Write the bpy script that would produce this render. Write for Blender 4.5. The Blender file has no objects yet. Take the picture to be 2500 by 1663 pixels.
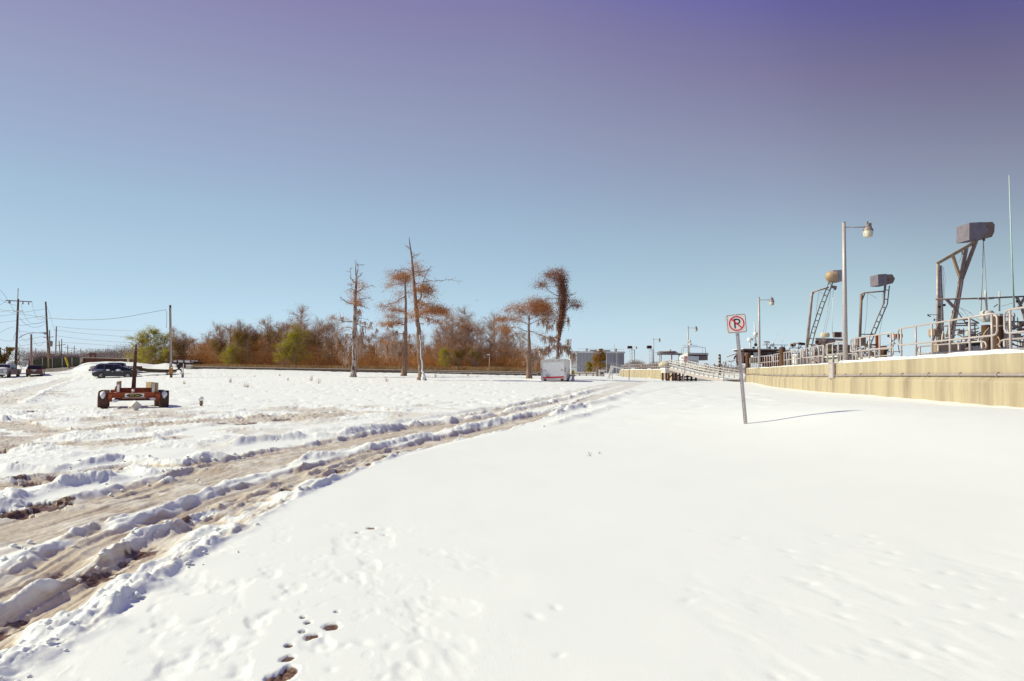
import bpy, math, random
import numpy as np
from mathutils import Vector, Matrix, Euler
R = math.radians
scene = bpy.context.scene
C = scene.collection
random.seed(7); RNG = np.random.default_rng(7)

# ------------------------------------------------------------------ camera
FP, CX, CY, EYE = 1667.0, 1250.0, 831.5, 1.5      # focal length in photo pixels, image centre, eye height
PITCH, ROLL = math.atan(71.5 / FP), R(0.6)
_fw = Vector((0, math.cos(PITCH), math.sin(PITCH)))
_u0 = Vector((0, -math.sin(PITCH), math.cos(PITCH))); _r0 = Vector((1, 0, 0))
_rt = _r0 * math.cos(ROLL) + _u0 * math.sin(ROLL)
_up = _u0 * math.cos(ROLL) - _r0 * math.sin(ROLL)
CAM = Vector((0, 0, EYE))
cd = bpy.data.cameras.new('camera'); cam = bpy.data.objects.new('camera', cd); C.objects.link(cam)
cd.sensor_width = 36; cd.lens = FP / 2500 * 36; cd.clip_start = 0.1; cd.clip_end = 6000
cam.matrix_world = Matrix.Translation(CAM) @ Matrix((_rt, _up, -_fw)).transposed().to_4x4()
scene.camera = cam

# ------------------------------------------------------------------ light
SUN_EL, SUN_AZ = R(40), R(-84)                     # azimuth from +Y (ahead) towards +X; the sun stands to the left, a little ahead
sund = Vector((math.sin(SUN_AZ) * math.cos(SUN_EL), math.cos(SUN_AZ) * math.cos(SUN_EL), math.sin(SUN_EL)))
ld = bpy.data.lights.new('sun', 'SUN'); sun = bpy.data.objects.new('sun', ld); C.objects.link(sun)
ld.energy = 4.35; ld.angle = R(0.55); ld.color = (1.0, 0.985, 0.70)
sun.rotation_euler = sund.to_track_quat('Z', 'Y').to_euler()
w = bpy.data.worlds.new('World'); scene.world = w; w.use_nodes = True
wn = w.node_tree; wn.nodes.clear()
def wnode(t, **k):
    n = wn.nodes.new(t)
    for a, v in k.items(): setattr(n, a, v)
    return n
wo = wnode('ShaderNodeOutputWorld'); bg = wnode('ShaderNodeBackground')
sky = wnode('ShaderNodeTexSky', sky_type='NISHITA', sun_disc=False, sun_elevation=SUN_EL, sun_rotation=SUN_AZ,
            air_density=1.0, dust_density=0.0, ozone_density=1.0, altitude=0)
tc = wnode('ShaderNodeTexCoord'); sp = wnode('ShaderNodeSeparateXYZ')
wn.links.new(tc.outputs['Generated'], sp.inputs[0])
def wmath(op, a, b, clamp=False):
    n = wnode('ShaderNodeMath', operation=op, use_clamp=clamp)
    if op == 'MULTIPLY_ADD': n.inputs[2].default_value = .5
    for i, v in enumerate((a, b)):
        if isinstance(v, (int, float)): n.inputs[i].default_value = v
        else: wn.links.new(v, n.inputs[i])
    return n.outputs[0]
def wramp(src, stops):
    r = wnode('ShaderNodeValToRGB'); wn.links.new(src, r.inputs[0]); e = r.color_ramp.elements
    e[0].position, e[1].position = stops[0][0], stops[-1][0]; e[0].color = (*stops[0][1], 1); e[1].color = (*stops[-1][1], 1)
    for p_, c_ in stops[1:-1]: k = e.new(p_); k.color = (*c_, 1)
    return r.outputs[0]
# the air's colour: pale towards the horizon, violet overhead and away from the sun
s_ = wmath('MULTIPLY', sp.outputs['Z'], wmath('ADD', wmath('MULTIPLY', wmath('MAXIMUM', sp.outputs['X'], 0.0), 0.6), 1.0))
tint = wramp(s_, [(0, (0.686, 0.871, 1.437)), (0.025, (0.736, 0.909, 1.406)), (0.065, (0.896, 0.997, 1.241)), (0.11, (1.039, 1.06, 1.113)), (0.17, (1.201, 1.144, 1.087)), (0.22, (1.312, 1.191, 1.083)), (0.28, (1.44, 1.159, 1.061)), (0.35, (1.587, 1.122, 1.029)), (0.41, (1.608, 1.044, 1.008)), (0.46, (1.61, 0.943, 1.0)), (0.5, (1.507, 0.88, 1.034)), (0.545, (1.326, 0.765, 1.163)), (0.7, (1.235, 0.715, 1.196)), (1, (1.196, 0.715, 1.196))])
xr_ = wmath('MULTIPLY', wmath('MULTIPLY', wmath('MAXIMUM', sp.outputs['X'], 0.0), sp.outputs['Z']), 1.6)
t_ = wmath('ADD', wmath('MULTIPLY', sp.outputs['X'], .65), xr_)
azi = wramp(wmath('MULTIPLY', wmath('ADD', t_, 1.0), .4), [(v_, (g_,) * 3) for v_, g_ in [(0, .80), (.249, .81), (.314, .92), (.36, .975), (.40, 1.0), (.45, .985), (.504, .95), (.544, .91), (.568, .86), (.588, .80), (.626, .72), (.662, .65), (.72, .62), (1, .6)]])
mul = wnode('ShaderNodeMixRGB', blend_type='MULTIPLY'); mul.inputs[0].default_value = 1.0
mu2 = wnode('ShaderNodeMixRGB', blend_type='MULTIPLY'); mu2.inputs[0].default_value = 1.0
wn.links.new(sky.outputs[0], mul.inputs[1]); wn.links.new(tint, mul.inputs[2])
wn.links.new(mul.outputs[0], mu2.inputs[1]); wn.links.new(azi, mu2.inputs[2])
wn.links.new(mu2.outputs[0], bg.inputs[0]); bg.inputs[1].default_value = 0.110
wn.links.new(bg.outputs[0], wo.inputs[0])
vs = scene.view_settings; vs.view_transform = 'Standard'; vs.look = 'None'; vs.gamma = 1; vs.use_curve_mapping = False
vs.exposure = 0.0
scene.cycles.max_bounces = 6; scene.cycles.diffuse_bounces = 4; scene.cycles.transparent_max_bounces = 8
scene.cycles.use_denoising = True

# ------------------------------------------------------------------ pixel -> place helpers
def at(px, py, D):
    """the point at forward distance D that the photo shows at (px, py)"""
    return CAM + (_fw + _rt * ((px - CX) / FP) - _up * ((py - CY) / FP)) * D
def hor(px): return 903 + (px - 1250) * math.tan(ROLL)

# terrain: a thin-plate surface through points read off the photograph
_ctl = [(-2, 2.5, 0), (2, 2.5, 0), (0, 0, 0), (0, 5, 0), (-3.5, 6, 0), (-7, 9, 0), (3, 8, .03), (-2, 12, 0), (6, 9, .1), (9, 6, .25), (-14, 16, 0)]
for px, py, D in [(1820,1033,16.2),(2500,995,20),(2097,963,32.9),(2039,960,36.8),(1963,953,45.2),(1874,942,63.4),(1821,938,76.7),
                  (1870,1029.5,16.1),(1960,1008,16.3),(2113,992,16.5),(2330,985,22),(2650,1003,17.5),(310,994,26),(280,921,83),(20,921,90),(418,922,80),(121,907,105),(865,921,70),(1028,929,60),(985,918,75),
                  (1293,924,68),(1355,931,60),(480,902,95),(850,909,95),(1140,914,95),(1620,925,105),(1520,920,140),(1670,931,74),(1780,931,74)]:
    p = at(px, py, D); _ctl.append((p.x, p.y, p.z))
_ctl += [(-150, 150, .8), (0, 170, 1.0), (60, 200, .6), (-60, 160, 1.0), (-90, 60, 0), (-40, 20, 0), (-30, -30, 0), (30, -30, .5), (25, 10, .9)]
_P = np.array(_ctl); _S = 30.0
def _U(r2): return np.where(r2 > 1e-12, r2 * np.log(np.maximum(r2, 1e-12)), 0)
_n = len(_P); _d2 = ((_P[:, None, :2] - _P[None, :, :2]) ** 2).sum(-1) / _S ** 2
_A = np.zeros((_n + 3, _n + 3)); _A[:_n, :_n] = _U(_d2) + np.eye(_n) * 0.002
_A[:_n, _n] = 1; _A[:_n, _n + 1:] = _P[:, :2] / _S; _A[_n, :_n] = 1; _A[_n + 1:, :_n] = _P[:, :2].T / _S
_wt = np.linalg.solve(_A, np.concatenate([_P[:, 2], [0, 0, 0]]))
# right-hand flood wall: its line in plan, and where the ground falls to the water behind it
WY = np.array([-60, 0, 20, 32.9, 36.8, 45.2, 63.4, 76.7, 80, 84, 95, 155, 300, 900.])
WX = np.array([11, 13.3, 15.0, 16.7, 17.4, 19.3, 23.7, 26.3, 26.9, 22.3, 22.2, 24.2, 60, 200.])
def wall_x(y): return np.interp(y, WY, WX)
def gz_np(X, Y):
    X = np.asarray(X, float); Y = np.asarray(Y, float)
    z = _wt[_n] + _wt[_n + 1] * X / _S + _wt[_n + 2] * Y / _S
    for i in range(_n):
        z = z + _wt[i] * _U(((X - _P[i, 0]) ** 2 + (Y - _P[i, 1]) ** 2) / _S ** 2)
    far = np.clip((Y - 150) / 60, 0, 1); z = z * (1 - far) + 0.9 * far
    z = np.clip(z, -0.6, 1.25)
    beyond = np.clip((X - wall_x(Y) - 0.5) / 0.3, 0, 1)
    return z - beyond * 3.2
def gz(x, y): return float(gz_np(x, y))
def ground_px(px, py):
    """where the ray through a photo pixel meets the ground"""
    D = 5.0
    for _ in range(40):
        d = (at(px, py, 1) - CAM); s = (gz(CAM.x + d.x * D, CAM.y + d.y * D) - EYE) / d.z
        s = min(max(s, 1.5), 170); D = D * .4 + s * .6
    p = CAM + d * D
    return p
def foot(px, D, dy=0):
    p = at(px, hor(px), D); return Vector((p.x, p.y, gz(p.x, p.y) + dy))

# ------------------------------------------------------------------ numpy noise
def vnoise(x, y, seed=0):
    xi = np.floor(x).astype(np.int64); yi = np.floor(y).astype(np.int64); fx = x - xi; fy = y - yi
    def h(a, b):
        n = (a * 374761393 + b * 668265263 + seed * 1442695041) & 0xffffffff
        n = ((n ^ (n >> 13)) * 1274126177) & 0xffffffff
        return ((n ^ (n >> 16)) & 0xffff) / 65535.0
    u = fx * fx * fx * (fx * (fx * 6 - 15) + 10); v = fy * fy * fy * (fy * (fy * 6 - 15) + 10)
    return (h(xi, yi) * (1 - u) + h(xi + 1, yi) * u) * (1 - v) + (h(xi, yi + 1) * (1 - u) + h(xi + 1, yi + 1) * u) * v
def fbm(x, y, o=4, seed=0, g=.5):
    s = 0; a = 1; t = 0
    for i in range(o):
        s = s + a * vnoise(x * 2 ** i + 17.3 * i, y * 2 ** i - 9.1 * i, seed + i); t += a; a *= g
    return s / t
def sstep(a, b, x):
    t = np.clip((x - a) / (b - a), 0, 1); return t * t * (3 - 2 * t)

# ------------------------------------------------------------------ materials
def pm(name, col, rough=.6, metal=0., var=.15, scale=4., bump=0., bscale=30., col2=None, c2scale=2., c2lo=.55, c2hi=.7, stretch=None, spec=.4):
    m = bpy.data.materials.new(name); m.use_nodes = True; nt = m.node_tree; N = nt.nodes; L = nt.links
    b = N['Principled BSDF']; b.inputs['Roughness'].default_value = rough; b.inputs['Metallic'].default_value = metal
    b.inputs['Specular IOR Level'].default_value = spec
    g = N.new('ShaderNodeNewGeometry'); mp = N.new('ShaderNodeMapping'); L.new(g.outputs['Position'], mp.inputs[0])
    if stretch: mp.inputs['Scale'].default_value = stretch
    nz = N.new('ShaderNodeTexNoise'); nz.inputs['Scale'].default_value = scale; nz.inputs['Detail'].default_value = 6
    L.new(mp.outputs[0], nz.inputs['Vector'])
    mr = N.new('ShaderNodeMapRange'); mr.inputs[1].default_value = .3; mr.inputs[2].default_value = .7
    mr.inputs[3].default_value = 1 - var; mr.inputs[4].default_value = 1 + var
    L.new(nz.outputs['Fac'], mr.inputs[0])
    hs = N.new('ShaderNodeHueSaturation'); hs.inputs['Color'].default_value = (*col, 1); L.new(mr.outputs[0], hs.inputs['Value'])
    out = hs.outputs[0]
    if col2:
        n2 = N.new('ShaderNodeTexNoise'); n2.inputs['Scale'].default_value = c2scale; n2.inputs['Detail'].default_value = 8; n2.inputs['Roughness'].default_value = .65
        L.new(mp.outputs[0], n2.inputs['Vector'])
        m2 = N.new('ShaderNodeMapRange'); m2.inputs[1].default_value = c2lo; m2.inputs[2].default_value = c2hi; L.new(n2.outputs['Fac'], m2.inputs[0])
        mx = N.new('ShaderNodeMixRGB'); L.new(m2.outputs[0], mx.inputs[0]); L.new(out, mx.inputs[1]); mx.inputs[2].default_value = (*col2, 1); out = mx.outputs[0]
    L.new(out, b.inputs['Base Color'])
    if bump:
        nb = N.new('ShaderNodeTexNoise'); nb.inputs['Scale'].default_value = bscale; nb.inputs['Detail'].default_value = 5; L.new(mp.outputs[0], nb.inputs['Vector'])
        bp = N.new('ShaderNodeBump'); bp.inputs['Strength'].default_value = bump; bp.inputs['Distance'].default_value = .02
        L.new(nb.outputs['Fac'], bp.inputs['Height']); L.new(bp.outputs[0], b.inputs['Normal'])
    return m
M = {}
def leafmat(name, cols, scale=6., trans=.35):
    m = bpy.data.materials.new(name); m.use_nodes = True; nt = m.node_tree; N = nt.nodes; L = nt.links
    N.remove(N['Principled BSDF']); o = N['Material Output']
    g = N.new('ShaderNodeNewGeometry'); nz = N.new('ShaderNodeTexNoise'); nz.inputs['Scale'].default_value = .45; nz.inputs['Detail'].default_value = 3
    L.new(g.outputs['Position'], nz.inputs['Vector'])
    ad = N.new('ShaderNodeMath'); ad.operation = 'MULTIPLY_ADD'; ad.inputs[1].default_value = .45; ad.inputs[2].default_value = 0
    L.new(g.outputs['Random Per Island'], ad.inputs[0])
    a2 = N.new('ShaderNodeMath'); a2.operation = 'ADD'; L.new(ad.outputs[0], a2.inputs[0])
    mr = N.new('ShaderNodeMapRange'); mr.inputs[1].default_value = .3; mr.inputs[2].default_value = .7; mr.inputs[3].default_value = 0; mr.inputs[4].default_value = .55
    L.new(nz.outputs['Fac'], mr.inputs[0]); L.new(mr.outputs[0], a2.inputs[1])
    r = N.new('ShaderNodeValToRGB'); L.new(a2.outputs[0], r.inputs[0])
    r.color_ramp.elements[0].color = (*cols[0], 1); r.color_ramp.elements[1].color = (*cols[-1], 1)
    for i, c in enumerate(cols[1:-1]):
        e = r.color_ramp.elements.new((i + 1) / (len(cols) - 1)); e.color = (*c, 1)
    d = N.new('ShaderNodeBsdfDiffuse'); t = N.new('ShaderNodeBsdfTranslucent'); mx = N.new('ShaderNodeMixShader'); mx.inputs[0].default_value = trans
    L.new(r.outputs[0], d.inputs[0]); L.new(r.outputs[0], t.inputs[0]); L.new(d.outputs[0], mx.inputs[1]); L.new(t.outputs[0], mx.inputs[2])
    L.new(mx.outputs[0], o.inputs[0]); return m

# ------------------------------------------------------------------ mesh builder
class MB:
    def __init__(s): s.V = []; s.L = []; s.S = []; s.n = 0; s.mi = []
    def add(s, v, faces):
        v = np.asarray(v, float).reshape(-1, 3)
        for f in faces: s.L.append(np.asarray(f, np.int64) + s.n); s.S.append(np.array([len(f)]))
        s.V.append(v); s.n += len(v); return s
    def addnp(s, v, F):
        v = np.asarray(v, float); F = np.asarray(F, np.int64)
        s.V.append(v); s.L.append((F + s.n).ravel()); s.S.append(np.full(len(F), F.shape[1])); s.n += len(v); return s
    def box(s, c, d, rot=None, taper=1.0):
        c = Vector(c); hx, hy, hz = d[0] / 2, d[1] / 2, d[2] / 2
        v = [Vector((x * hx * (taper if z > 0 else 1), y * hy * (taper if z > 0 else 1), z * hz)) for z in (-1, 1) for x, y in ((-1, -1), (1, -1), (1, 1), (-1, 1))]
        if rot is not None: v = [rot @ p for p in v]
        return s.add([p + c for p in v], [(3, 2, 1, 0), (4, 5, 6, 7), (0, 1, 5, 4), (1, 2, 6, 5), (2, 3, 7, 6), (3, 0, 4, 7)])
    def bar(s, a, b, wd, ht=None):
        """box beam from a to b"""
        a = Vector(a); b = Vector(b); d = b - a; q = d.to_track_quat('Y', 'Z').to_matrix()
        return s.box((a + b) / 2, (wd, d.length, ht or wd), q)
    def tube(s, pts, r, n=6, cap=True):
        pts = [Vector(p) for p in pts]; rs = r if hasattr(r, '__len__') else [r] * len(pts)
        V = []; k = len(pts); prev = None
        for i, p in enumerate(pts):
            t = (pts[min(i + 1, k - 1)] - pts[max(i - 1, 0)]).normalized()
            if prev is None:
                ref = Vector((0, 0, 1)) if abs(t.z) < .9 else Vector((1, 0, 0)); u = t.cross(ref).normalized()
            else: u = (prev - t * prev.dot(t)).normalized()
            prev = u; v = t.cross(u)
            for j in range(n):
                a = 2 * math.pi * j / n; V.append(p + (u * math.cos(a) + v * math.sin(a)) * rs[i])
        F = [(i * n + j, i * n + (j + 1) % n, (i + 1) * n + (j + 1) % n, (i + 1) * n + j) for i in range(k - 1) for j in range(n)]
        if cap: F += [tuple(range(n - 1, -1, -1)), tuple(range((k - 1) * n, k * n))]
        return s.add(V, F)
    def lathe(s, prof, c=(0, 0, 0), n=12, axis=None):
        """prof: (radius, height) list; axis: matrix"""
        V = []; c = Vector(c)
        for r, z in prof:
            for j in range(n):
                a = 2 * math.pi * j / n; p = Vector((r * math.cos(a), r * math.sin(a), z)); V.append((axis @ p if axis is not None else p) + c)
        k = len(prof)
        F = [(i * n + j, i * n + (j + 1) % n, (i + 1) * n + (j + 1) % n, (i + 1) * n + j) for i in range(k - 1) for j in range(n)]
        F += [tuple(range(n - 1, -1, -1)), tuple(range((k - 1) * n, k * n))]
        return s.add(V, F)
    def prism(s, poly, a, b, ax='y'):
        """2-D polygon extruded along an axis from a to b: ax y -> poly is (x, z); x -> (y, z); z -> (x, y)"""
        f = {'y': lambda p, t: (p[0], t, p[1]), 'x': lambda p, t: (t, p[0], p[1]), 'z': lambda p, t: (p[0], p[1], t)}[ax]
        n = len(poly); V = [f(p, a) for p in poly] + [f(p, b) for p in poly]
        return s.add(V, [tuple(range(n))[::-1], tuple(range(n, 2 * n))] + [(i, (i + 1) % n, n + (i + 1) % n, n + i) for i in range(n)])
    def quad(s, a, b, c, d): return s.add([a, b, c, d], [(0, 1, 2, 3)])
    def ball(s, c, r, n=10, m=6, sc=(1, 1, 1), jit=0):
        V = []; c = Vector(c)
        for i in range(m + 1):
            th = math.pi * i / m
            for j in range(n):
                a = 2 * math.pi * j / n; k = 1 + (random.uniform(-jit, jit) if jit else 0)
                V.append(c + Vector((math.sin(th) * math.cos(a) * sc[0], math.sin(th) * math.sin(a) * sc[1], math.cos(th) * sc[2])) * r * k)
        return s.add(V, [(i * n + j, (i + 1) * n + j, (i + 1) * n + (j + 1) % n, i * n + (j + 1) % n) for i in range(m) for j in range(n)])
    def mesh(s, name, smooth=False):
        me = bpy.data.meshes.new(name)
        if not s.n: return me
        V = np.concatenate([np.asarray(v, float).reshape(-1, 3) for v in s.V]).astype(np.float32); Lp = np.concatenate(s.L).astype(np.int32); S = np.concatenate(s.S).astype(np.int32)
        me.vertices.add(len(V)); me.vertices.foreach_set('co', V.ravel())
        me.loops.add(len(Lp)); me.loops.foreach_set('vertex_index', Lp)
        me.polygons.add(len(S)); me.polygons.foreach_set('loop_start', np.concatenate([[0], np.cumsum(S)[:-1]]).astype(np.int32))
        me.polygons.foreach_set('loop_total', S)
        me.update(calc_edges=True); me.validate()
        me.polygons.foreach_set('use_smooth', np.full(len(me.polygons), bool(smooth)))
        return me
    def build(s, name, mat, parent=None, smooth=False, world=False, label=None, kind=None):
        if world and parent is not None:
            inv = np.array(parent_matrix(parent).inverted())
            s.V = [np.asarray(v, float).reshape(-1, 3) @ inv[:3, :3].T + inv[:3, 3] for v in s.V]
        me = s.mesh(name, smooth); me.materials.append(M[mat] if isinstance(mat, str) else mat)
        if smooth == 'auto':
            try: me.set_sharp_from_angle(angle=R(40))
            except Exception: pass
        o = bpy.data.objects.new(name, me); C.objects.link(o); o.parent = parent
        if label: o['label'] = label
        if kind: o['kind'] = kind
        return o
def parent_matrix(o):
    m = o.matrix_basis.copy()
    while o.parent is not None: o = o.parent; m = o.matrix_basis @ m
    return m
def thing(name, label, cat, loc=(0, 0, 0), rot=(0, 0, 0), group=None):
    o = bpy.data.objects.new(name, None); C.objects.link(o); o.location = loc; o.rotation_euler = rot
    o.empty_display_size = .2
    return tag(o, label, cat, group)
def tag(o, label, cat, group=None):
    o['label'] = label; o['category'] = cat
    if group: o['group'] = group
    return o
def copy_tree(o, parent=None):
    c = o.copy(); C.objects.link(c)
    if parent is not None: c.parent = parent
    for ch in list(o.children): copy_tree(ch, c)
    return c
# ================================================================== materials
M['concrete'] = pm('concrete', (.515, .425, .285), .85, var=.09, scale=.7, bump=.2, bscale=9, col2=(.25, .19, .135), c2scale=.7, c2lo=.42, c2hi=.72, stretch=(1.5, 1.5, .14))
M['concrete_shade'] = pm('shaded_concrete', (.17, .115, .09), .9, var=.25, scale=1.5, bump=.2, stretch=(2, 2, .3))  # shade on the low wall's face is put into this dark colour
M['cap'] = pm('pale_concrete', (.5, .43, .35), .85, var=.15, scale=2)
M['snowy'] = pm('snow', (.89, .895, .875), .55, var=.02, scale=3, bump=.25, bscale=18, spec=.25)
M['galv'] = pm('galvanized_steel', (.44, .37, .36), .45, .35, var=.12, scale=6)
M['alu'] = pm('aluminium', (.52, .45, .43), .45, .15, var=.08, scale=4)
M['steel_dark'] = pm('dark_steel', (.10, .075, .07), .5, .3, var=.2)
M['rust'] = pm('rusted_red_steel', (.36, .085, .035), .8, 0, var=.35, scale=9, bump=.3, bscale=60, col2=(.20, .05, .028), c2scale=5)
M['rust_dark'] = pm('dark_rust', (.11, .042, .03), .8, 0, var=.3, scale=8, bump=.3, bscale=60)
M['rubber'] = pm('tyre_rubber', (.11, .055, .038), .85, var=.25, scale=10, bump=.3, bscale=50)
M['wood'] = pm('weathered_timber', (.42, .29, .16), .8, var=.2, scale=6, stretch=(6, 6, .6), bump=.2)
M['pole'] = pm('utility_pole_wood', (.125, .065, .045), .85, var=.3, scale=3, stretch=(5, 5, .4), bump=.3)
M['pole_light'] = pm('pale_pole_wood', (.30, .20, .13), .85, var=.25, scale=3, stretch=(5, 5, .4), bump=.3)
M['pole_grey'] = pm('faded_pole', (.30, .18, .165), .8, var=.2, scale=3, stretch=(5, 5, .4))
M['piling'] = pm('piling_timber', (.13, .062, .03), .9, var=.45, scale=3, stretch=(8, 8, .35), bump=.5)
M['white'] = pm('white_paint', (.82, .80, .76), .4, var=.04)
M['white_dirty'] = pm('dirty_white', (.62, .58, .53), .55, var=.12, scale=3, col2=(.42, .34, .28), c2scale=3, c2lo=.6, c2hi=.8)
M['cream'] = pm('cream_gelcoat', (.72, .62, .42), .4, var=.06)
M['black'] = pm('black_paint', (.02, .015, .015), .45, var=.1)
M['red'] = pm('red_paint', (.66, .010, .02), .4, var=.06)
M['sign_red'] = pm('sign_red', (.78, .008, .015), .35, var=.03)
M['sign_white'] = pm('sign_white', (.88, .85, .81), .4, var=.03, scale=3)
M['sign_black'] = pm('sign_black', (.035, .022, .02), .4, var=.05)
M['yellow'] = pm('yellow_paint', (.62, .42, .02), .5, var=.1)
M['orange_box'] = pm('ochre_box', (.40, .17, .03), .6, var=.15)
M['glass_dark'] = pm('dark_glass', (.02, .018, .022), .08, var=.05, spec=.6)
M['car_dark'] = pm('charcoal_car_paint', (.036, .031, .038), .22, .3, var=.05, spec=.6)
M['car_blue'] = pm('slate_blue_car_paint', (.16, .155, .25), .22, .3, var=.05, spec=.6)
M['car_maroon'] = pm('maroon_car_paint', (.085, .03, .03), .25, .3, var=.05, spec=.6)
M['car_silver'] = pm('silver_truck_paint', (.42, .38, .39), .3, .4, var=.05)
M['chrome'] = pm('chrome', (.6, .57, .56), .2, .9, var=.05)
M['lens_red'] = pm('red_lens', (.35, .012, .02), .2, var=.05)
M['lens_clear'] = pm('clear_lens', (.7, .68, .62), .15, var=.05)
M['olive'] = pm('olive_drab_paint', (.085, .06, .03), .7, var=.2)
M['green_screen'] = pm('green_windscreen_fabric', (.055, .058, .035), .9, var=.2, scale=1.5)
M['shade_grey_clad'] = pm('shade_grey_cladding', (.36, .34, .36), .5, .1, var=.05, scale=.3)  # grey holds the shade on the warehouse front; the overpass shares it
M['lit_white_clad'] = pm('lit_white_cladding', (.72, .72, .68), .5, .1, var=.04, scale=.3)  # sunlight on the warehouse end wall is put into this white
M['tan_metal'] = pm('tan_painted_metal', (.46, .32, .20), .6, .1, var=.15, scale=3)
M['mauve_metal'] = pm('weathered_sheet_metal', (.30, .22, .215), .55, .2, var=.2, scale=3, col2=(.2, .12, .09), c2scale=3)
M['brown_metal'] = pm('brown_weathered_metal', (.27, .185, .15), .6, .2, var=.25, scale=4)
M['tug_brown'] = pm('dark_red_brown_paint', (.085, .03, .025), .5, var=.2)
M['rig_steel'] = pm('rig_steel', (.44, .36, .33), .5, .3, var=.2, scale=5, col2=(.27, .15, .11), c2scale=6)
M['hopper_sheet'] = pm('bluish_sheet_metal', (.27, .225, .255), .45, .35, var=.2, scale=2.5, col2=(.20, .14, .13), c2scale=2.5)
M['hopper_light'] = pm('pale_sheet_metal', (.46, .41, .45), .45, .3, var=.15, scale=2.5, col2=(.36, .27, .23), c2scale=2)
M['ladder_olive'] = pm('olive_ladder_paint', (.26, .20, .10), .6, var=.2, scale=5)
M['rope'] = pm('rope', (.55, .43, .33), .9, var=.2)
M['wire'] = pm('wire', (.10, .09, .11), .6, var=.1)
M['whip'] = pm('pale_green_fibreglass', (.50, .62, .56), .4, var=.05)
M['globe'] = pm('frosted_lamp_glass', (.78, .72, .56), .35, var=.08, scale=8, col2=(.5, .42, .3), c2scale=9, c2lo=.6, c2hi=.8)
M['lamp_head'] = pm('lamp_housing', (.34, .27, .25), .5, .2, var=.2, scale=10)
M['hose'] = pm('grey_hose', (.20, .20, .24), .6, var=.1)
M['bark'] = pm('cypress_bark', (.30, .19, .14), .9, var=.35, scale=4, stretch=(4, 4, .5), bump=.5, bscale=14, col2=(.13, .065, .045), c2scale=2.2, c2lo=.45, c2hi=.65)
M['bark_pale'] = pm('pale_peeling_bark', (.44, .36, .33), .9, var=.3, scale=3, stretch=(3, 3, .8), bump=.5, bscale=12, col2=(.09, .05, .04), c2scale=2.0, c2lo=.5, c2hi=.56)
M['twig'] = leafmat('bare_twigs', [(.32, .20, .145), (.46, .315, .245), (.58, .44, .36)], trans=.0)
M['leaf_rust'] = leafmat('rust_needles', [(.28, .115, .055), (.43, .20, .085), (.58, .31, .15)], trans=.45)
M['leaf_vine'] = leafmat('dry_dark_vine', [(.19, .08, .055), (.28, .125, .085), (.40, .20, .14)])
M['leaf_brown'] = leafmat('dead_brown_leaves', [(.33, .14, .05), (.48, .235, .09), (.60, .36, .16)], trans=.5)
M['leaf_olive'] = leafmat('olive_brown_leaves', [(.22, .125, .025), (.34, .22, .035), (.44, .34, .07)], trans=.5)
M['leaf_yellow'] = leafmat('yellow_green_leaves', [(.28, .24, .015), (.42, .37, .025), (.55, .48, .07)], trans=.5)
M['leaf_green'] = leafmat('dark_green_leaves', [(.035, .035, .008), (.06, .065, .012), (.12, .10, .03)])
M['moss'] = leafmat('spanish_moss', [(.30, .185, .135), (.44, .305, .235), (.58, .44, .35)], trans=.3)
M['reed'] = leafmat('dry_reeds', [(.24, .13, .06), (.38, .24, .12), (.52, .36, .20)], trans=.3)
M['far_wood'] = leafmat('far_bare_wood', [(.20, .13, .125), (.27, .185, .175), (.34, .245, .23)], trans=.1)
M['water'] = pm('harbour_water', (.06, .07, .075), .12, var=.05, bump=.2, bscale=2)

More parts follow.
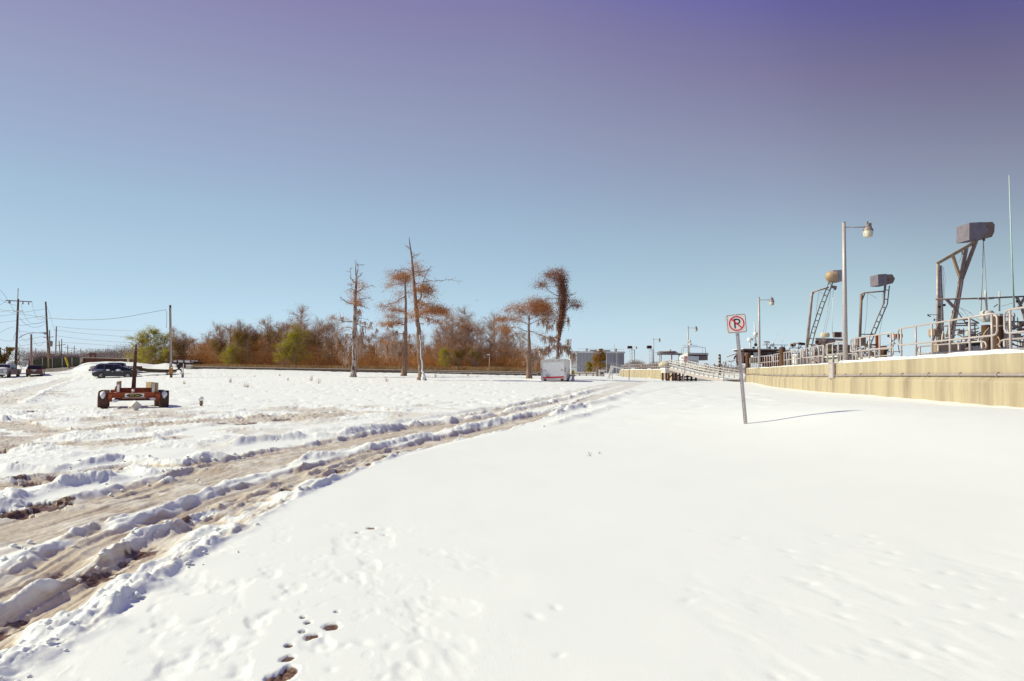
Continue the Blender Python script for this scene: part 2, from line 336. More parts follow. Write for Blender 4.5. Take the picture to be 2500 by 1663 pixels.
# snow / slush / bare dirt, mixed by masks that live on the ground mesh
def ground_mat():
    m = bpy.data.materials.new('snow_and_slush'); m.use_nodes = True; nt = m.node_tree; N = nt.nodes; L = nt.links
    b = N['Principled BSDF']
    g = N.new('ShaderNodeNewGeometry')
    def attr(n):
        a = N.new('ShaderNodeAttribute'); a.attribute_name = n; return a
    sl, di, tr = attr('slush'), attr('dirt'), attr('track')
    def noise(scale, src, det=5, rg=.6):
        n = N.new('ShaderNodeTexNoise'); n.inputs['Scale'].default_value = scale; n.inputs['Detail'].default_value = det; n.inputs['Roughness'].default_value = rg
        L.new(src, n.inputs['Vector']); return n
    def mrange(src, a, b_, c=0, d=1):
        n = N.new('ShaderNodeMapRange'); n.inputs[1].default_value = a; n.inputs[2].default_value = b_; n.inputs[3].default_value = c; n.inputs[4].default_value = d
        L.new(src, n.inputs[0]); return n
    def ramp(src, cols):
        r = N.new('ShaderNodeValToRGB'); L.new(src, r.inputs[0])
        r.color_ramp.elements[0].position = cols[0][0]; r.color_ramp.elements[0].color = (*cols[0][1], 1)
        r.color_ramp.elements[1].position = cols[-1][0]; r.color_ramp.elements[1].color = (*cols[-1][1], 1)
        for p, c in cols[1:-1]: e = r.color_ramp.elements.new(p); e.color = (*c, 1)
        return r
    # slush: beige ice streaked along the tracks, with white snow smeared in
    mp = N.new('ShaderNodeMapping'); mp.inputs['Scale'].default_value = (17, .8, 1); L.new(tr.outputs['Vector'], mp.inputs[0])
    n1 = noise(1.0, mp.outputs[0], 7, .7)
    rs = ramp(n1.outputs['Fac'], [(.25, (.36, .25, .16)), (.40, (.55, .43, .305)), (.52, (.68, .57, .43)), (.64, (.78, .69, .57)), (.80, (.86, .82, .75))])
    nf = noise(70, g.outputs['Position'], 4, .7)
    rf = mrange(nf.outputs['Fac'], .3, .7, .88, 1.08)
    hs = N.new('ShaderNodeHueSaturation'); L.new(rs.outputs[0], hs.inputs['Color']); L.new(rf.outputs[0], hs.inputs['Value'])
    # dirt: wet gravelly earth
    vo = N.new('ShaderNodeTexVoronoi'); vo.inputs['Scale'].default_value = 55; L.new(g.outputs['Position'], vo.inputs['Vector'])
    rd = ramp(vo.outputs['Color'], [(0, (.06, .028, .018)), (.5, (.14, .07, .045)), (.85, (.25, .145, .10)), (1, (.42, .30, .21))])
    # snow
    ns = noise(.8, g.outputs['Position'], 6)
    rn = ramp(ns.outputs['Fac'], [(.3, (.885, .89, .87)), (.7, (.90, .905, .88))])
    mx = N.new('ShaderNodeMixRGB'); L.new(sl.outputs['Fac'], mx.inputs[0]); L.new(rn.outputs[0], mx.inputs[1]); L.new(hs.outputs[0], mx.inputs[2])
    mx2 = N.new('ShaderNodeMixRGB'); L.new(di.outputs['Fac'], mx2.inputs[0]); L.new(mx.outputs[0], mx2.inputs[1]); L.new(rd.outputs[0], mx2.inputs[2])
    L.new(mx2.outputs[0], b.inputs['Base Color'])
    ro = mrange(sl.outputs['Fac'], 0, 1, .62, .34); L.new(ro.outputs[0], b.inputs['Roughness']); b.inputs['Specular IOR Level'].default_value = .3
    # relief: fine grain on snow, streaks on slush, stones on dirt
    nb = noise(90, g.outputs['Position'], 5, .65); nb2 = noise(300, g.outputs['Position'], 3, .6)
    s1 = N.new('ShaderNodeMath'); s1.operation = 'MULTIPLY_ADD'; L.new(nb2.outputs['Fac'], s1.inputs[0]); s1.inputs[1].default_value = .5; L.new(nb.outputs['Fac'], s1.inputs[2])
    s2 = N.new('ShaderNodeMath'); s2.operation = 'MULTIPLY'; L.new(n1.outputs['Fac'], s2.inputs[0]); L.new(sl.outputs['Fac'], s2.inputs[1])
    s3 = N.new('ShaderNodeMath'); s3.operation = 'MULTIPLY_ADD'; L.new(s2.outputs[0], s3.inputs[0]); s3.inputs[1].default_value = 1.6; L.new(s1.outputs[0], s3.inputs[2])
    s4 = N.new('ShaderNodeMath'); s4.operation = 'MULTIPLY'; L.new(vo.outputs['Distance'], s4.inputs[0]); L.new(di.outputs['Fac'], s4.inputs[1])
    s5 = N.new('ShaderNodeMath'); s5.operation = 'MULTIPLY_ADD'; L.new(s4.outputs[0], s5.inputs[0]); s5.inputs[1].default_value = -2.0; L.new(s3.outputs[0], s5.inputs[2])
    bp = N.new('ShaderNodeBump'); bp.inputs['Strength'].default_value = .26; bp.inputs['Distance'].default_value = .008
    L.new(s5.outputs[0], bp.inputs['Height']); L.new(bp.outputs[0], b.inputs['Normal'])
    return m
M['ground'] = ground_mat()

# ================================================================== the ground
def world_poly(pts): return np.array([tuple(ground_px(*p))[:2] for p in pts])
EDGE = [(-90,1720),(0,1640),(60,1600),(130,1545),(226,1490),(279,1455),(340,1415),(392,1376),(457,1350),(514,1302),(566,1267),(632,1233),(697,1206),(800,1163),(920,1118),(1060,1084),(1200,1052)]
# (kind, points, width m, height/depth m, lumpiness)
TRACKS = [
 ('slush', [(-90,1625),(0,1564),(109,1503),(209,1442),(296,1394),(383,1341),(470,1302),(544,1259),(632,1215),(719,1180),(800,1150),(920,1108),(1060,1073),(1200,1043),(1293,1019),(1387,991),(1480,962),(1535,944),(1580,930)], .34, .05, 0),
 ('slush', [(-60,1465),(0,1429),(65,1407),(131,1372),(218,1320),(283,1289),(414,1258),(479,1237),(544,1209),(666,1172),(740,1146),(860,1112),(985,1085)], .29, .045, 0),
 ('slush', [(-80,1320),(0,1290),(87,1268),(174,1243),(261,1221),(348,1197),(436,1172),(523,1150),(610,1124),(697,1102),(784,1088),(900,1068),(1030,1043),(1150,1018),(1300,986),(1400,961),(1480,943),(1530,933)], .60, .05, 0),
 ('slush', [(-60,1180),(0,1176),(65,1170),(131,1156),(244,1143),(305,1134),(370,1130),(500,1128),(584,1121)], .35, .05, 0),
 ('slush', [(-60,1100),(0,1090),(60,1085),(140,1080),(240,1078),(330,1072),(430,1062)], .4, .03, 0),
 ('slush', [(-60,1040),(0,1030),(70,1040),(130,1048),(230,1045),(330,1036),(450,1030),(560,1022),(680,1013),(760,1008)], .5, .03, 0),
 ('slush', [(0,985),(60,962),(130,936),(165,922)], .6, .02, 0),
 ('slush', [(-40,945),(60,925),(110,914)], .8, .02, 0),
 ('slush', [(560,1028),(640,1024),(720,1020),(800,1012),(860,1008)], .7, .02, 0),
 ('ridge', [(-20,1482),(0,1472),(35,1455),(109,1429),(152,1398),(196,1372),(261,1337),(327,1302),(392,1285),(440,1268)], .115, .085, 1),
 ('ridge', [(392,1285),(457,1263),(514,1241),(560,1222)], .10, .05, 1),
 ('ridge', [(-60,1395),(0,1372),(87,1340),(174,1312),(240,1296)], .12, .065, .5),
 ('ridge', [(-60,1330),(0,1330),(60,1316),(104,1308)], .11, .06, .5),
 ('ridge', [(150,1322),(260,1284),(331,1261),(379,1243),(436,1222),(479,1204),(544,1182),(610,1160),(650,1150),(672,1152)], .12, .11, .45),
 ('ridge', [(-80,1250),(0,1228),(44,1208),(122,1188),(196,1172),(261,1164),(305,1170)], .25, .21, 1),
 ('ridge', [(196,1150),(305,1135),(368,1150),(440,1144)], .2, .14, 1),
 ('ridge', [(372,1174),(436,1156),(468,1152)], .16, .15, .6),
 ('ridge', [(278,1192),(300,1190),(345,1182)], .12, .10, .5),
 ('ridge', [(-80,1145),(0,1141),(131,1141),(218,1128),(305,1115),(370,1124),(436,1128),(501,1115),(584,1108)], .24, .16, .8),
 ('ridge', [(500,1119),(560,1112),(590,1110)], .2, .10, .8),
 ('ridge', [(547,1087),(607,1075),(743,1063),(827,1061),(906,1049),(1013,1035),(1153,1019),(1247,1000),(1387,970),(1478,944)], .27, .19, .5),
 ('ridge', [(696,1119),(780,1110),(873,1098),(920,1086),(985,1073),(1083,1056),(1153,1040),(1223,1024),(1317,1007),(1387,988)], .24, .15, .9),
 ('ridge', [(1340,1012),(1410,993),(1480,975),(1541,956)], .26, .17, .6),
 ('ridge', [(1331,1035),(1387,1021),(1433,1010),(1494,989)], .28, .10, .5),
 ('ridge', [(700,1052),(850,1044),(1000,1024),(1110,1008),(1250,985),(1400,957)], .22, .09, .3),
 ('ridge', [(-60,1075),(0,1068),(80,1062),(200,1060),(330,1050),(420,1045)], .25, .07, 1),
 ('ridge', [(-60,1010),(0,1008),(80,1020),(190,1024),(300,1018),(420,1012),(560,1003)], .22, .06, 1),
 ('ridge', [(240,1035),(380,1022),(520,1010),(640,1000)], .3, .07, 1),
 ('ridge', [(560,1000),(680,996),(800,990),(900,992)], .3, .10, 1),
 ('ridge', [(880,998),(960,994),(1060,984),(1110,979)], .2, .12, .6),
 ('ridge', [(0,1028),(15,1022),(28,1024)], .35, .22, 1),
 ('ridge', [(0,960),(60,948),(130,928)], .35, .10, .8),
 ('ridge', [(60,985),(110,960),(160,935),(200,918)], .35, .10, .8),
 ('groove', [(830,1024),(900,1018),(1000,1012)], .12, .06, 0), ('groove', [(560,1046),(700,1036),(870,1030)], .12, .06, 0),
 ('groove', [(900,1036),(960,1030),(1060,1026)], .12, .05, 0), ('groove', [(500,1036),(640,1030),(760,1030)], .14, .06, 0),
 ('groove', [(1560,962),(1640,948),(1720,938)], .25, .06, 0), ('groove', [(230,1062),(330,1058),(450,1056)], .2, .08, 0),
]
DIRT = [(44,1238,.30),(109,1222,.34),(150,1212,.22),(30,1160,.26),(85,1164,.28),(131,1152,.22),(260,1143,.22),(330,1131,.30),(300,1138,.22),
        (436,1262,.22),(470,1248,.16),(345,1328,.20),(310,1352,.12),(235,1392,.20),(275,1376,.14),(75,1416,.18),(140,1378,.14),(0,1520,.18),(40,1488,.12),
        (215,1048,.36),(240,1047,.3),(30,1062,.40),(130,1054,.3),(0,1098,.3),(600,1030,.5),(690,1020,.55),(660,1016,.4),(620,1027,.4),(545,1030,.3),
        (806,1534,.032),(823,1497,.011),(752,1524,.018),(763,1557,.026),(706,1580,.013),(740,1546,.013),(702,1612,.022),(696,1650,.036),(672,1660,.034),(706,1640,.026),(906,1290,.03),(740,1512,.012),
        (873,1300,.012),(940,1305,.012),(498,1005,.15),(80,1004,.3),(900,1125,.12),(830,1140,.14),(700,1186,.12)]
PRINTS = [(2073, 1280), (2119, 1306), (2137, 1324), (2091, 1332), (2180, 1347), (2145, 1374), (2226, 1390), (2310, 1396), (2384, 1431), (2435, 1459), (2305, 1480), (2374, 1477), (2333, 1515), (2201, 1520), (1977, 1422), (2005, 1383), (2017, 1403), (1923, 1345), (1809, 1314), (1694, 1296), (1689, 1441), (1681, 1467), (1356, 1487), (1366, 1602), (1305, 1508), (2056, 1474), (2152, 1561), (2313, 1579), (2224, 1597), (1895, 1653), (1933, 1360), (2058, 1502), (2033, 1306), (2002, 1326), (2272, 1429), (2486, 1500), (2471, 1393), (655, 1501), (625, 1549), (608, 1576), (512, 1599), (470, 1589), (438, 1616), (514, 1631), (493, 1520), (680, 1465), (842, 1579), (884, 1572), (953, 1581), (1012, 1568), (808, 1639), (776, 1576), (772, 1589), (934, 1656), (541, 1568), (422, 1537), (569, 1654), (940, 1293), (873, 1300), (884, 1312), (858, 1318), (938, 1305)]
def along(X, Y, P):
    """distance to a polyline, signed side and length along it"""
    best = np.full(X.shape, 1e9); T = np.zeros(X.shape); Sg = np.ones(X.shape); acc = 0.
    for i in range(len(P) - 1):
        a, b = P[i], P[i + 1]; d = b - a; l = math.hypot(*d); ux, uy = d / l
        t = (X - a[0]) * ux + (Y - a[1]) * uy; tc_ = np.clip(t, 0, l)
        dx = X - a[0] - ux * tc_; dy = Y - a[1] - uy * tc_; q = np.sqrt(dx * dx + dy * dy); c = q < best
        best = np.where(c, q, best); T = np.where(c, acc + tc_, T); Sg = np.where(c, np.sign(ux * (Y - a[1]) - uy * (X - a[0])), Sg); acc += l
    return best, Sg, T, acc
CLOD_AT = []
def build_ground():
    tx = np.concatenate([np.linspace(-1.0, -.80, 40, endpoint=False), np.linspace(-.80, .12, 620, endpoint=False), np.linspace(.12, .96, 160)]); nc, nr = len(tx), 880
    u = np.linspace(0, 1, nr); inv = .46 + (1 / 175 - .46) * (1 - (1 - u) ** 1.25)
    Yr = 1 / inv
    Y = np.repeat(Yr, nc); X = np.tile(tx, nr) * Y
    Z = gz_np(X, Y); land = X < wall_x(Y) + .4
    slush = np.zeros(X.shape); dirt = np.zeros(X.shape); lump = np.zeros(X.shape); TU = np.zeros(X.shape); TV = np.zeros(X.shape)
    Z += (fbm(X * .22, Y * .22, 3, 3) - .5) * .05
    # soft undulation and dimples of the untouched snow
    edge = world_poly(EDGE)
    ex = np.interp(Y, edge[:, 1], edge[:, 0], left=-2.6, right=40)
    field = sstep(-.1, .35, X - ex) * (Y < 40)
    Z += -(1 - field) * sstep(40, 25, Y) * .045 + field * (fbm(X * 1.6, Y * 1.5, 2, 21) - .5) * .008 + (1 - field) * (fbm(X * 1.3, Y * 1.3, 3, 5) - .5) * .03
    near = field * sstep(7.5, 4, Y) * (sstep(.3, -1.0, X) + .4 * sstep(.4, 2.0, X))
    dn = fbm(X * 5.5 + Y * 1.5, Y * 3.2, 3, 31); Z -= near * sstep(.50, .86, dn) * .014
    dn = fbm(X * 11 , Y * 8, 2, 35); Z -= near * sstep(.66, .85, dn) * .002
    for i, (px, py) in enumerate(PRINTS):                           # old soft footprints in the smooth field
        p = ground_px(px, py); q = .75 + .5 * ((i * 37) % 10) / 10; a = ((i * 53) % 7 - 3) * .25; dx, dy = X - p.x, Y - p.y
        u_ = (dx * math.cos(a) + dy * math.sin(a)) / (.032 * q); v_ = (dy * math.cos(a) - dx * math.sin(a)) / (.050 * q)
        Z -= .0065 * q * np.exp(-(u_ ** 2 + v_ ** 2))
    def region(P, mrg):
        return (X > P[:, 0].min() - mrg) & (X < P[:, 0].max() + mrg) & (Y > P[:, 1].min() - mrg) & (Y < P[:, 1].max() + mrg)
    jn = (fbm(X * 3, Y * 3, 3, 41) - .5); jn2 = fbm(X * 9, Y * 9, 3, 43)
    for k, (kind, pts, wd, h, lm) in enumerate(TRACKS):
        P = world_poly(pts); m = region(P, wd * 3 + .3)
        if not m.any(): continue
        x, y = X[m], Y[m]; d, sg, t, Lt = along(x, y, P)
        grow = 1 + .4 * sstep(12, 40, y)
        if kind == 'slush':
            a = sstep(1.25, .8, d / (wd * grow) + jn[m] * .8) * sstep(0, .8, np.minimum(t, Lt - t) + .4)
            new = a > slush[m]
            tu, tv = TU[m], TV[m]; tu[new] = (d * sg)[new] + k * 7; tv[new] = t[new]; TU[m] = tu; TV[m] = tv
            a = a * (.66 + .34 * sstep(.36, .56, jn[m] + .5 + .10)) ; s = slush[m]; a = a * (1 - .6 * sstep(18, 40, y)); Z[m] -= (np.maximum(a, s) - s) * h; slush[m] = np.maximum(s, a)
            u_ = d * sg; e1 = fbm(t * 2.2 + k * 5, u_ * 6, 3, 120 + k)
            Z[m] += (vnoise(u_ * 16 + k, t * .7, 140 + k) - .5) * .030 * a + (vnoise(u_ * 38 + k, t * 1.3, 150 + k) - .5) * .014 * a
            rim_ = np.exp(-((d - wd * grow * 1.05) / .07) ** 2) * np.clip(e1 * 2.4 - .7, 0, 1.4) * sstep(0, .8, np.minimum(t, Lt - t)); Z[m] += rim_ * .055; lump[m] = np.maximum(lump[m], np.clip(rim_, 0, 1) * .7)
        elif kind == 'ridge':
            br = .45 + 1.1 * fbm(t * 1.7 + k * 9.7, t * 0 + k, 3, 50 + k); br = np.clip(br, .2, 1.5)
            prof = np.exp(-(d * np.where(sg < 0, 1.25, .92) / (wd * .85 * grow) + (jn[m] * .9 if lm > .4 else jn[m] * .25)) ** 2 * 1.5) * sstep(0, .35 + wd, np.minimum(t, Lt - t))
            gap = 1 if lm <= .4 else .4 + .6 * sstep(.22, .40, fbm(t * 1.2 + k * 3.1, t * 0 + 5.5, 2, 80 + k))
            hh = (.56 + .14 * sstep(9, 15, y)) * h * prof * br * gap; Z[m] += hh; lump[m] = np.maximum(lump[m], np.clip(hh / (.5 * h), 0, 1) * max(lm, .45) * min(1, h / .12))
            slush[m] *= 1 - .97 * sstep(.25, .6, prof * gap)
            if lm >= .5:
                for q in range(int(Lt * (10 if P[:, 1].mean() < 14 else 3))):
                    i = random.randrange(len(P) - 1); f = random.random(); p = P[i] * (1 - f) + P[i + 1] * f
                    CLOD_AT.append((p[0] + random.gauss(0, wd * 1.1), p[1] + random.gauss(0, wd * 1.1)))
        else:
            Z[m] -= h * sstep(1, 0, d / wd) * sstep(0, .3, np.minimum(t, Lt - t))
    # clumpy right-hand rim of the road
    P = edge; m = region(P, .8) & (Y < 30); d, sg, t, Lt = along(X[m], Y[m], P)
    rim = np.exp(-((d + jn[m] * .3) / .16) ** 2) * (.35 + 1.0 * fbm(t * 2.5, t * 0, 3, 90)); rim *= sstep(14, 5, Y[m])
    Z[m] += rim * .12; lump[m] = np.maximum(lump[m], np.clip(rim, 0, 1) * .9); slush[m] *= 1 - sstep(.25, .6, rim)
    for q in range(70):
        i = random.randrange(len(P) - 1); f = random.random(); p = P[i] * (1 - f) + P[i + 1] * f; CLOD_AT.append((p[0] + random.gauss(0.08, .14), p[1] + random.gauss(0, .14)))
    # churned areas
    def blob(px, py, rx, ry):
        p = ground_px(px, py); return np.exp(-((X - p.x) / rx) ** 2 - ((Y - p.y) / ry) ** 2)
    mess = np.zeros(X.shape)
    for b in [(60,1070,4.5,3.0),(330,1060,4,2.6),(80,1010,6,5),(690,1012,5,3.0),(850,1000,4,3),(120,960,5,9),(260,1015,6,4)]: mess = np.maximum(mess, blob(*b))
    mn = fbm(X * 1.6, Y * 1.1, 4, 61); Z += mess * np.maximum(mn - .50, 0) * .28 * sstep(55, 25, Y); lump = np.maximum(lump, mess * sstep(.45, .6, mn))
    slush = np.maximum(slush, .8 * mess * sstep(.56, .62, fbm(X * .9, Y * .6, 4, 63)))
    # road as a whole: thin scatter of old prints far off
    fld = (1 - field) * sstep(16, 26, Y) * (X < 14)
    pr = fbm(X * 1.6, Y * .9, 3, 71); Z -= fld * sstep(.60, .78, pr) * .05
    fade = sstep(45, 22, Y) * .85 + .15; lump = lump * fade
    bil = np.abs(vnoise(X * 7, Y * 7, 43) - .5) * .075 + np.abs(vnoise(X * 15 + 3, Y * 15, 44) - .5) * .048 + np.abs(vnoise(X * 31, Y * 31, 46) - .5) * .024
    Z += lump * (bil - .02)
    Z += slush * (fbm(X * 14, Y * 14, 3, 47) - .5) * .018
    # bare patches
    jd = fbm(X * 16, Y * 16, 3, 48) - .5; jd2 = fbm(X * 5, Y * 5, 3, 49) - .5
    for px, py, r in DIRT:
        r *= .46 if r > .09 else 1.15
        p = ground_px(px, py); m = (np.abs(X - p.x) < r * 3.5) & (np.abs(Y - p.y) < r * 5)
        if not m.any(): continue
        q = np.sqrt(((X[m] - p.x) / (r * 1.15)) ** 2 + ((Y[m] - p.y) / (r * 1.35)) ** 2) + jd[m] * 1.3 + jd2[m] * .7
        dirt[m] = np.maximum(dirt[m], sstep(1.05, .85, q) * sstep(.30, .5, jd[m] + .75))
        if r < .12: Z[m] -= .011 * sstep(1.5, .8, q)
        else: Z[m] -= .03 * sstep(1.2, .8, q)
    # snow humps pushed up behind the cars
    Xm, Ym = X, Y
    for px, D, hx, hy, hh in []:
        p = at(px, 900, D); Z += hh * .62 * np.exp(-((X - p.x) / hx) ** 2 - ((Y - p.y) / hy) ** 2)
    # drift against the flood wall
    dw = wall_x(Y) - X; Z += np.where(dw > -.3, .04 * np.exp(-(dw / .5) ** 2) * (.4 + fbm(Y * 1.3, Y * 0, 3, 95)), 0) * (Y < 82)
    V = np.stack([X, Y, Z], 1).astype(np.float32)
    idx = (np.arange(nr - 1)[:, None] * nc + np.arange(nc - 1)[None, :]).ravel()
    F = np.stack([idx, idx + 1, idx + nc + 1, idx + nc], 1)
    sf = (slush[F].mean(1) > .45)
    def emit(name, sel):
        f = F[sel]; used = np.unique(f); rm = np.zeros(len(V), np.int64); rm[used] = np.arange(len(used)); f = rm[f]
        mb = MB(); mb.V = [V[used]]; mb.L = [f.ravel()]; mb.S = [np.full(len(f), 4)]; mb.n = len(used)
        o = mb.build(name, 'ground', smooth=True, kind='structure'); me = o.data
        for an, arr in (('slush', slush), ('dirt', dirt)):
            a = me.attributes.new(an, 'FLOAT', 'POINT'); a.data.foreach_set('value', arr[used].astype(np.float32))
        a = me.attributes.new('track', 'FLOAT_VECTOR', 'POINT'); tv = np.stack([TU[used], TV[used], TU[used] * 0], 1).astype(np.float32); a.data.foreach_set('vector', tv.ravel())
        return o
    emit('snow_field', ~sf); emit('road', sf)
    return X.reshape(nr, nc), Y.reshape(nr, nc), Z.reshape(nr, nc), Yr, tx
GX, GY, GZ, GYR, GTX = build_ground()
def gtop(x, y):
    """height of the finished snow surface"""
    if y < GYR[0] or y > GYR[-1]: return gz(x, y)
    r = np.interp(y, GYR, np.arange(len(GYR))); c = np.interp(x / y, GTX, np.arange(len(GTX)))
    r0 = int(min(max(r, 0), len(GYR) - 2)); c0 = int(min(max(c, 0), len(GTX) - 2)); fr, fc = r - r0, c - c0
    return float((GZ[r0, c0] * (1 - fc) + GZ[r0, c0 + 1] * fc) * (1 - fr) + (GZ[r0 + 1, c0] * (1 - fc) + GZ[r0 + 1, c0 + 1] * fc) * fr)
# wide land around: out to the horizon and behind the camera
def ground_sheet():
    xs = np.concatenate([np.linspace(-2500, -220, 12), np.arange(-200, 201, 5.), np.linspace(220, 2500, 12)])
    ys = np.concatenate([np.linspace(-2500, -120, 10), np.arange(-100, 260, 5.), np.linspace(280, 3200, 14)])
    X, Y = np.meshgrid(xs, ys); Z = gz_np(np.clip(X, -200, 120), np.clip(Y, -60, 250)) - .12
    Z = np.where(X > wall_x(Y) - 3, np.minimum(Z, -2.2), Z)
    inside = (Y > 2.0) & (Y < 180) & (np.abs(X) < Y * .98); Z = np.where(inside, Z - .5, Z)
    Z = np.where(Y > 260, .55, Z)
    nc = len(xs); nr = len(ys); idx = (np.arange(nr - 1)[:, None] * nc + np.arange(nc - 1)[None, :]).ravel()
    MB().addnp(np.stack([X.ravel(), Y.ravel(), Z.ravel()], 1), np.stack([idx, idx + 1, idx + nc + 1, idx + nc], 1)).build('ground', 'snowy', smooth=True, kind='structure')
ground_sheet()
MB().addnp([(10, -150, -1.1), (400, -150, -1.1), (400, 700, -1.1), (10, 700, -1.1)], [(0, 1, 2, 3)]).build('water', 'water', kind='structure')
# loose clods thrown up along the ruts
def clods():
    mb = MB(); ico = [(0,0,1),(.9,0,.2),(.28,.85,.2),(-.73,.53,.2),(-.73,-.53,.2),(.28,-.85,.2),(.2,.2,-.8)]
    F = np.array([(0,1,2),(0,2,3),(0,3,4),(0,4,5),(0,5,1),(6,2,1),(6,3,2),(6,4,3),(6,5,4),(6,1,5)]); B = np.array(ico, float)
    for x, y in CLOD_AT:
        if y < 2.6 or y > 60: continue
        s = random.choice([.006, .009, .012, .016, .024, .034]) * (1 if y < 15 else 1.15); a = random.random() * 6.28
        v = B * (1 + RNG.uniform(-.35, .35, B.shape)) * s * np.array([1.25, 1.0, .8]); c, n = math.cos(a), math.sin(a)
        v = np.stack([v[:, 0] * c - v[:, 1] * n, v[:, 0] * n + v[:, 1] * c, v[:, 2]], 1)
        mb.addnp(v + np.array([x, y, gtop(x, y) + s * .22]), F)
    o = mb.build('snow_clods', 'snowy', smooth=True, kind='stuff'); tag(o, 'small loose snow clods scattered along the churned wheel ruts', 'snow')
clods()
# ================================================================== flood wall on the right
WALL_TOP = 2.05
def wall_pt(y, off=0, z=0):
    x = float(wall_x(y)); dx = float(wall_x(y + .5) - wall_x(y - .5)); l = math.hypot(dx, 1)
    return Vector((x + off * 1 / l, y - off * dx / l, z))       # off > 0 lies behind the wall
def wall_top(y): return float(np.interp(y, [0, 20, 37, 77, 95, 155], [1.98, 2.17, 2.02, 1.92, 1.75, 1.75]))
def sweep(mb, prof, ys):
    """prof(y) -> list of (off, z); swept along the wall"""
    V = []; k = None
    for y in ys:
        p = prof(y); k = len(p)
        for o, z in p: V.append(wall_pt(y, o, z))
    n = len(ys)
    F = [(i * k + j, i * k + (j + 1) % k, (i + 1) * k + (j + 1) % k, (i + 1) * k + j) for i in range(n - 1) for j in range(k)]
    F += [tuple(range(k))[::-1], tuple(range((n - 1) * k, n * k))]
    return mb.add(V, F)
def wall_profile(y):
    t = wall_top(y); b = gz(*wall_pt(y, -.4)[:2]) - .6; mid = t - .62 * (t - b - .6) * .68
    return [(.55, b), (-.16, b), (-.16, mid - .24), (-.13, mid - .16), (0, mid - .04), (0, t - .03), (.03, t), (.55, t)]
fw = thing('concrete_flood_wall', 'long tan concrete flood wall with vertical water stains along the right side of the snow', 'wall', wall_pt(20, 0, .4))
def ysub(a, b, n=10): return list(np.linspace(a, b, n))
joints = [6, 36.6, 63.2, 76.7]
for a, b in zip(joints[:-1], joints[1:]):
    sweep(MB(), wall_profile, ysub(a + .03, b - .03, 40)).build('wall_panel', 'concrete', fw, world=True)
sweep(MB(), lambda y: [(.5, wall_profile(y)[0][1]), (.1, wall_profile(y)[0][1]), (.1, wall_top(y) - .06), (.5, wall_top(y) - .06)], ysub(6, 76.7, 60)).build('wall_core', 'concrete_shade', fw, world=True)
def snow_cap_prof(h0, k):
    def f(y):
        t = wall_top(y); h = h0 * (.35 + 1.1 * float(fbm(np.array(y * .8), np.array(k), 3, 11)))
        e = .03 * float(vnoise(np.array(y * 3), np.array(0.), 4))
        return [(.5, t - .01), (-.01 + e, t - .01), (.02 + e, t + h * .7), (.12, t + h), (.34, t + h * 1.05), (.5, t + h * .6)]
    return f
for a, b, h in [(8, 21.5, .11), (21.6, 36.2, .14), (37.2, 62, .07), (62.2, 76.5, .06)]:
    sweep(MB(), snow_cap_prof(h, a), ysub(a, b, 60)).build('snow_cap', 'snowy', fw, smooth=True, world=True)
def pipe_z(y): p = wall_profile(y); return p[4][1] + .06
cp = thing('conduit_pipe', 'grey conduit pipe clamped along the face of the tan flood wall', 'pipe', wall_pt(20, -.07, pipe_z(20)))
for a, b in [(8, 36.4), (37.2, 76)]:
    MB().tube([wall_pt(y, -.06, pipe_z(y)) for y in ysub(a, b, 40)], .042 if a < 30 else .035, 8).build('pipe', 'galv', cp, smooth=True, world=True)
for y in list(np.arange(14.5, 36, 2.25)) + list(np.arange(39, 75, 3.2)):
    p = wall_pt(y, -.06, pipe_z(y)); MB().lathe([(.065, -.03), (.065, .03)], p, 8, Matrix.Rotation(R(90), 3, 'X')).box(p + Vector((.03, 0, .06)), (.1, .05, .05)).build('clamp', 'galv', cp, world=True)
p = wall_pt(36.9, -.09, pipe_z(36.9) + .25)
jb = thing('junction_box', 'grey electrical junction box on the wall under the tall lamp post', 'electrical box', p)
MB().box((0, 0, 0), (.18, .62, .85)).build('box', 'galv', jb); MB().box((-.1, .0, 0), (.02, .5, .75)).box((-.115, .18, .1), (.02, .05, .14)).build('door', 'alu', jb)
MB().tube([(0, -.1, .42), (.02, -.12, .8), (.12, -.3, 1.05), (.35, -.55, 1.12)], .025, 6).build('cable', 'hose', jb, smooth=True)
# rails along the top: pipe panels with rounded ends
def railing(y0, y1, label, off=.34, h=1.02, zb=None, sp=1.22, r=.034, n=None, grp='pipe railings on top of the flood wall'):
    zt = (lambda y: wall_top(y)) if zb is None else (lambda y: zb)
    t = thing('railing', label, 'railing', wall_pt((y0 + y1) / 2, off, zt((y0 + y1) / 2)), group=grp)
    hm = h * .47; c = .13
    k = max(3, int((y1 - y0) / 1.5)); ys = list(np.linspace(y0 + c * 2, y1 - c * 2, k))
    loop = [wall_pt(y, off, zt(y) + h) for y in ys]
    e1 = [wall_pt(y1 - c * .6, off, zt(y1) + h - .04), wall_pt(y1, off, zt(y1) + h - .16), wall_pt(y1, off, zt(y1) + hm + .14), wall_pt(y1 - c * .6, off, zt(y1) + hm + .03)]
    e0 = [wall_pt(y0 + c * .6, off, zt(y0) + hm + .03), wall_pt(y0, off, zt(y0) + hm + .14), wall_pt(y0, off, zt(y0) + h - .16), wall_pt(y0 + c * .6, off, zt(y0) + h - .04)]
    back = [wall_pt(y, off, zt(y) + hm) for y in ys[::-1]]
    pts = loop + e1 + back + e0 + loop[:1]
    MB().tube(pts, r, 8).build('rail', 'alu', t, smooth=True, world=True)
    m = n or max(2, int(round((y1 - y0) / sp)))
    for i in range(m):
        y = y0 + .3 + (y1 - y0 - .6) * i / (m - 1)
        MB().tube([wall_pt(y, off, zt(y) - .05), wall_pt(y, off, zt(y) + h - .01)], r * 1.12, 8).build('post', 'alu', t, smooth=True, world=True)
    return t
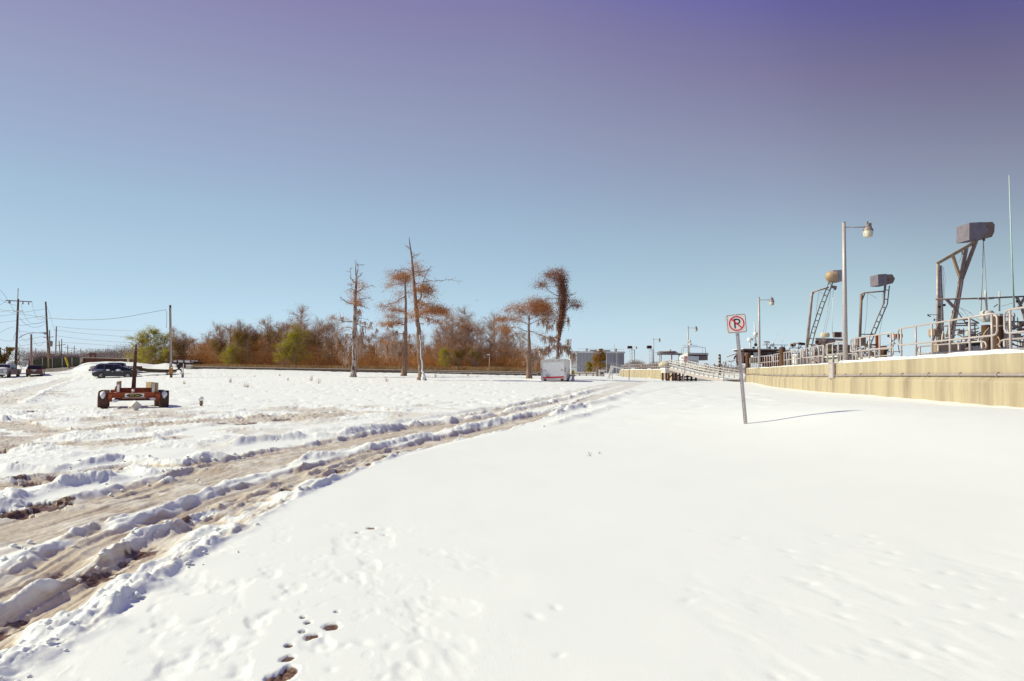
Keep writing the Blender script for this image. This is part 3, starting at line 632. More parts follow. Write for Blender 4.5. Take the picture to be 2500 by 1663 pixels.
railing(15.5, 21.55, 'pipe railing panel on the flood wall at the right edge beside the timber pilings', n=5, h=1.38)
railing(21.95, 29.3, 'pipe railing panel on the flood wall in front of the big sheet-metal hopper frame', n=6, h=1.34)
railing(29.75, 35.2, 'pipe railing panel on the flood wall just past the tall lamp post', n=5, h=1.22)
railing(35.9, 40.3, 'pipe railing panel on the flood wall that starts behind the tall lamp post', n=4, h=1.18)
railing(40.8, 47.5, 'pipe railing panel in front of the white cabinet on the flood wall', n=6, h=1.16)
railing(47.9, 62, 'long pipe railing panel in front of the brown wheelhouse boat', n=12, h=1.16)
railing(62.5, 76.2, 'pipe railing panel at the far end of the tan wall by the gangway', n=11, h=1.16)
for y0, y1, lb in [(12.5, 18.6, 'low inner handrail loop at the right edge behind the timber pilings'), (21.2, 24.2, 'low inner handrail loop between the pilings and the hopper frame'), (25.0, 30.5, 'low inner handrail loop behind the railing of the hopper frame'), (33, 38, 'low inner handrail loop by the tall lamp post')]:
    railing(y0, y1, lb, off=1.6, h=.62, zb=2.1, sp=1.5, grp='low handrails on the dock behind the flood wall')
for y0, y1, lb in [(39, 50, 'inner dock railing behind the white cabinet'), (51, 66, 'inner dock railing beside the brown wheelhouse boat')]:
    railing(y0, y1, lb, off=1.7, h=.9, zb=1.75, sp=1.6, grp='inner railings on the dock behind the flood wall')
dk = thing('dock', 'concrete dock walkway behind the flood wall', 'dock', wall_pt(40, 1.6, 1.6))
sweep(MB(), lambda y: [(.56, wall_top(y) - .45), (1.9, wall_top(y) - .45), (1.9, wall_top(y) - .2), (.56, wall_top(y) - .2)], ysub(8, 76, 40)).build('deck', 'cap', dk, world=True)
for y in range(10, 76, 8): MB().tube([wall_pt(y, 1.6, -2.5), wall_pt(y, 1.6, wall_top(y) - .46)], .16, 8).build('pile', 'piling', dk, world=True)
# far piece of the same wall, beyond the gangway
fw2 = thing('concrete_flood_wall', 'far stretch of tan concrete flood wall left of the gangway', 'wall', wall_pt(120, 0, .4))
for a, b in zip([93.5, 101, 110, 122, 136], [101, 110, 122, 136, 153]):
    sweep(MB(), lambda y: [(.5, -.4), (-.1, -.4), (-.1, wall_top(y) - .62), (0, wall_top(y) - .55), (0, wall_top(y)), (.5, wall_top(y))], ysub(a + .03, b - .03, 8)).build('wall_panel', 'concrete', fw2, world=True)
sweep(MB(), snow_cap_prof(.12, 3), ysub(94, 152, 50)).build('snow_cap', 'snowy', fw2, smooth=True, world=True)
MB().tube([wall_pt(y, -.06, .95) for y in ysub(94, 150, 20)], .05, 6).build('pipe', 'galv', fw2, smooth=True, world=True)
MB().box(wall_pt(99, -.12, .7), (.14, .5, 1.7)).build('conduit_box', 'galv', fw2, world=True)
railing(96, 124, 'far pipe railing on the tan wall left of the gangway', n=16, sp=2)
railing(125, 152, 'farthest pipe railing on the tan wall by the leaning white stand', n=14, sp=2)

# ------------------------------------------------------------------ gangway
A, B = at(1786, 929, 75.5), at(1652, 901, 88); A.z = gz(A.x, A.y) + .05; B.z = 1.75
gw = thing('gangway', 'snow covered aluminium gangway with railings sloping down from a timber platform', 'gangway', A)
dv = (B - A); sd = Vector((dv.y, -dv.x, 0)).normalized(); MID = A.lerp(B, .45); MID.z -= .15
for s, nm in ((-1.0, 'side_beam'), (1.0, 'side_beam')):
    m = MB()
    for a, b in ((A, MID), (MID, B)): m.bar(a + sd * s + Vector((0, 0, .08)), b + sd * s + Vector((0, 0, .08)), .08, .36)
    m.build(nm, 'alu', gw, world=True)
m = MB()
for a, b in ((A, MID), (MID, B)): m.bar(a + Vector((0, 0, .2)), b + Vector((0, 0, .2)), 1.88, .06)
m.build('deck', 'alu', gw, world=True)
m = MB()
for a, b in ((A, MID), (MID, B)): m.bar(a + Vector((0, 0, .28)), b + Vector((0, 0, .28)), 1.8, .11)
m.build('snow_cap', 'snowy', gw, world=True)
for s in (-1.0, 1.0):
    P = [A + sd * s, MID + sd * s, B + sd * s]
    for hh in (1.25, .95, .65):
        MB().tube([p + Vector((0, 0, hh)) for p in P], .05, 6).build('rail', 'white_dirty', gw, smooth=True, world=True)
    for i in range(13):
        f = i / 12; p = (A.lerp(MID, f / .45) if f < .45 else MID.lerp(B, (f - .45) / .55)) + sd * s
        MB().tube([p + Vector((0, 0, .1)), p + Vector((0, 0, 1.25))], .05, 6).build('post', 'alu', gw, smooth=True, world=True)
# timber platform at its head
Pc = at(1658, 905, 89.5); pb = Vector((Pc.x, Pc.y, gz(Pc.x, Pc.y) if Pc.x < float(wall_x(Pc.y)) else .1))
pl = thing('timber_platform', 'snow topped timber platform on posts at the head of the gangway', 'platform', (Pc.x, Pc.y, .1))
MB().box((0, 0, 1.45), (4.2, 2.6, .5)).build('deck', 'white_dirty', pl); MB().box((0, 0, 1.78), (4.3, 2.7, .17)).build('snow_cap', 'snowy', pl)
for x in (-1.9, -1.1, -.2, .8, 1.9):
    for y in (-1.1, 1.1): MB().box((x, y, .5), (.22, .22, 1.45)).build('post', 'rust_dark', pl)
for a, b in (((-1.9, -1.2, .2), (-1.1, -1.2, 1.1)), ((-1.1, -1.2, .2), (-.2, -1.2, 1.1)), ((-.2, -1.2, .75), (1.9, -1.2, .75)), ((-.2, -1.2, .35), (1.9, -1.2, .35))): MB().bar(a, b, .1, .14).build('brace', 'tug_brown', pl)
for hz in (2.3, 2.8):
    MB().tube([(-2, -1.2, hz), (2, -1.2, hz), (2, 1.2, hz)], .04, 6).build('rail', 'alu', pl, smooth=True)
for x in (-2, -1.3, -.6, .1, .8, 2): MB().tube([(x, -1.2, 1.7), (x, -1.2, 2.8)], .035, 6).build('post', 'alu', pl, smooth=True)

# ------------------------------------------------------------------ low dark wall, left side, and what lies behind it
lw_pts = [at(px, 900, 97) for px in (455, 600, 760, 920, 1080, 1240, 1330)]
LWT = [at(480, 896, 97).z, at(1310, 909.5, 97).z]
lw = thing('low_concrete_wall', 'low concrete wall coloured shade-dark, running behind the cypress trees', 'wall', (lw_pts[3].x, 97, .8))
def lwz(x): return LWT[0] + (LWT[1] - LWT[0]) * (x - lw_pts[0].x) / (lw_pts[-1].x - lw_pts[0].x)
N_ = 11
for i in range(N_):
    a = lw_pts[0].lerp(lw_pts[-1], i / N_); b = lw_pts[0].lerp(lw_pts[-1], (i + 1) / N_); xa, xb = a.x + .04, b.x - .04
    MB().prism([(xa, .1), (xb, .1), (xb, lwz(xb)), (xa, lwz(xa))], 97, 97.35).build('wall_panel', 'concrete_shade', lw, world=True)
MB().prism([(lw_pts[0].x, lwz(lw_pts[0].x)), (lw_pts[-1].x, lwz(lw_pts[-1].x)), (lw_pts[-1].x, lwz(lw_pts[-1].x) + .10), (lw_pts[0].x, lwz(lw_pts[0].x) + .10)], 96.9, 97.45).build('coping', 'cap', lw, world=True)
pr = thing('pipe_rail', 'thin pale pipe rail on short posts in front of the low dark wall', 'railing', foot(1150, 95.5))
xa, xb = at(990, 900, 95.5).x, at(1312, 900, 95.5).x
MB().tube([(xa, 95.5, lwz(xa) - .16), (xb, 95.5, lwz(xb) - .16)], .045, 6).build('rail', 'cap', pr, world=True)
MB().tube([(xa, 95.5, lwz(xa) - .46), (xb, 95.5, lwz(xb) - .46)], .035, 6).build('rail', 'cap', pr, world=True)
for i in range(9):
    x = xa + (xb - xa) * i / 8; MB().tube([(x, 95.5, gz(x, 95.5) - .1), (x, 95.5, lwz(x) - .14)], .05, 6).build('post', 'cap', pr, world=True)

# reeds behind that wall
def blades(mb, X, Y, Z, H, Wd, lean=.25):
    n = len(X); a = RNG.uniform(0, 6.283, n); c, s = np.cos(a) * Wd, np.sin(a) * Wd; lx, ly = RNG.normal(0, lean, n) * H, RNG.normal(0, lean, n) * H
    v = np.stack([np.stack([X - c, Y - s, Z], 1), np.stack([X + c, Y + s, Z], 1), np.stack([X + lx + c * .5, Y + ly + s * .5, Z + H], 1), np.stack([X + lx - c * .5, Y + ly - s * .5, Z + H], 1)], 1).reshape(-1, 3)
    mb.addnp(v, np.arange(4 * n).reshape(n, 4))
n = 15000; X = RNG.uniform(at(462, 900, 100).x, at(1335, 900, 100).x, n); Y = RNG.uniform(98.5, 104, n)
mb = MB(); blades(mb, X, Y, np.full(n, .8), (RNG.uniform(.6, 1.15, n) + .35 * (fbm(X * .3, Y * 0, 3, 5) - .5)) , RNG.uniform(.02, .05, n))
o = mb.build('reeds', 'reed', kind='stuff'); tag(o, 'band of dry tan reeds along the foot of the wood behind the low wall', 'reeds')

# ------------------------------------------------------------------ leaf and twig clouds
def leaves(mb, Pn, size, flat=0.):
    """small randomly turned quads at the points Pn"""
    n = len(Pn); u = RNG.normal(0, 1, (n, 3)); u[:, 2] *= (1 - flat); u /= np.linalg.norm(u, axis=1)[:, None]
    v = RNG.normal(0, 1, (n, 3)); v -= u * (u * v).sum(1)[:, None]; v /= np.linalg.norm(v, axis=1)[:, None]
    s = (size * RNG.uniform(.6, 1.4, n))[:, None]; u = u * s; v = v * s * .55
    mb.addnp(np.stack([Pn - u, Pn - v, Pn + u, Pn + v], 1).reshape(-1, 3), np.arange(4 * n).reshape(n, 4))
def ribbons(mb, P0, P1, w0, w1):
    """thin flat tapered twigs"""
    n = len(P0); d = P1 - P0; r = RNG.normal(0, 1, (n, 3)); s = np.cross(d, r); s /= np.maximum(np.linalg.norm(s, axis=1), 1e-6)[:, None]
    a = s * np.asarray(w0).reshape(-1, 1); b = s * np.asarray(w1).reshape(-1, 1)
    mb.addnp(np.stack([P0 - a, P0 + a, P1 + b, P1 - b], 1).reshape(-1, 3), np.arange(4 * n).reshape(n, 4))
# ------------------------------------------------------------------ the wood: bare and half-bare trees
def wood_tree_meshes(h, kind, seed):
    global RNG; rs = np.random.default_rng(seed); RNG = rs; rr = random.Random(seed)
    tr = MB(); cr_ = MB(); lf = MB()
    nst = rr.choice([1, 2, 2, 3]) if kind != 'willow' else rr.choice([2, 3])
    L0, L1, LW0, LW1 = [], [], [], []; tips = []
    for s in range(nst):
        a = rr.uniform(0, 6.28); lean = rr.uniform(.05, .28) if nst > 1 else rr.uniform(0, .1); hh = h * rr.uniform(.8, 1)
        dx, dy = math.cos(a) * lean, math.sin(a) * lean; pts = []; x = y = 0
        for i in range(7):
            f = i / 6; pts.append(Vector((x, y, hh * f))); x += dx * hh / 6 * (1 - .3 * f) + rr.gauss(0, .03) * h / 8; y += dy * hh / 6 * (1 - .3 * f) + rr.gauss(0, .03) * h / 8
        tr.tube(pts, [.085 * h / 8 * (1 - .9 * i / 6) + .008 for i in range(7)], 5)
        for b in range(int(26 if kind != 'willow' else 20)):
            f = rr.uniform(.18, .97); i = int(f * 6); p = pts[i].lerp(pts[min(i + 1, 6)], f * 6 - i); a2 = rr.uniform(0, 6.28); up = rr.uniform(.55, 1.5) if kind != 'willow' else rr.uniform(.2, .9)
            l = h * (.10 + .26 * (1 - f)) * rr.uniform(.7, 1.2) * (1.25 if kind == 'willow' else 1)
            d = Vector((math.cos(a2), math.sin(a2), up)).normalized(); q = p; prev = q; bw = .022 * h / 8 * (1.2 - f)
            for sgm in range(3):
                nd = (d + Vector((rr.gauss(0, .22), rr.gauss(0, .22), rr.gauss(.05, .15)))).normalized(); q = prev + nd * l / 3
                L0.append(prev); L1.append(q); LW0.append(bw * (1 - sgm * .28)); LW1.append(bw * (1 - (sgm + 1) * .28))
                for tq in range(6):
                    s0 = prev.lerp(q, rr.random()); td = (nd * .8 + Vector((rr.gauss(0, .5), rr.gauss(0, .5), rr.gauss(.25, .4)))).normalized(); tl = h * rr.uniform(.05, .13)
                    e = s0 + td * tl; L0.append(s0); L1.append(e); LW0.append(.010 * h / 8 + .003); LW1.append(.003); tips.append(e); tips.append(s0.lerp(e, .5))
                    for k in range(2):
                        s1 = s0.lerp(e, rr.uniform(.3, .9)); e1 = s1 + (td * .7 + Vector((rr.gauss(0, .6), rr.gauss(0, .6), rr.gauss(.1, .4)))).normalized() * tl * .6
                        L0.append(s1); L1.append(e1); LW0.append(.006); LW1.append(.003); tips.append(e1)
                prev = q; d = nd
    ribbons(cr_, np.array(L0), np.array(L1), np.array(LW0), np.array(LW1))
    T = np.array(tips)
    if kind == 'bare': keep, per, sz, mat = .22, 2, .045, 'leaf_brown'
    elif kind == 'brown': keep, per, sz, mat = .38, 2, .055, 'leaf_brown'
    elif kind == 'olive': keep, per, sz, mat = .42, 3, .055, 'leaf_olive'
    else: keep, per, sz, mat = .55, 4, .06, 'leaf_yellow'
    cl = np.array([float(v) for v in fbm(T[:, 0] * .9 + seed, T[:, 2] * .8 + T[:, 1] * .6, 2, seed)])
    if kind in ('bare', 'brown'): cl = cl - .10 * (T[:, 2] / h - .4)
    T = T[cl > np.quantile(cl, 1 - keep)]
    Q = np.repeat(T, per, 0) + RNG.normal(0, .14 if kind == 'willow' else .10, (len(T) * per, 3)); leaves(lf, Q, sz)
    return tr.mesh('trunk'), cr_.mesh('branches'), lf.mesh('foliage'), mat
PROTO = {}
for kind, cnt, hh in (('bare', 5, 9.), ('brown', 4, 7.), ('olive', 2, 7.), ('willow', 2, 6.5)):
    PROTO[kind] = [(hh, wood_tree_meshes(hh, kind, 100 + 17 * i + hash(kind[0]) % 7 * 0 + len(kind) * 31)) for i in range(cnt)]
RNG = np.random.default_rng(21)
def wood_tree(x, y, z, h, kind, label, group=None, wx=1.):
    hh, (a, b, c, mat) = random.choice(PROTO[kind]); s = h / hh
    t = thing('woodland_tree', label, 'tree', (x, y, z), (0, 0, random.uniform(0, 6.28)), group)
    for me, nm, mt in ((a, 'trunk', 'twig'), (b, 'branches', 'twig'), (c, 'foliage', mat)):
        if not me.materials: me.materials.append(M[mt])
        o = bpy.data.objects.new(nm, me); C.objects.link(o); o.parent = t; o.scale = (s * wx, s * wx, s)
        if nm != 'trunk': o['kind'] = 'stuff'
    return t
# outline of the wood along the photo: (px, py of crown tops)
TOPX = [340,370,400,430,470,500,545,590,640,690,735,760,800,830,860,930,990,1040,1080,1130,1170,1210,1260,1300,1330]
TOPY = [845,800,810,803,806,800,784,776,772,776,764,775,772,800,815,812,806,806,790,762,778,772,800,830,850]
def toppy(px): return float(np.interp(px, TOPX, TOPY))
G_BARE = 'bare trees of the wood behind the low wall'
for i in range(112):
    px = 395 + (1325 - 395) * (i + random.uniform(.1, .9)) / 112; D = random.uniform(109, 126); p = at(px, 890, D)
    tp = at(px, toppy(px) + random.uniform(-4, 30), D).z; kind = 'bare' if random.random() < .62 else 'brown'
    if px < 800 and random.random() < .28: kind = 'olive'
    elif px > 1060 and random.random() < .12: kind = 'olive'
    if kind != 'bare': tp -= random.uniform(1.2, 2.8)
    else: tp += random.uniform(-.1, 1.1)
    wood_tree(p.x, p.y, .85, max(tp - .85, 2.5), kind, 'bare grey-brown twiggy tree in the wood behind the low wall' if kind == 'bare' else 'lower tree with dead brown leaves in the wood behind the low wall' if kind == 'brown' else 'olive-tinged lower tree mixed among the brown trees of the wood',
              G_BARE if kind == 'bare' else 'brown-leaved trees of the wood behind the low wall' if kind == 'brown' else 'olive-tinged trees of the wood behind the low wall', wx=1.25)
for px, py, D, kind, lb, wx in [(352, 812, 105, 'willow', 'yellow-green willow at the left end of the wood', 1.2), (384, 802, 106, 'willow', 'taller yellow-green willow second from the left end of the wood', 1.1), (366, 845, 103, 'willow', 'low yellow-green bush tree at the left foot of the wood', 1.5),
                            (408, 850, 104, 'willow', 'low yellow-green bush just left of the pole with the ochre box', 1.4), (440, 815, 107, 'olive', 'olive-green tree right behind the pole with the ochre box', 1.1),
                            (586, 786, 106, 'olive', 'tall olive-leaved tree in the left half of the wood', .9), (530, 812, 107, 'olive', 'olive-leaved tree between the pole and the tall olive tree', 1.), (560, 842, 104, 'willow', 'small yellow-green tree low in the wood under the tall olive tree', 1.1), (604, 825, 105, 'olive', 'olive-leaved tree just right of the tall olive tree', 1.),
                            (716, 798, 105, 'willow', 'bright yellow-green tree in the middle of the wood left of the snag cypress', .95), (696, 835, 104, 'willow', 'low yellow-green growth under the bright yellow-green tree', 1.2), (800, 828, 106, 'olive', 'olive-brown tree just left of the snag cypress', 1.1),
                            (1090, 850, 104, 'willow', 'small yellow-green tree right of the tallest cypress', 1.1), (1120, 842, 105, 'olive', 'olive-leaved tree right of the small yellow-green one', 1.2), (1160, 838, 105, 'olive', 'olive-brown tree behind the small lamp post', 1.2)]:
    p = at(px, 890, D); wood_tree(p.x, p.y, .85, at(px, py, D).z - .85, kind, lb, wx=wx)
# dense brown underbrush at their feet
def brush(x0, x1, y0, y1, n, hfun, mat, name, label, sz=.07, z0=.8):
    X = RNG.uniform(x0, x1, n); Y = RNG.uniform(y0, y1, n); hmax = hfun(X) * (.55 + .9 * fbm(X * .5, Y * .5, 3, 9)); f = RNG.uniform(0, 1, n) ** 1.15; Z = z0 + hmax * f
    m = MB(); k = int(n * .35); P0 = np.stack([X[:k], Y[:k], Z[:k] * .5 + z0 * .5], 1); P1 = P0 + np.stack([RNG.normal(0, .25, k), RNG.normal(0, .25, k), RNG.uniform(.3, .9, k)], 1)
    ribbons(m, P0, P1, RNG.uniform(.008, .02, k), np.full(k, .003)); leaves(m, np.stack([X[k:], Y[k:], Z[k:]], 1), sz)
    o = m.build(name, mat, kind='stuff'); tag(o, label, 'undergrowth'); return o
brush(at(400, 900, 106).x, at(1330, 900, 106).x, 105, 119, 190000, lambda X: 4.4 + 0 * X, 'leaf_brown', 'underbrush', 'dense brown undergrowth filling the wood behind the low wall', .062)

# ------------------------------------------------------------------ cypress trees with Spanish moss
def zx(ox, oy, k): return lambda p: (ox + p[0] / k, oy + p[1] / k)
def cypress(name, label, D, base, conv, trunk, limbs, folia, moss, barkm='bark', leafm='leaf_rust', extra=None):
    f = zx(*conv); bx, by = f(base); g = at(bx, by, D); b = Vector((g.x, g.y, gtop(g.x, g.y) - .12))
    t = thing(name, label, 'tree', b); k = D / FP / conv[2]
    def w(p, dy=0):
        q = at(*f(p), D + dy); q.z = max(q.z, b.z); return q
    pts = [w(p) for p, r in trunk]; pts[0].z = b.z - .1
    rad = [r * k for p, r in trunk]
    # smooth the trunk
    P2, R2 = [], []
    for i in range(len(pts) - 1):
        for s in range(4):
            u = s / 4; P2.append(pts[i].lerp(pts[i + 1], u)); R2.append(rad[i] + (rad[i + 1] - rad[i]) * u)
    P2.append(pts[-1]); R2.append(rad[-1])
    for i in range(1, len(P2) - 1): P2[i] = P2[i] + Vector((random.gauss(0, 1), random.gauss(0, 1), 0)) * R2[i] * .10; R2[i] *= random.uniform(.92, 1.08)
    m = MB(); m.tube(P2, R2, 12)
    for j in range(7):                                             # buttress roots
        a = j * .9 + random.uniform(-.2, .2); r0 = R2[0]; d = Vector((math.cos(a), math.sin(a), 0))
        m.tube([P2[0] + d * r0 * 1.15 + Vector((0, 0, .02)), P2[1] + d * R2[1] * .85, P2[min(3, len(P2) - 1)] + d * R2[3] * .6], [r0 * .33, R2[1] * .3, R2[3] * .15], 6)
    m.build('trunk', barkm, t, smooth=True, world=True)
    if extra: extra(t, P2, R2)
    LP = []
    for lb in limbs:
        lp, r0 = lb[0], lb[1]; dep = lb[2] if len(lb) > 2 else random.uniform(-1, 1) * .012 * math.dist(lp[0], lp[-1]) / conv[2] * 4
        n_ = len(lp); wp = []
        for i, p in enumerate(lp):
            wp.append(w(p, dep * i / max(n_ - 1, 1)))
        q = [wp[0]]
        for i in range(n_ - 1):
            for s in (.25, .5, .75, 1): q.append(wp[i].lerp(wp[i + 1], s) + Vector((random.gauss(0, .04), random.gauss(0, .04), random.gauss(0, .04))))
        rr_ = [max(r0 * k * (1 - .9 * i / (len(q) - 1)), .012) for i in range(len(q))]
        m = MB().tube(q, rr_, 6); LP.append(q)
        tw0, tw1 = [], []                                          # side twigs
        for i in range(int(len(q) * 2.6)):
            j = random.randrange(1, len(q)); s = q[j - 1].lerp(q[j], random.random()); l = random.uniform(.12, .55) * (1.1 if lb[1] > 4 else .8)
            tw0.append(s); tw1.append(s + Vector((random.gauss(0, .6), random.gauss(0, .6), random.gauss(0, .45))).normalized() * l)
        ribbons(m, np.array(tw0), np.array(tw1), np.full(len(tw0), .018), np.full(len(tw0), .006))
        m.build('limb', barkm if barkm != 'bark_pale' else 'bark', t, world=True)
    m = MB()
    for pts_, wdt, hgt, dens in folia:                             # sprays along px polylines
        wp = [w(p, random.uniform(-.8, .8)) for p in pts_]; wd, hg = wdt * k, hgt * k
        for i in range(len(wp) - 1):
            L_ = (wp[i + 1] - wp[i]).length; nclump = max(3, int(L_ * 8.0 * dens))
            for c in range(nclump):
                cpt = wp[i].lerp(wp[i + 1], random.random()) + Vector((random.gauss(0, wd * .35), random.gauss(0, max(wd, .8) * .7), random.gauss(0, hg * .5)))
                nn = random.randint(55, 100); sc = random.uniform(.16, .44)
                Q = np.array(cpt) + RNG.normal(0, 1, (nn, 3)) * np.array([sc * 1.3, sc * 1.3, sc * .75]); leaves(m, Q, .042)
                e0 = np.repeat(np.array([cpt]), 4, 0); ribbons(m, e0, e0 + RNG.normal(0, .3, (4, 3)), np.full(4, .01), np.full(4, .004))
    if folia: m.build('foliage', leafm, t, world=True, kind='stuff')
    m = MB()
    for pts_, ln, wdt, dens in moss:                               # hanging strands under px polylines
        wp = [w(p) for p in pts_]; P0, P1 = [], []; w0 = []
        for i in range(len(wp) - 1):
            L_ = (wp[i + 1] - wp[i]).length
            for c in range(max(1, int(L_ * 5.0 * dens))):
                cc = wp[i].lerp(wp[i + 1], random.random()) + Vector((random.gauss(0, wdt * k * .5), random.gauss(0, .6), random.gauss(0, .18)))
                Rc = random.uniform(.08, .42); lc = ln * k * random.uniform(.3, 1.05)
                for q_ in range(int(17 * (.5 + Rc * 2.2))):
                    r = abs(random.gauss(0, .5)) * Rc; a = random.uniform(0, 6.28); s = cc + Vector((math.cos(a) * r, math.sin(a) * r, random.uniform(-.1, .15)))
                    l = lc * max(.12, 1 - (r / (Rc * 1.3)) ** .9) * random.uniform(.55, 1.05); n_ = 4; prev = s; dx = random.gauss(0, .03)
                    for j in range(n_):
                        e = prev + Vector((dx + random.gauss(0, .045), random.gauss(0, .045), -l / n_)); P0.append(prev); P1.append(e); w0.append((.030, .036, .028, .018)[j] * random.uniform(.5, 1.4)); prev = e
        if P0: ribbons(m, np.array(P0), np.array(P1), np.array(w0), np.array(w0) * .7)
    if moss: m.build('spanish_moss', 'moss', t, world=True, kind='stuff')
    return t
c3 = (780, 560, 3.92); c4 = (1140, 640, 4.9)
cypress('cypress_tree', 'snag-topped cypress with peeling pale bark, leftmost of the standing cypresses', 70, (325, 1415), c3,
  [((325, 1415), 36), ((328, 1370), 29), ((332, 1290), 23), ((333, 1100), 21), ((335, 950), 20), ((340, 800), 17), ((345, 650), 14), ((350, 550), 13), ((352, 480), 10), ((346, 400), 6), ((347, 290), 2)],
  [([(352, 480), (365, 400), (368, 345), (392, 332)], 5), ([(345, 510), (300, 475), (295, 375)], 6), ([(366, 470), (390, 440), (410, 412)], 3), ([(342, 592), (310, 570), (275, 575)], 4), ([(350, 612), (420, 562), (515, 537)], 5), ([(310, 560), (300, 520), (270, 517)], 2),
   ([(335, 722), (262, 702), (230, 675), (198, 650)], 6), ([(350, 690), (400, 675), (460, 655), (500, 672)], 4), ([(355, 728), (420, 738), (478, 772)], 3), ([(325, 885), (250, 885), (180, 865), (110, 832)], 6), ([(330, 960), (290, 935), (230, 945)], 4), ([(325, 1010), (240, 1000), (140, 1018)], 4), ([(352, 900), (420, 930), (470, 940), (540, 965)], 4), ([(352, 860), (400, 850), (470, 870)], 3)],
  [([(365, 500), (400, 545), (425, 560)], 30, 25, .7), ([(365, 640), (400, 620)], 40, 60, .5), ([(310, 690), (350, 700), (430, 705)], 40, 25, .8), ([(320, 600), (310, 650)], 30, 40, .35), ([(110, 832), (180, 855), (240, 862)], 40, 12, .55), ([(230, 940), (290, 930)], 40, 20, .6), ([(420, 940), (500, 955)], 60, 20, .4)],
  [([(215, 1165), (250, 1160), (300, 1170)], 230, 20, 1.1), ([(365, 900), (385, 920), (410, 910)], 420, 40, 1.2), ([(370, 1060), (400, 1050), (430, 1070)], 330, 40, 1.3), ([(380, 870), (470, 890), (540, 970)], 120, 60, .5), ([(150, 1015), (240, 1000), (310, 1000)], 150, 40, .5), ([(110, 835), (240, 870)], 40, 20, .35), ([(360, 760), (385, 870)], 160, 30, .5), ([(330, 700), (440, 710)], 60, 30, .3)], barkm='bark_pale')
cypress('cypress_tree', 'rust-leaved cypress with a stand of hanging moss, just behind the tallest cypress', 76, (808, 1405), c3,
  [((808, 1405), 34), ((811, 1360), 26), ((815, 1300), 21), ((825, 1100), 17), ((826, 900), 14), ((825, 700), 11), ((820, 520), 8), ((830, 420), 4)],
  [([(820, 520), (765, 475), (690, 450)], 4), ([(820, 515), (720, 528), (650, 552), (598, 605)], 4), ([(820, 640), (740, 690), (650, 735), (580, 745)], 5), ([(822, 795), (760, 775), (700, 770)], 4), ([(825, 855), (760, 858), (655, 832)], 4), ([(825, 915), (720, 895), (590, 915)], 5), ([(825, 985), (765, 1002), (705, 965)], 5), ([(825, 1095), (720, 1082), (590, 1090)], 4), ([(828, 800), (900, 832)], 3), ([(828, 605), (880, 600)], 3), ([(820, 430), (760, 400), (720, 395)], 3)],
  [([(690, 455), (770, 470), (880, 480)], 55, 45, 2.2), ([(770, 430), (870, 440)], 50, 30, 1.6), ([(650, 545), (720, 525)], 40, 20, .8), ([(740, 610), (820, 600)], 50, 35, .8), ([(580, 745), (650, 735), (740, 690), (790, 650)], 55, 30, .9), ([(700, 772), (800, 780)], 50, 18, 2.0), ([(655, 832), (740, 850)], 40, 14, 1.4), ([(590, 910), (700, 900), (790, 895)], 55, 22, 2.2), ([(590, 1090), (700, 1085)], 60, 20, .9), ([(840, 600), (890, 600)], 40, 40, .7), ([(840, 830), (900, 830)], 60, 40, .7)],
  [([(575, 1130), (640, 1110), (720, 1105), (800, 1110)], 210, 50, 1.5), ([(700, 985), (800, 1000)], 130, 50, .6), ([(640, 940), (760, 930)], 110, 50, .35), ([(780, 1160), (850, 1150)], 200, 30, .9), ([(590, 930), (690, 920)], 60, 30, .3)])
cypress('cypress_tree', 'tallest cypress with bare broken top and a long bare limb pointing right', 61, (980, 1440), c3,
  [((980, 1440), 46), ((976, 1390), 34), ((970, 1320), 27), ((960, 1200), 24), ((955, 1080), 23), ((945, 940), 21), ((930, 800), 19), ((912, 650), 17), ((902, 500), 14), ((892, 350), 11), ((881, 250), 8), ((868, 170), 6), ((857, 75), 3)],
  [([(938, 700), (970, 660), (982, 560), (990, 505), (1020, 430), (1068, 358)], 9), ([(992, 503), (1060, 490), (1220, 483), (1375, 497)], 5), ([(895, 400), (960, 410), (1020, 400), (1076, 393)], 5), ([(898, 392), (840, 383), (770, 383), (708, 405)], 5), ([(880, 268), (920, 250), (963, 233)], 4), ([(868, 190), (822, 160)], 3), ([(890, 280), (892, 215)], 3),
   ([(942, 825), (1020, 782), (1100, 772), (1205, 790)], 6), ([(948, 835), (1050, 852), (1130, 888), (1200, 918)], 5), ([(932, 780), (1000, 720), (1085, 708)], 5), ([(915, 582), (1000, 590), (1085, 640)], 5), ([(905, 515), (950, 508)], 4), ([(950, 900), (1010, 905)], 4), ([(940, 820), (890, 840), (850, 850)], 4)],
  [([(900, 350), (930, 330), (945, 390)], 25, 40, .8), ([(910, 420), (990, 430)], 50, 50, .8), ([(920, 580), (1000, 575), (1060, 590), (1085, 635)], 50, 28, 1.6), ([(990, 560), (1045, 550)], 40, 20, 1.0), ([(960, 720), (1085, 705)], 50, 25, 1.7), ([(960, 800), (1050, 780), (1120, 765), (1205, 795)], 55, 30, 2.4), ([(1060, 760), (1190, 790)], 40, 18, 1.6), ([(1040, 850), (1130, 888), (1200, 918)], 45, 22, .9), ([(850, 830), (930, 810)], 50, 40, 1.2), ([(940, 1210), (930, 1260)], 40, 60, .6), ([(930, 640), (960, 700)], 30, 30, .6)],
  [([(1000, 850), (1180, 880)], 90, 40, .35), ([(850, 1000), (940, 980)], 120, 60, .3), ([(960, 640), (1040, 620)], 60, 30, .3)],
  extra=lambda t, P, Rr: MB().tube([P[i] + Vector((Rr[i] * .52 + random.gauss(0, .02), -Rr[i] * .80, 0)) for i in range(0, 19)], [max(Rr[i] * ((.56 if i < 4 else .44) - .014 * i) * random.uniform(.75, 1.2), .02) for i in range(0, 19)], 7).build('snow_patch', 'snowy', t, smooth=True, world=True))
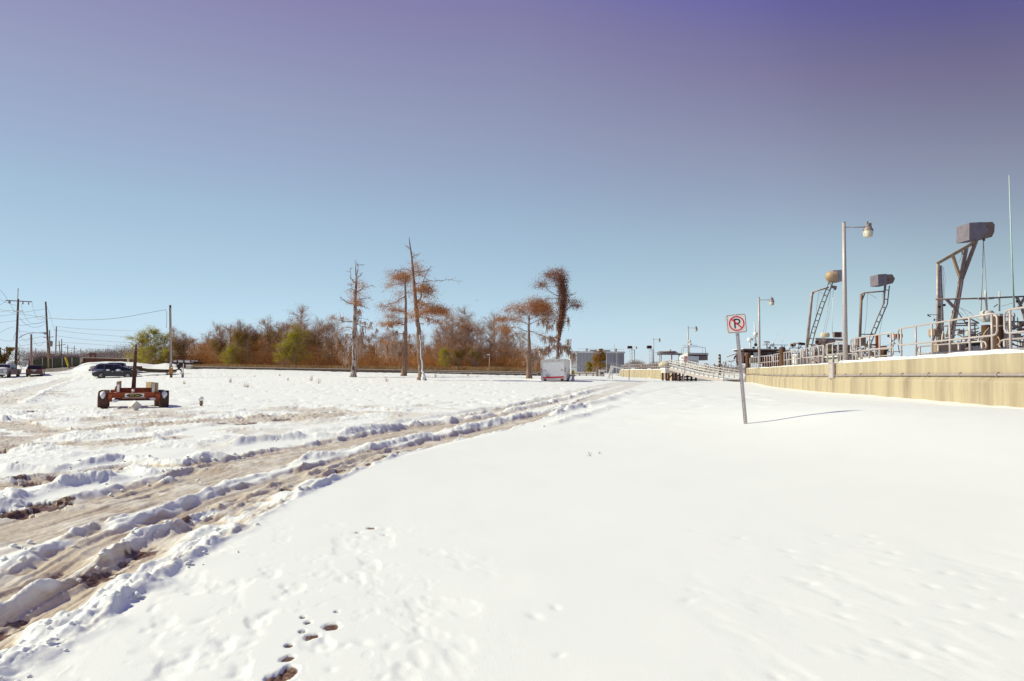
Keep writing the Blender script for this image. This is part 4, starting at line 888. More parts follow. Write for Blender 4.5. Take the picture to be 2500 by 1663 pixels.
cypress('cypress_tree', 'broad-topped rust-leaved cypress left of the white cargo trailer', 68, (742, 1395), c4,
  [((742, 1395), 40), ((742, 1330), 30), ((741, 1200), 24), ((745, 1000), 19), ((741, 800), 13), ((745, 660), 8)],
  [([(745, 660), (660, 580), (540, 540), (460, 600)], 5), ([(745, 660), (775, 580), (800, 500)], 5), ([(750, 690), (850, 640), (1000, 628)], 5), ([(745, 750), (640, 700), (450, 680), (360, 700)], 5), ([(752, 748), (870, 690), (1060, 690)], 5), ([(730, 832), (600, 782), (500, 775), (380, 780)], 5), ([(755, 828), (880, 872), (1050, 912)], 5), ([(730, 938), (640, 880), (540, 812)], 5), ([(752, 1050), (900, 1050), (1020, 1045)], 4), ([(745, 700), (700, 640), (610, 590)], 4)],
  [([(470, 600), (540, 530), (640, 520), (690, 560)], 70, 40, .9), ([(460, 690), (560, 680), (660, 690)], 70, 40, 1.5), ([(600, 610), (700, 600)], 60, 30, 1.4), ([(730, 510), (830, 490), (930, 530), (1000, 590)], 90, 55, 2.4), ([(780, 560), (900, 560), (980, 600)], 80, 50, 2.2), ([(760, 600), (880, 590)], 60, 40, 1.5), ([(900, 640), (1040, 630)], 60, 35, 1.3), ([(870, 700), (1070, 690)], 90, 40, 1.1), ([(360, 690), (450, 685)], 50, 25, .9), ([(380, 790), (500, 780)], 80, 30, 1.1), ([(400, 830), (540, 830)], 70, 40, .9), ([(800, 830), (940, 890)], 60, 25, .5)],
  [([(720, 1120), (780, 1110), (880, 1130)], 260, 40, 1.6), ([(730, 1060), (860, 1060)], 220, 40, .9), ([(850, 720), (1080, 700)], 120, 60, .5), ([(660, 1200), (700, 1195)], 60, 20, .8), ([(560, 860), (700, 930)], 120, 60, .35), ([(800, 880), (1050, 930)], 140, 60, .6)])
def vines(t, P, Rr):
    m = MB(); hi = [p for p in P if p.z > P[0].z + 4.6]
    for _ in range(2300):
        i = random.randrange(len(hi)); p = hi[i]; u = i / len(hi); r = (.12 + .60 * u * (1 - .25 * u)) * (.55 + .9 * float(vnoise(np.array(p.z * .9), np.array(3.), 5))); Q = np.array(p) + RNG.normal(0, 1, (7, 3)) * np.array([r * .7, r * .7, .3]); leaves(m, Q, .05)
    m.build('vine_foliage', 'leaf_vine', t, world=True, kind='stuff')
cypress('cypress_tree', 'tall dark vine-smothered cypress behind the white cargo trailer', 71, (1085, 1400), c4,
  [((1085, 1400), 34), ((1085, 1330), 26), ((1085, 1150), 20), ((1092, 950), 18), ((1110, 800), 18), ((1130, 680), 17), ((1150, 550), 17), ((1152, 400), 20), ((1140, 280), 20), ((1112, 150), 12)],
  [([(1120, 560), (1100, 420), (1020, 370), (930, 300), (880, 270)], 6), ([(1110, 283), (1000, 292), (800, 303)], 4), ([(1100, 430), (1000, 438), (905, 468)], 4), ([(1105, 482), (1020, 490), (890, 520)], 4), ([(1110, 205), (1010, 180), (935, 175)], 4), ([(1165, 592), (1230, 540), (1270, 502), (1330, 510), (1385, 545)], 5), ([(1180, 400), (1230, 388), (1262, 395), (1300, 366)], 3), ([(1100, 900), (1000, 905), (930, 890)], 4), ([(1090, 1000), (980, 1040), (880, 1080)], 5), ([(1095, 1000), (1180, 1040), (1270, 1110)], 5)],
  [([(940, 175), (1010, 150), (1080, 120), (1120, 130)], 50, 45, 1.6), ([(810, 295), (900, 255), (940, 270)], 45, 25, 1.2), ([(1010, 210), (1090, 240)], 70, 50, 1.0), ([(1240, 490), (1300, 495), (1360, 520)], 40, 35, 1.3), ([(1190, 420), (1230, 470)], 40, 60, .7), ([(900, 450), (1000, 430)], 40, 15, .5), ([(900, 1090), (1000, 1050)], 60, 30, .8)],
  [([(880, 1080), (960, 1030), (1080, 1000), (1200, 1040), (1270, 1110)], 170, 60, 1.6), ([(870, 720), (960, 740), (1080, 730)], 200, 60, .5), ([(1140, 700), (1200, 640), (1260, 640)], 220, 60, .45), ([(1120, 900), (1240, 940)], 200, 60, .6), ([(940, 930), (1080, 920)], 150, 50, .6), ([(1330, 510), (1390, 545)], 70, 20, .5), ([(900, 260), (1090, 300)], 90, 40, .25), ([(950, 440), (1090, 470)], 70, 30, .25)], leafm='leaf_vine', extra=vines)

# tree by the warehouse, bush at the far left, far woods
def shrub(name, label, px, D, topy, z0, kind_mats, wx, n, seed, conic=1.0, cat='tree'):
    global RNG; RNG = np.random.default_rng(seed); p = at(px, 895, D); t = thing(name, label, cat, (p.x, p.y, z0)); h = at(px, topy, D).z - z0
    m = MB().tube([(0, 0, -.1), (.05 * h, 0, h * .5), (0, 0, h * .95)], [.035 * h, .022 * h, .004 * h], 6)
    for i in range(26):
        f = random.uniform(.15, .9); a = random.uniform(0, 6.28); l = wx * (1 - f * conic * .8) * random.uniform(.6, 1.1); m.tube([(0, 0, h * f), (math.cos(a) * l * .6, math.sin(a) * l * .6, h * f + l * .4), (math.cos(a) * l, math.sin(a) * l, h * f + l * .65)], [.01 * h, .006 * h, .002 * h], 4)
    m.build('trunk', 'bark', t)
    for mt, fr in kind_mats:
        k = int(n * fr); f = RNG.uniform(.08, 1, k) ** .85; rad = wx * (1 - conic * .85 * f) * (.35 + 1.15 * fbm(f * 6, RNG.uniform(0, 9, k), 2, seed)); a = RNG.uniform(0, 6.28, k); rr_ = rad * np.sqrt(RNG.uniform(.05, 1, k))
        Q = np.stack([np.cos(a) * rr_, np.sin(a) * rr_, f * h], 1); cl = fbm(Q[:, 0] * 1.4 + Q[:, 1], Q[:, 2] * 1.3, 3, seed + 1); Q = Q[cl > .485]
        mb = MB(); leaves(mb, Q, .09 if D < 150 else .13); mb.build('foliage', mt, t, kind='stuff')
    return t
shrub('leafy_tree', 'olive-green tree in front of the grey warehouse', 1463, 175, 852, .6, [('leaf_olive', .6), ('leaf_brown', .4)], 3.3, 15000, 5, .85)
shrub('leafy_tree', 'small yellow-green bush at the left foot of the grey warehouse', 1438, 172, 884, .6, [('leaf_yellow', .5), ('leaf_olive', .5)], 1.3, 2500, 6, .6)
shrub('evergreen_bush', 'dark green bush behind the silver pickup at the left edge', 8, 99, 848, .2, [('leaf_green', .7), ('leaf_brown', .3)], 2.2, 9000, 7, .35, 'bush')
def far_trees(px0, px1, D, top, label, n=9000, name='treeline', amp=1):
    m = MB(); X = RNG.uniform(at(px0, 890, D).x, at(px1, 890, D).x, n * 4); Y = D + RNG.uniform(0, 25, n * 4); px = CX + X / D * FP
    hz = np.array([at(float(a), top, D).z for a in (px0, px1)]); ht = np.interp(px, [px0, px1], hz); n = n * 4; ht = .6 + (ht - .6) * (.35 + amp * 1.15 * fbm(X * .16, X * 0, 5, 8, .6)); Z = .5 + (ht - .5) * RNG.uniform(0, 1, n) ** .75
    h_ = n // 2; leaves(m, np.stack([X[h_:], Y[h_:], Z[h_:]], 1), .15); P0 = np.stack([X[:h_], Y[:h_], Z[:h_] * .8], 1); ribbons(m, P0, P0 + np.stack([RNG.normal(0, .35, h_), RNG.normal(0, .3, h_), RNG.uniform(.3, 1.2, h_)], 1), np.full(h_, .035), np.full(h_, .015)); o = m.build(name, 'far_wood', kind='stuff'); tag(o, label, 'treeline')
far_trees(20, 350, 330, 852, 'far hazy mauve line of bare trees behind the overpass at left', 16000)
far_trees(1535, 1625, 330, 882, 'far hazy line of bare trees between the warehouse and the marina', 4000)
far_trees(1640, 2000, 420, 893, 'distant bare treeline behind the gangway and marina', 6000)
far_trees(2380, 2560, 200, 862, 'bare winter brush across the water at the right edge', 5000)
far_trees(1320, 1480, 240, 893, 'brown scrub in front of the grey warehouse', 6000)

# ------------------------------------------------------------------ grey warehouse
D = 220; x0, x1 = at(1418, 0, D).x, at(1533, 0, D).x; zt = at(1475, 862, D).z
wh = thing('warehouse', 'big grey metal warehouse, front coloured as shaded, end wall as sunlit white, with roof vents', 'building', ((x0 + x1) / 2, D, .3))
nb = 14; wd = (x1 - x0) / nb
for i in range(nb): MB().box((x0 - (x0 + x1) / 2 + wd * (i + .5), 0, zt / 2), (wd - .05, .3, zt - .6 + .3)).build('cladding_panel', 'shade_grey_clad', wh)
MB().box((0, 5, zt / 2 - .1), (x1 - x0 - .2, 9.4, zt - .5)).build('shell', 'shade_grey_clad', wh)
MB().box(((x0 - x1) / 2 - 1.0, 4, zt / 2 + .1), (2.0, 9, zt + .2)).build('end_wall', 'lit_white_clad', wh)
MB().box((0, 4.5, zt - .05), (x1 - x0 + .4, 10, .5)).build('roof', 'lit_white_clad', wh)
for dx in (-4.3, .4, 5.2):
    MB().lathe([(.35, 0), (.35, .6), (.55, .7), (.2, 1.1)], (dx, 2, zt + .15), 8).build('roof_vent', 'galv', wh)
for dx in (-2.2, 2.2): MB().box((dx, 2, zt + .45), (2.2, 1.2, .55)).build('roof_unit', 'shade_grey_clad', wh)
m = MB()
for i in range(12): m.tube([(-7 + i * 1.3, .4, zt + .1), (-7 + i * 1.3, .4, zt + 1.0)], .03, 4)
m.tube([(-7.4, .4, zt + 1.0), (7.5, .4, zt + 1.0)], .03, 4); m.build('roof_rail', 'galv', wh)
MB().tube([(4.6, 1, zt), (4.6, 1, zt + 2.6)], .05, 5).build('antenna', 'galv', wh)

# ------------------------------------------------------------------ left distance: overpass, screen fence, brown wall
D = 240
ov = thing('overpass', 'distant grey road overpass with a guard rail behind the parked cars', 'bridge', (at(200, 0, D).x, D, .5))
def seg(px0, py0, px1, py1, D_): return at(px0, py0, D_), at(px1, py1, D_)
for (a, b), nm, h, mt in [(seg(20, 889, 130, 885, D), 'span', .9, 'shade_grey_clad'), (seg(130, 885, 360, 879, D), 'span', .9, 'shade_grey_clad'), (seg(20, 884, 130, 880, D), 'parapet', .25, 'galv'), (seg(130, 880, 360, 873.5, D), 'parapet', .25, 'galv')]:
    MB().bar(a, b, .5, h).build(nm, mt, ov, world=True)
for i in range(20):
    px = 30 + i * 17; a = at(px, float(np.interp(px, [20, 130, 360], [885, 881, 874.5])), D - .3); MB().box(a, (.25, .2, 1.0)).build('rail_post', 'galv', ov, world=True)
for px in (60, 120, 180, 240, 300): a = at(px, 890, D); MB().box((a.x, D, .6), (1.0, .8, 3.2)).build('pier', 'shade_grey_clad', ov, world=True)
D = 150
gt_ = thing('sign_gantry', 'small dark steel frame standing on the far road', 'gantry', (at(224, 0, D).x, D, 1))
for (a, b) in (seg(219, 878, 220.5, 866, D), seg(233, 877, 232, 866, D)): MB().bar(a, b, .35, .35).build('post', 'rust_dark', gt_, world=True)
MB().bar(*seg(219, 865, 233, 864.5, D), .4, .4).build('beam', 'rust_dark', gt_, world=True)
D = 110
bw_ = thing('brown_sheet_wall', 'long dark brown wall with a pale cap above the snow bank behind the cars', 'wall', (at(320, 0, D).x, D, 2))
px_ = [196, 232, 268, 304, 340, 376, 412, 446]
for a, b in zip(px_[:-1], px_[1:]):
    ya, yb = [873.5 + (q - 196) * .0235 for q in (a, b)]; A_, B_ = at(a + .4, ya, D), at(b - .4, yb, D)
    MB().prism([(A_.x, .5), (B_.x, .5), (B_.x, B_.z), (A_.x, A_.z)], D, D + .4).build('wall_panel', 'rust_dark', bw_, world=True)
MB().bar(at(195, 873, D), at(447, 879, D), .7, .12).build('cap', 'cap', bw_, world=True)
for px in (199, 314): MB().bar(at(px, 874, D - .3), at(px, 885, D - .3), .3, .3).build('pilaster', 'cap', bw_, world=True)
D = 103
jt = thing('timber_jetty', 'dark timber jetty end with slumped snow right of the pole with the ochre box', 'jetty', (at(462, 0, D).x, D, 1))
MB().prism([(at(432, 0, D).x, .6), (at(484, 0, D).x, .6), (at(484, 0, D).x, at(484, 884, D).z), (at(432, 0, D).x, at(432, 883, D).z)], D, D + 3).build('deck_face', 'rust_dark', jt, world=True)
MB().prism([(at(434, 0, D).x, at(440, 884, D).z), (at(479, 0, D).x, at(479, 886, D).z), (at(481, 0, D).x, at(481, 881.5, D).z), (at(434, 0, D).x, at(434, 880.5, D).z)], D - .1, D + 2.6).build('snow_cap', 'snowy', jt, world=True)
MB().bar(at(430, 879.5, D - .2), at(486, 881, D - .2), .12).build('rail', 'cap', jt, world=True)
for px in (433, 449, 466, 485): MB().bar(at(px, 898, D - .2), at(px, 879, D - .2), .16).build('post', 'rust_dark', jt, world=True)
D = 100
wb = thing('wall_end_block', 'small pale concrete block at the left end of the low wall', 'block', (at(462, 0, D).x, D - 3, 1)); c = at(462, 899, D - 4); MB().box((c.x, c.y, c.z), (.7, .5, .75)).build('block', 'cap', wb, world=True); MB().box((c.x, c.y, c.z + .42), (.75, .55, .1)).build('snow_cap', 'snowy', wb, world=True)
D = 104
sf = thing('screen_fence', 'fence hung with dark green windscreen fabric behind the parked maroon car', 'fence', (at(120, 0, D).x, D, 0))
for a, b, y0, y1 in [(80, 104, 892, 889), (104, 128, 889, 887), (128, 152, 886, 885), (152, 176, 885, 884), (176, 196, 884, 883)]:
    A_, B_ = at(a, y0 - 12, D), at(b, y1 - 10, D); MB().prism([(A_.x, at(a, 903, D).z), (B_.x, at(b, 901, D).z), (B_.x, B_.z), (A_.x, A_.z)], D, D + .06).build('screen_panel', 'green_screen', sf, world=True)
for px in (80, 104, 128, 152, 176, 196): MB().tube([at(px, 912, D - .1), at(px, 873.5, D - .1)], .05, 6).build('post', 'galv', sf, world=True)
MB().bar(at(80, 909, D - .4), at(196, 901, D - .4), .2, .8).build('plinth', 'cap', sf, world=True)
a = at(122, 873, D + 1); b = at(196, 874, D + 1); MB().bar(a, b, .5, .5).build('canopy', 'mauve_metal', sf, world=True)
sh = thing('dark_shed', 'low dark shed behind the maroon car with a sagging roof', 'shed', (at(98, 0, 112).x, 112, 0)); D = 112
MB().prism([(at(80, 0, D).x, .3), (at(118, 0, D).x, .3), (at(118, 0, D).x, at(118, 876, D).z), (at(112, 0, D).x, at(112, 873, D).z), (at(86, 0, D).x, at(86, 874, D).z), (at(80, 0, D).x, at(80, 880, D).z)], D, D + 4).build('body', 'rust_dark', sh, world=True)
MB().bar(at(82, 880, D - .5), at(120, 872, D - .5), 5, .12).build('roof', 'steel_dark', sh, world=True)
yp = thing('guy_guard', 'slanted yellow guy-wire guard in front of the green screen fence', 'guy guard', foot(168, 100)); MB().tube([at(168.5, 898, 100), at(159, 872, 100)], .13, 6).build('sleeve', 'yellow', yp, world=True); MB().tube([at(168.8, 899.5, 100), at(168.5, 893, 100)], .15, 6).build('anchor', 'steel_dark', yp, world=True)
# ================================================================== snow bank behind the cars
def snow_bank():
    xs = np.linspace(at(120, 0, 98).x, at(470, 0, 98).x, 150); ys = np.linspace(91, 108, 46); X, Y = np.meshgrid(xs, ys); px = CX + X / Y * FP
    crest = np.interp(px, [150, 178, 200, 216, 235, 300, 335, 375, 405, 430, 445, 460], [906, 901, 889, 884, 882.5, 881.5, 884, 889, 886, 888, 896, 904])
    zt = EYE + (903 + (px - 1250) * math.tan(ROLL) - crest) * 101 / FP; g = gz_np(X, Y)
    prof = sstep(91.5, 100.5, Y) * sstep(107.5, 102.5, Y); Z = g - .1 + np.maximum(zt - g, 0) * prof + (fbm(X * .8, Y * .8, 4, 7) - .5) * .22 * prof
    nc, nr = len(xs), len(ys); idx = (np.arange(nr - 1)[:, None] * nc + np.arange(nc - 1)[None, :]).ravel()
    MB().addnp(np.stack([X.ravel(), Y.ravel(), Z.ravel()], 1), np.stack([idx, idx + 1, idx + nc + 1, idx + nc], 1)).build('snow_bank', 'snowy', smooth=True, kind='structure')
snow_bank()

# ================================================================== rusty boat-yard trailer (dual axle) in the foreground, left
def view_rot(px): return -math.atan((px - CX) / FP)
tp = at(327, 993, 26); tp.z = gtop(tp.x, tp.y)
tl = thing('rusty_trailer', 'rusty red dual-axle boat trailer standing in the snow with a tall dark mast', 'trailer', tp, (0, 0, view_rot(327)))
HX, HZ = .00165, .00189
def lx(zxx): return (zxx - 1050) * HX
def lz(zy): return (1432 - zy) * HZ
def wheel(parent, c, r, wd, tyre='tyre', hub='hub', mt='rubber', mh='rust_dark', n=22):
    """upright wheel, its axle along x"""
    ax = Matrix.Rotation(R(90), 3, 'Y'); h = wd / 2
    o = MB().lathe([(r * .58, -h * .9), (r * .8, -h), (r * .93, -h * .92), (r, -h * .62), (r * 1.0, h * .62), (r * .93, h * .92), (r * .8, h), (r * .58, h * .9)], c, n, ax).build(tyre, mt, parent, smooth='auto')
    MB().lathe([(r * .56, -h * .75), (r * .2, -h * .55), (r * .16, h * .55), (r * .56, h * .75)], c, 12, ax).build(hub, mh, o)
    return o
for x, y in ((lx(422), 0), (lx(1672), 0), (lx(440), .95), (lx(1585), .95)):
    r = .36; o = wheel(tl, (x, y + .36, .28), r, .33)
    m = MB()
    for k in range(34):
        a = 2 * math.pi * k / 34
        for s in (-.1, .02, .12):
            m.box((x + s, y + .36 + math.cos(a + s) * (r + .004), .28 + math.sin(a + s) * (r + .004)), (.085, .045, .016), Matrix.Rotation(a + s - R(90), 3, 'X'))
    m.build('tread', 'rubber', o)
    if y == 0:   # snow packed on the front of the tread
        P = []; Fc = []
        for i in range(9):
            for j in range(7):
                a = R(168 - i * 7.5) ; u = (j - 3) / 3; edge = math.cos(abs(i - 4) / 4 * 1.35) * .105
                hh = .05 * max(0, 1 - u * u) * math.sin(math.pi * (i + .3) / 8.6) + random.uniform(0, .012)
                P.append((x + u * edge + random.uniform(-.006, .006), y + .36 + math.cos(a) * (r + hh), .28 + math.sin(a) * (r + hh)))
        for i in range(8):
            for j in range(6): Fc.append((i * 7 + j, i * 7 + j + 1, (i + 1) * 7 + j + 1, (i + 1) * 7 + j))
        MB().add(P, Fc).build('snow_patch', 'snowy', o, smooth=True)
xl, xr = lx(535), lx(1585)
m = MB().box(((xl + xr) / 2, .12, lz(1175)), (xr - xl, .14, lz(1130) - lz(1220))).box(((xl + xr) / 2, .10, lz(1222)), (xr - xl, .22, .025)).box(((xl + xr) / 2, .10, lz(1128)), (xr - xl, .22, .025))
m.build('rear_crossbeam', 'rust', tl)
MB().box((lx(1065), .75, lz(1105)), (lx(1420) - lx(700), .10, .26)).build('crossbeam', 'rust', tl)
MB().box((lx(1065), 1.75, lz(1120)), (lx(1420) - lx(700), .10, .2)).build('crossbeam', 'rust', tl)
MB().box((lx(1065), .36, lz(1268)), (lx(1470) - lx(640), .12, .09)).build('axle', 'rust_dark', tl); MB().box((lx(1065), 1.31, lz(1268)), (lx(1470) - lx(640), .12, .09)).build('axle', 'rust_dark', tl)
for s, a, b in ((-1, 530, 610), (1, 1490, 1585)):
    MB().box(((lx(a) + lx(b)) / 2, .9, lz(1190)), (lx(b) - lx(a), 2.0, .16)).box(((lx(a) + lx(b)) / 2, .15, lz(1262)), (lx(b) - lx(a), .16, .16)).build('side_rail', 'rust', tl)
MB().box((lx(690), .62, lz(1105)), (.28, .5, .06)).box((lx(600), .55, lz(1100)), (.12, .3, .1)).build('fender_bracket', 'rust', tl); MB().box((lx(1500), .62, lz(1120)), (.22, .5, .05)).build('fender_bracket', 'rust', tl)
MB().box((lx(1520), .5, lz(1108)), (.11, .2, .04)).build('snow_patch', 'snowy', tl)
MB().box((lx(1045), .03, lz(1232)), (.76, .05, .012)).build('snow_patch', 'snowy', tl)
for a, b, ya, yb in ((605, 742, 1252, 1312), (1360, 1497, 1224, 1275)):   # lumps of snow on the ledges
    m = MB(); c = Vector(((lx(a) + lx(b)) / 2, .05, (lz(ya) + lz(yb)) / 2)); m.ball(c, 1, 12, 8, ((lx(b) - lx(a)) / 2, .12, (lz(ya) - lz(yb)) / 2), .08); m.build('snow_lump', 'snowy', tl, smooth=True)
# bunk boards on edge
o = MB().box((lx(728), .95, (lz(905) + lz(1120)) / 2), (.085, 1.7, lz(905) - lz(1120)), Matrix.Rotation(R(-2), 3, 'Z')).build('bunk_board', 'wood', tl)
MB().box((lx(722), .09, (lz(960) + lz(1112)) / 2), (.075, .03, lz(960) - lz(1112))).build('snow_patch', 'snowy', o)
MB().box((lx(668), .55, lz(1060)), (.07, .12, .24), Matrix.Rotation(R(14), 3, 'Y')).build('bunk_bracket', 'rust', o)
o = MB().box((lx(1418), .95, (lz(925) + lz(1115)) / 2), (.13, 1.75, lz(925) - lz(1115)), Matrix.Rotation(R(9), 3, 'Z')).build('bunk_board', 'wood', tl)
m = MB().box((lx(1436), .062, (lz(935) + lz(1112)) / 2), (.105, .025, lz(935) - lz(1112))); m.build('end_plate', 'white_dirty', o)
m = MB().box((lx(1436) - .058, .06, lz(1024)), (.014, .03, .35)).box((lx(1436) + .058, .06, lz(1024)), (.014, .03, .35)).box((lx(1436), .06, lz(933)), (.12, .03, .014)); m.build('end_frame', 'steel_dark', o)
MB().box((lx(1465), .55, lz(1085)), (.06, .12, .2)).build('bunk_bracket', 'rust', o)
# mast
mast = MB(); prof = [(1060, 48, 1030), (900, 44, 1035), (600, 38, 1041), (300, 29, 1051), (240, 28, 1053), (215, 20, 1053), (190, 17, 1053)]
V = []; 
for zy, hw, xc in prof:
    for sx, sy in ((-1, -1), (1, -1), (1, 1), (-1, 1)): V.append((lx(xc) + sx * hw * HX, 1.0 + sy * hw * HX, lz(zy)))
k = len(prof); mast.add(V, [(i * 4 + j, i * 4 + (j + 1) % 4, (i + 1) * 4 + (j + 1) % 4, (i + 1) * 4 + j) for i in range(k - 1) for j in range(4)] + [(3, 2, 1, 0), tuple(range((k - 1) * 4, k * 4))])
mo = mast.build('mast', 'rust_dark', tl)
MB().lathe([(.028, 0), (.036, .03), (.03, .075), (.012, .125)], (lx(1053), 1.0, lz(192)), 8).build('finial', 'rust_dark', mo)
MB().box((lx(1053), .96, lz(205)), (.09, .02, .03)).build('band', 'mauve_metal', mo); MB().box((lx(1051), .95, lz(262)), (.10, .02, .02)).build('band', 'mauve_metal', mo)
MB().box((lx(1035), .9, lz(1070)), (.2, .35, .1)).build('mast_foot', 'rust', tl)
MB().ball((lx(1022), .1, lz(1085)), .055, 10, 8, (1, 1, 1.1), .06).ball((lx(1022), .1, lz(1115)), .035, 8, 6, (1, 1, 1.4), .06).build('snow_lump', 'snowy', tl, smooth=True)
# number board
pb = MB().box((lx(1055), .02, lz(1180)), (lx(1250) - lx(860), .02, lz(1140) - lz(1222))).build('name_board', 'sign_white', tl)
yb = .006; m = MB(); pol = [(lx(878), lz(1182)), (lx(945), lz(1210)), (lx(1165), lz(1210)), (lx(1235), lz(1182)), (lx(1165), lz(1152)), (lx(945), lz(1152))]
m.prism(pol, .004, .0095).build('board_panel', 'sign_black', pb)
def stroke(m, pts, wd=.02, y=-.004):
    for a, b in zip(pts[:-1], pts[1:]):
        a = Vector((a[0], y, a[1])); b = Vector((b[0], y, b[1])); d = (b - a).normalized() * wd * .5; m.bar(a - d, b + d, .008, wd)
m = MB(); x0, x1, za, zb, zm = lx(965), lx(1040), lz(1154), lz(1208), lz(1184)
stroke(m, [(x0 + .01, zb), (x0 + .01, za)]); stroke(m, [(x0, za - .008), (x1 - .02, za - .008), (x1, za - .028), (x1, zm + .012), (x1 - .02, zm - .004), (x0 + .02, zm - .004)], .019); stroke(m, [(x0 - .015, zm), (x0 + .02, zm)], .014)
x0, x1 = lx(1082), lx(1150); stroke(m, [(x0, zb), (x0, za)], .024); stroke(m, [(x1, zb), (x1, za)], .024); stroke(m, [(x0, zm), (x1, zm)], .02)
m.build('lettering', 'yellow', pb)
# white block lying on a corner in front
c = at(331, 980, 24.6); c.z = gtop(c.x, c.y) + .165
tag(MB().box((0, 0, 0), (.27, .27, .27)).build('foam_block', 'white_dirty'), 'white cube block tipped on its corner in front of the rusty trailer', 'block')
o = bpy.data.objects['foam_block']; o.location = c; o.rotation_euler = Euler((R(6), R(40), view_rot(331) + R(22)))
bv = o.modifiers.new('bevel', 'BEVEL'); bv.width = .02; bv.segments = 3

# ================================================================== white cargo trailer
cpt = at(1352, 930, 60); cpt.z = gtop(cpt.x, cpt.y) - .02
ct = thing('cargo_trailer', 'white enclosed cargo trailer with a red stripe parked by the vine-covered cypress', 'trailer', cpt, (0, R(-2.3), R(-10.6)))
q = .0023
def cx_(v): return (v - 935) * q
def cz_(v): return (1262 - v) * q + .02
m = MB(); prof = [(-1.07, cz_(1215)), (1.07, cz_(1215)), (1.07, cz_(455)), (.98, cz_(420)), (0, cz_(405)), (-.98, cz_(420)), (-1.07, cz_(455))]
m.prism(prof, .02, 4.3).build('body', 'white', ct)
m = MB()
for a, b in [((-1.06, 0, cz_(1215)), (-1.06, 0, cz_(450))), ((1.06, 0, cz_(1215)), (1.06, 0, cz_(450)))]: m.bar(a, b, .12, .07)
m.bar((-1.1, 0, cz_(455)), (1.1, 0, cz_(455)), .08, .16); m.bar((-1.1, 0, cz_(1195)), (1.1, 0, cz_(1195)), .08, .2); m.build('frame_trim', 'white_dirty', ct)
MB().box((0, -.012, (cz_(520) + cz_(1150)) / 2), (1.94, .03, cz_(520) - cz_(1150))).build('ramp_door', 'white', ct)
MB().box((-.02, -.035, cz_(1112)), (1.84, .012, .13), Matrix.Rotation(R(-.6), 3, 'Y')).build('stripe', 'red', ct)
for x in (-1.06, 1.06):
    for z in (cz_(790), cz_(880)): MB().box((x, -.05, z), (.07, .03, .13)).build('tail_light', 'lens_red', ct)
for x in (-.7, -.06, .5): MB().ball((x, -.05, cz_(480)), .03, 6, 5).build('marker_light', 'lens_red', ct)
for s in (-1, 1):
    MB().box((s * .78, -.045, cz_(848)), (.3, .03, .025)).box((s * .72, -.055, cz_(835)), (.03, .04, .09)).build('latch', 'steel_dark', ct)
pl_ = MB().box((cx_(712), -.045, cz_(1040)), (.30, .015, .17)).build('number_plate_holder', 'steel_dark', ct); MB().box((cx_(712), -.055, cz_(1036)), (.24, .008, .10)).build('number_plate', 'white_dirty', pl_)
ac = MB().box((.12, .9, cz_(372)), (.6, .65, .2), taper=.85).build('roof_vent', 'white_dirty', ct); MB().box((.27, .57, cz_(368)), (.18, .02, .12)).build('vent_grille', 'steel_dark', ac)
MB().prism([(2.0, cz_(405)), (2.0, cz_(365)), (2.6, cz_(372)), (2.6, cz_(405))], -.5, .1, 'x').build('roof_snow', 'snowy', ct)
for y in (1.6, 2.35):
    wheel(ct, (.98, y, .24), .33, .22, mh='chrome'); wheel(ct, (-.98, y, .24), .33, .22, mh='chrome')
MB().box((1.09, 1.97, .56), (.24, 1.7, .05)).box((1.09, 1.1, .42), (.24, .04, .28)).box((1.09, 2.84, .42), (.24, .04, .28)).build('fender', 'alu', ct)
MB().box((1.075, 3.3, cz_(800)), (.02, .75, 1.5)).build('side_door', 'white', ct); MB().box((1.09, 2.95, cz_(840)), (.03, .05, .16)).build('door_handle', 'steel_dark', bpy.data.objects['side_door'])
MB().bar((-.9, 4.25, .42), (0, 5.6, .45), .1).bar((.9, 4.25, .42), (0, 5.6, .45), .1).build('tongue', 'steel_dark', ct)
for x in (-.75, .75): MB().box((x, .05, .12), (.25, .2, .22)).build('rear_jack', 'rust_dark', ct)
hp = foot(1399, 63); hp.z = gtop(hp.x, hp.y)
hy = thing('hydrant', 'small yellow topped hydrant beside the white cargo trailer', 'hydrant', hp)
MB().lathe([(.17, -.1), (.17, .1), (.13, .12), (.13, .65)], n=10).build('barrel', 'white_dirty', hy, smooth='auto'); MB().lathe([(.17, .65), (.17, .72), (.14, .86), (.05, .98), (.03, 1.05)], n=10).build('bonnet', 'yellow', hy, smooth='auto')
for s in (-1, 1): MB().lathe([(.07, 0), (.07, .1)], (s * .13, 0, .5), 8, Matrix.Rotation(R(90) * s, 3, 'Y')).build('nozzle', 'yellow', hy)

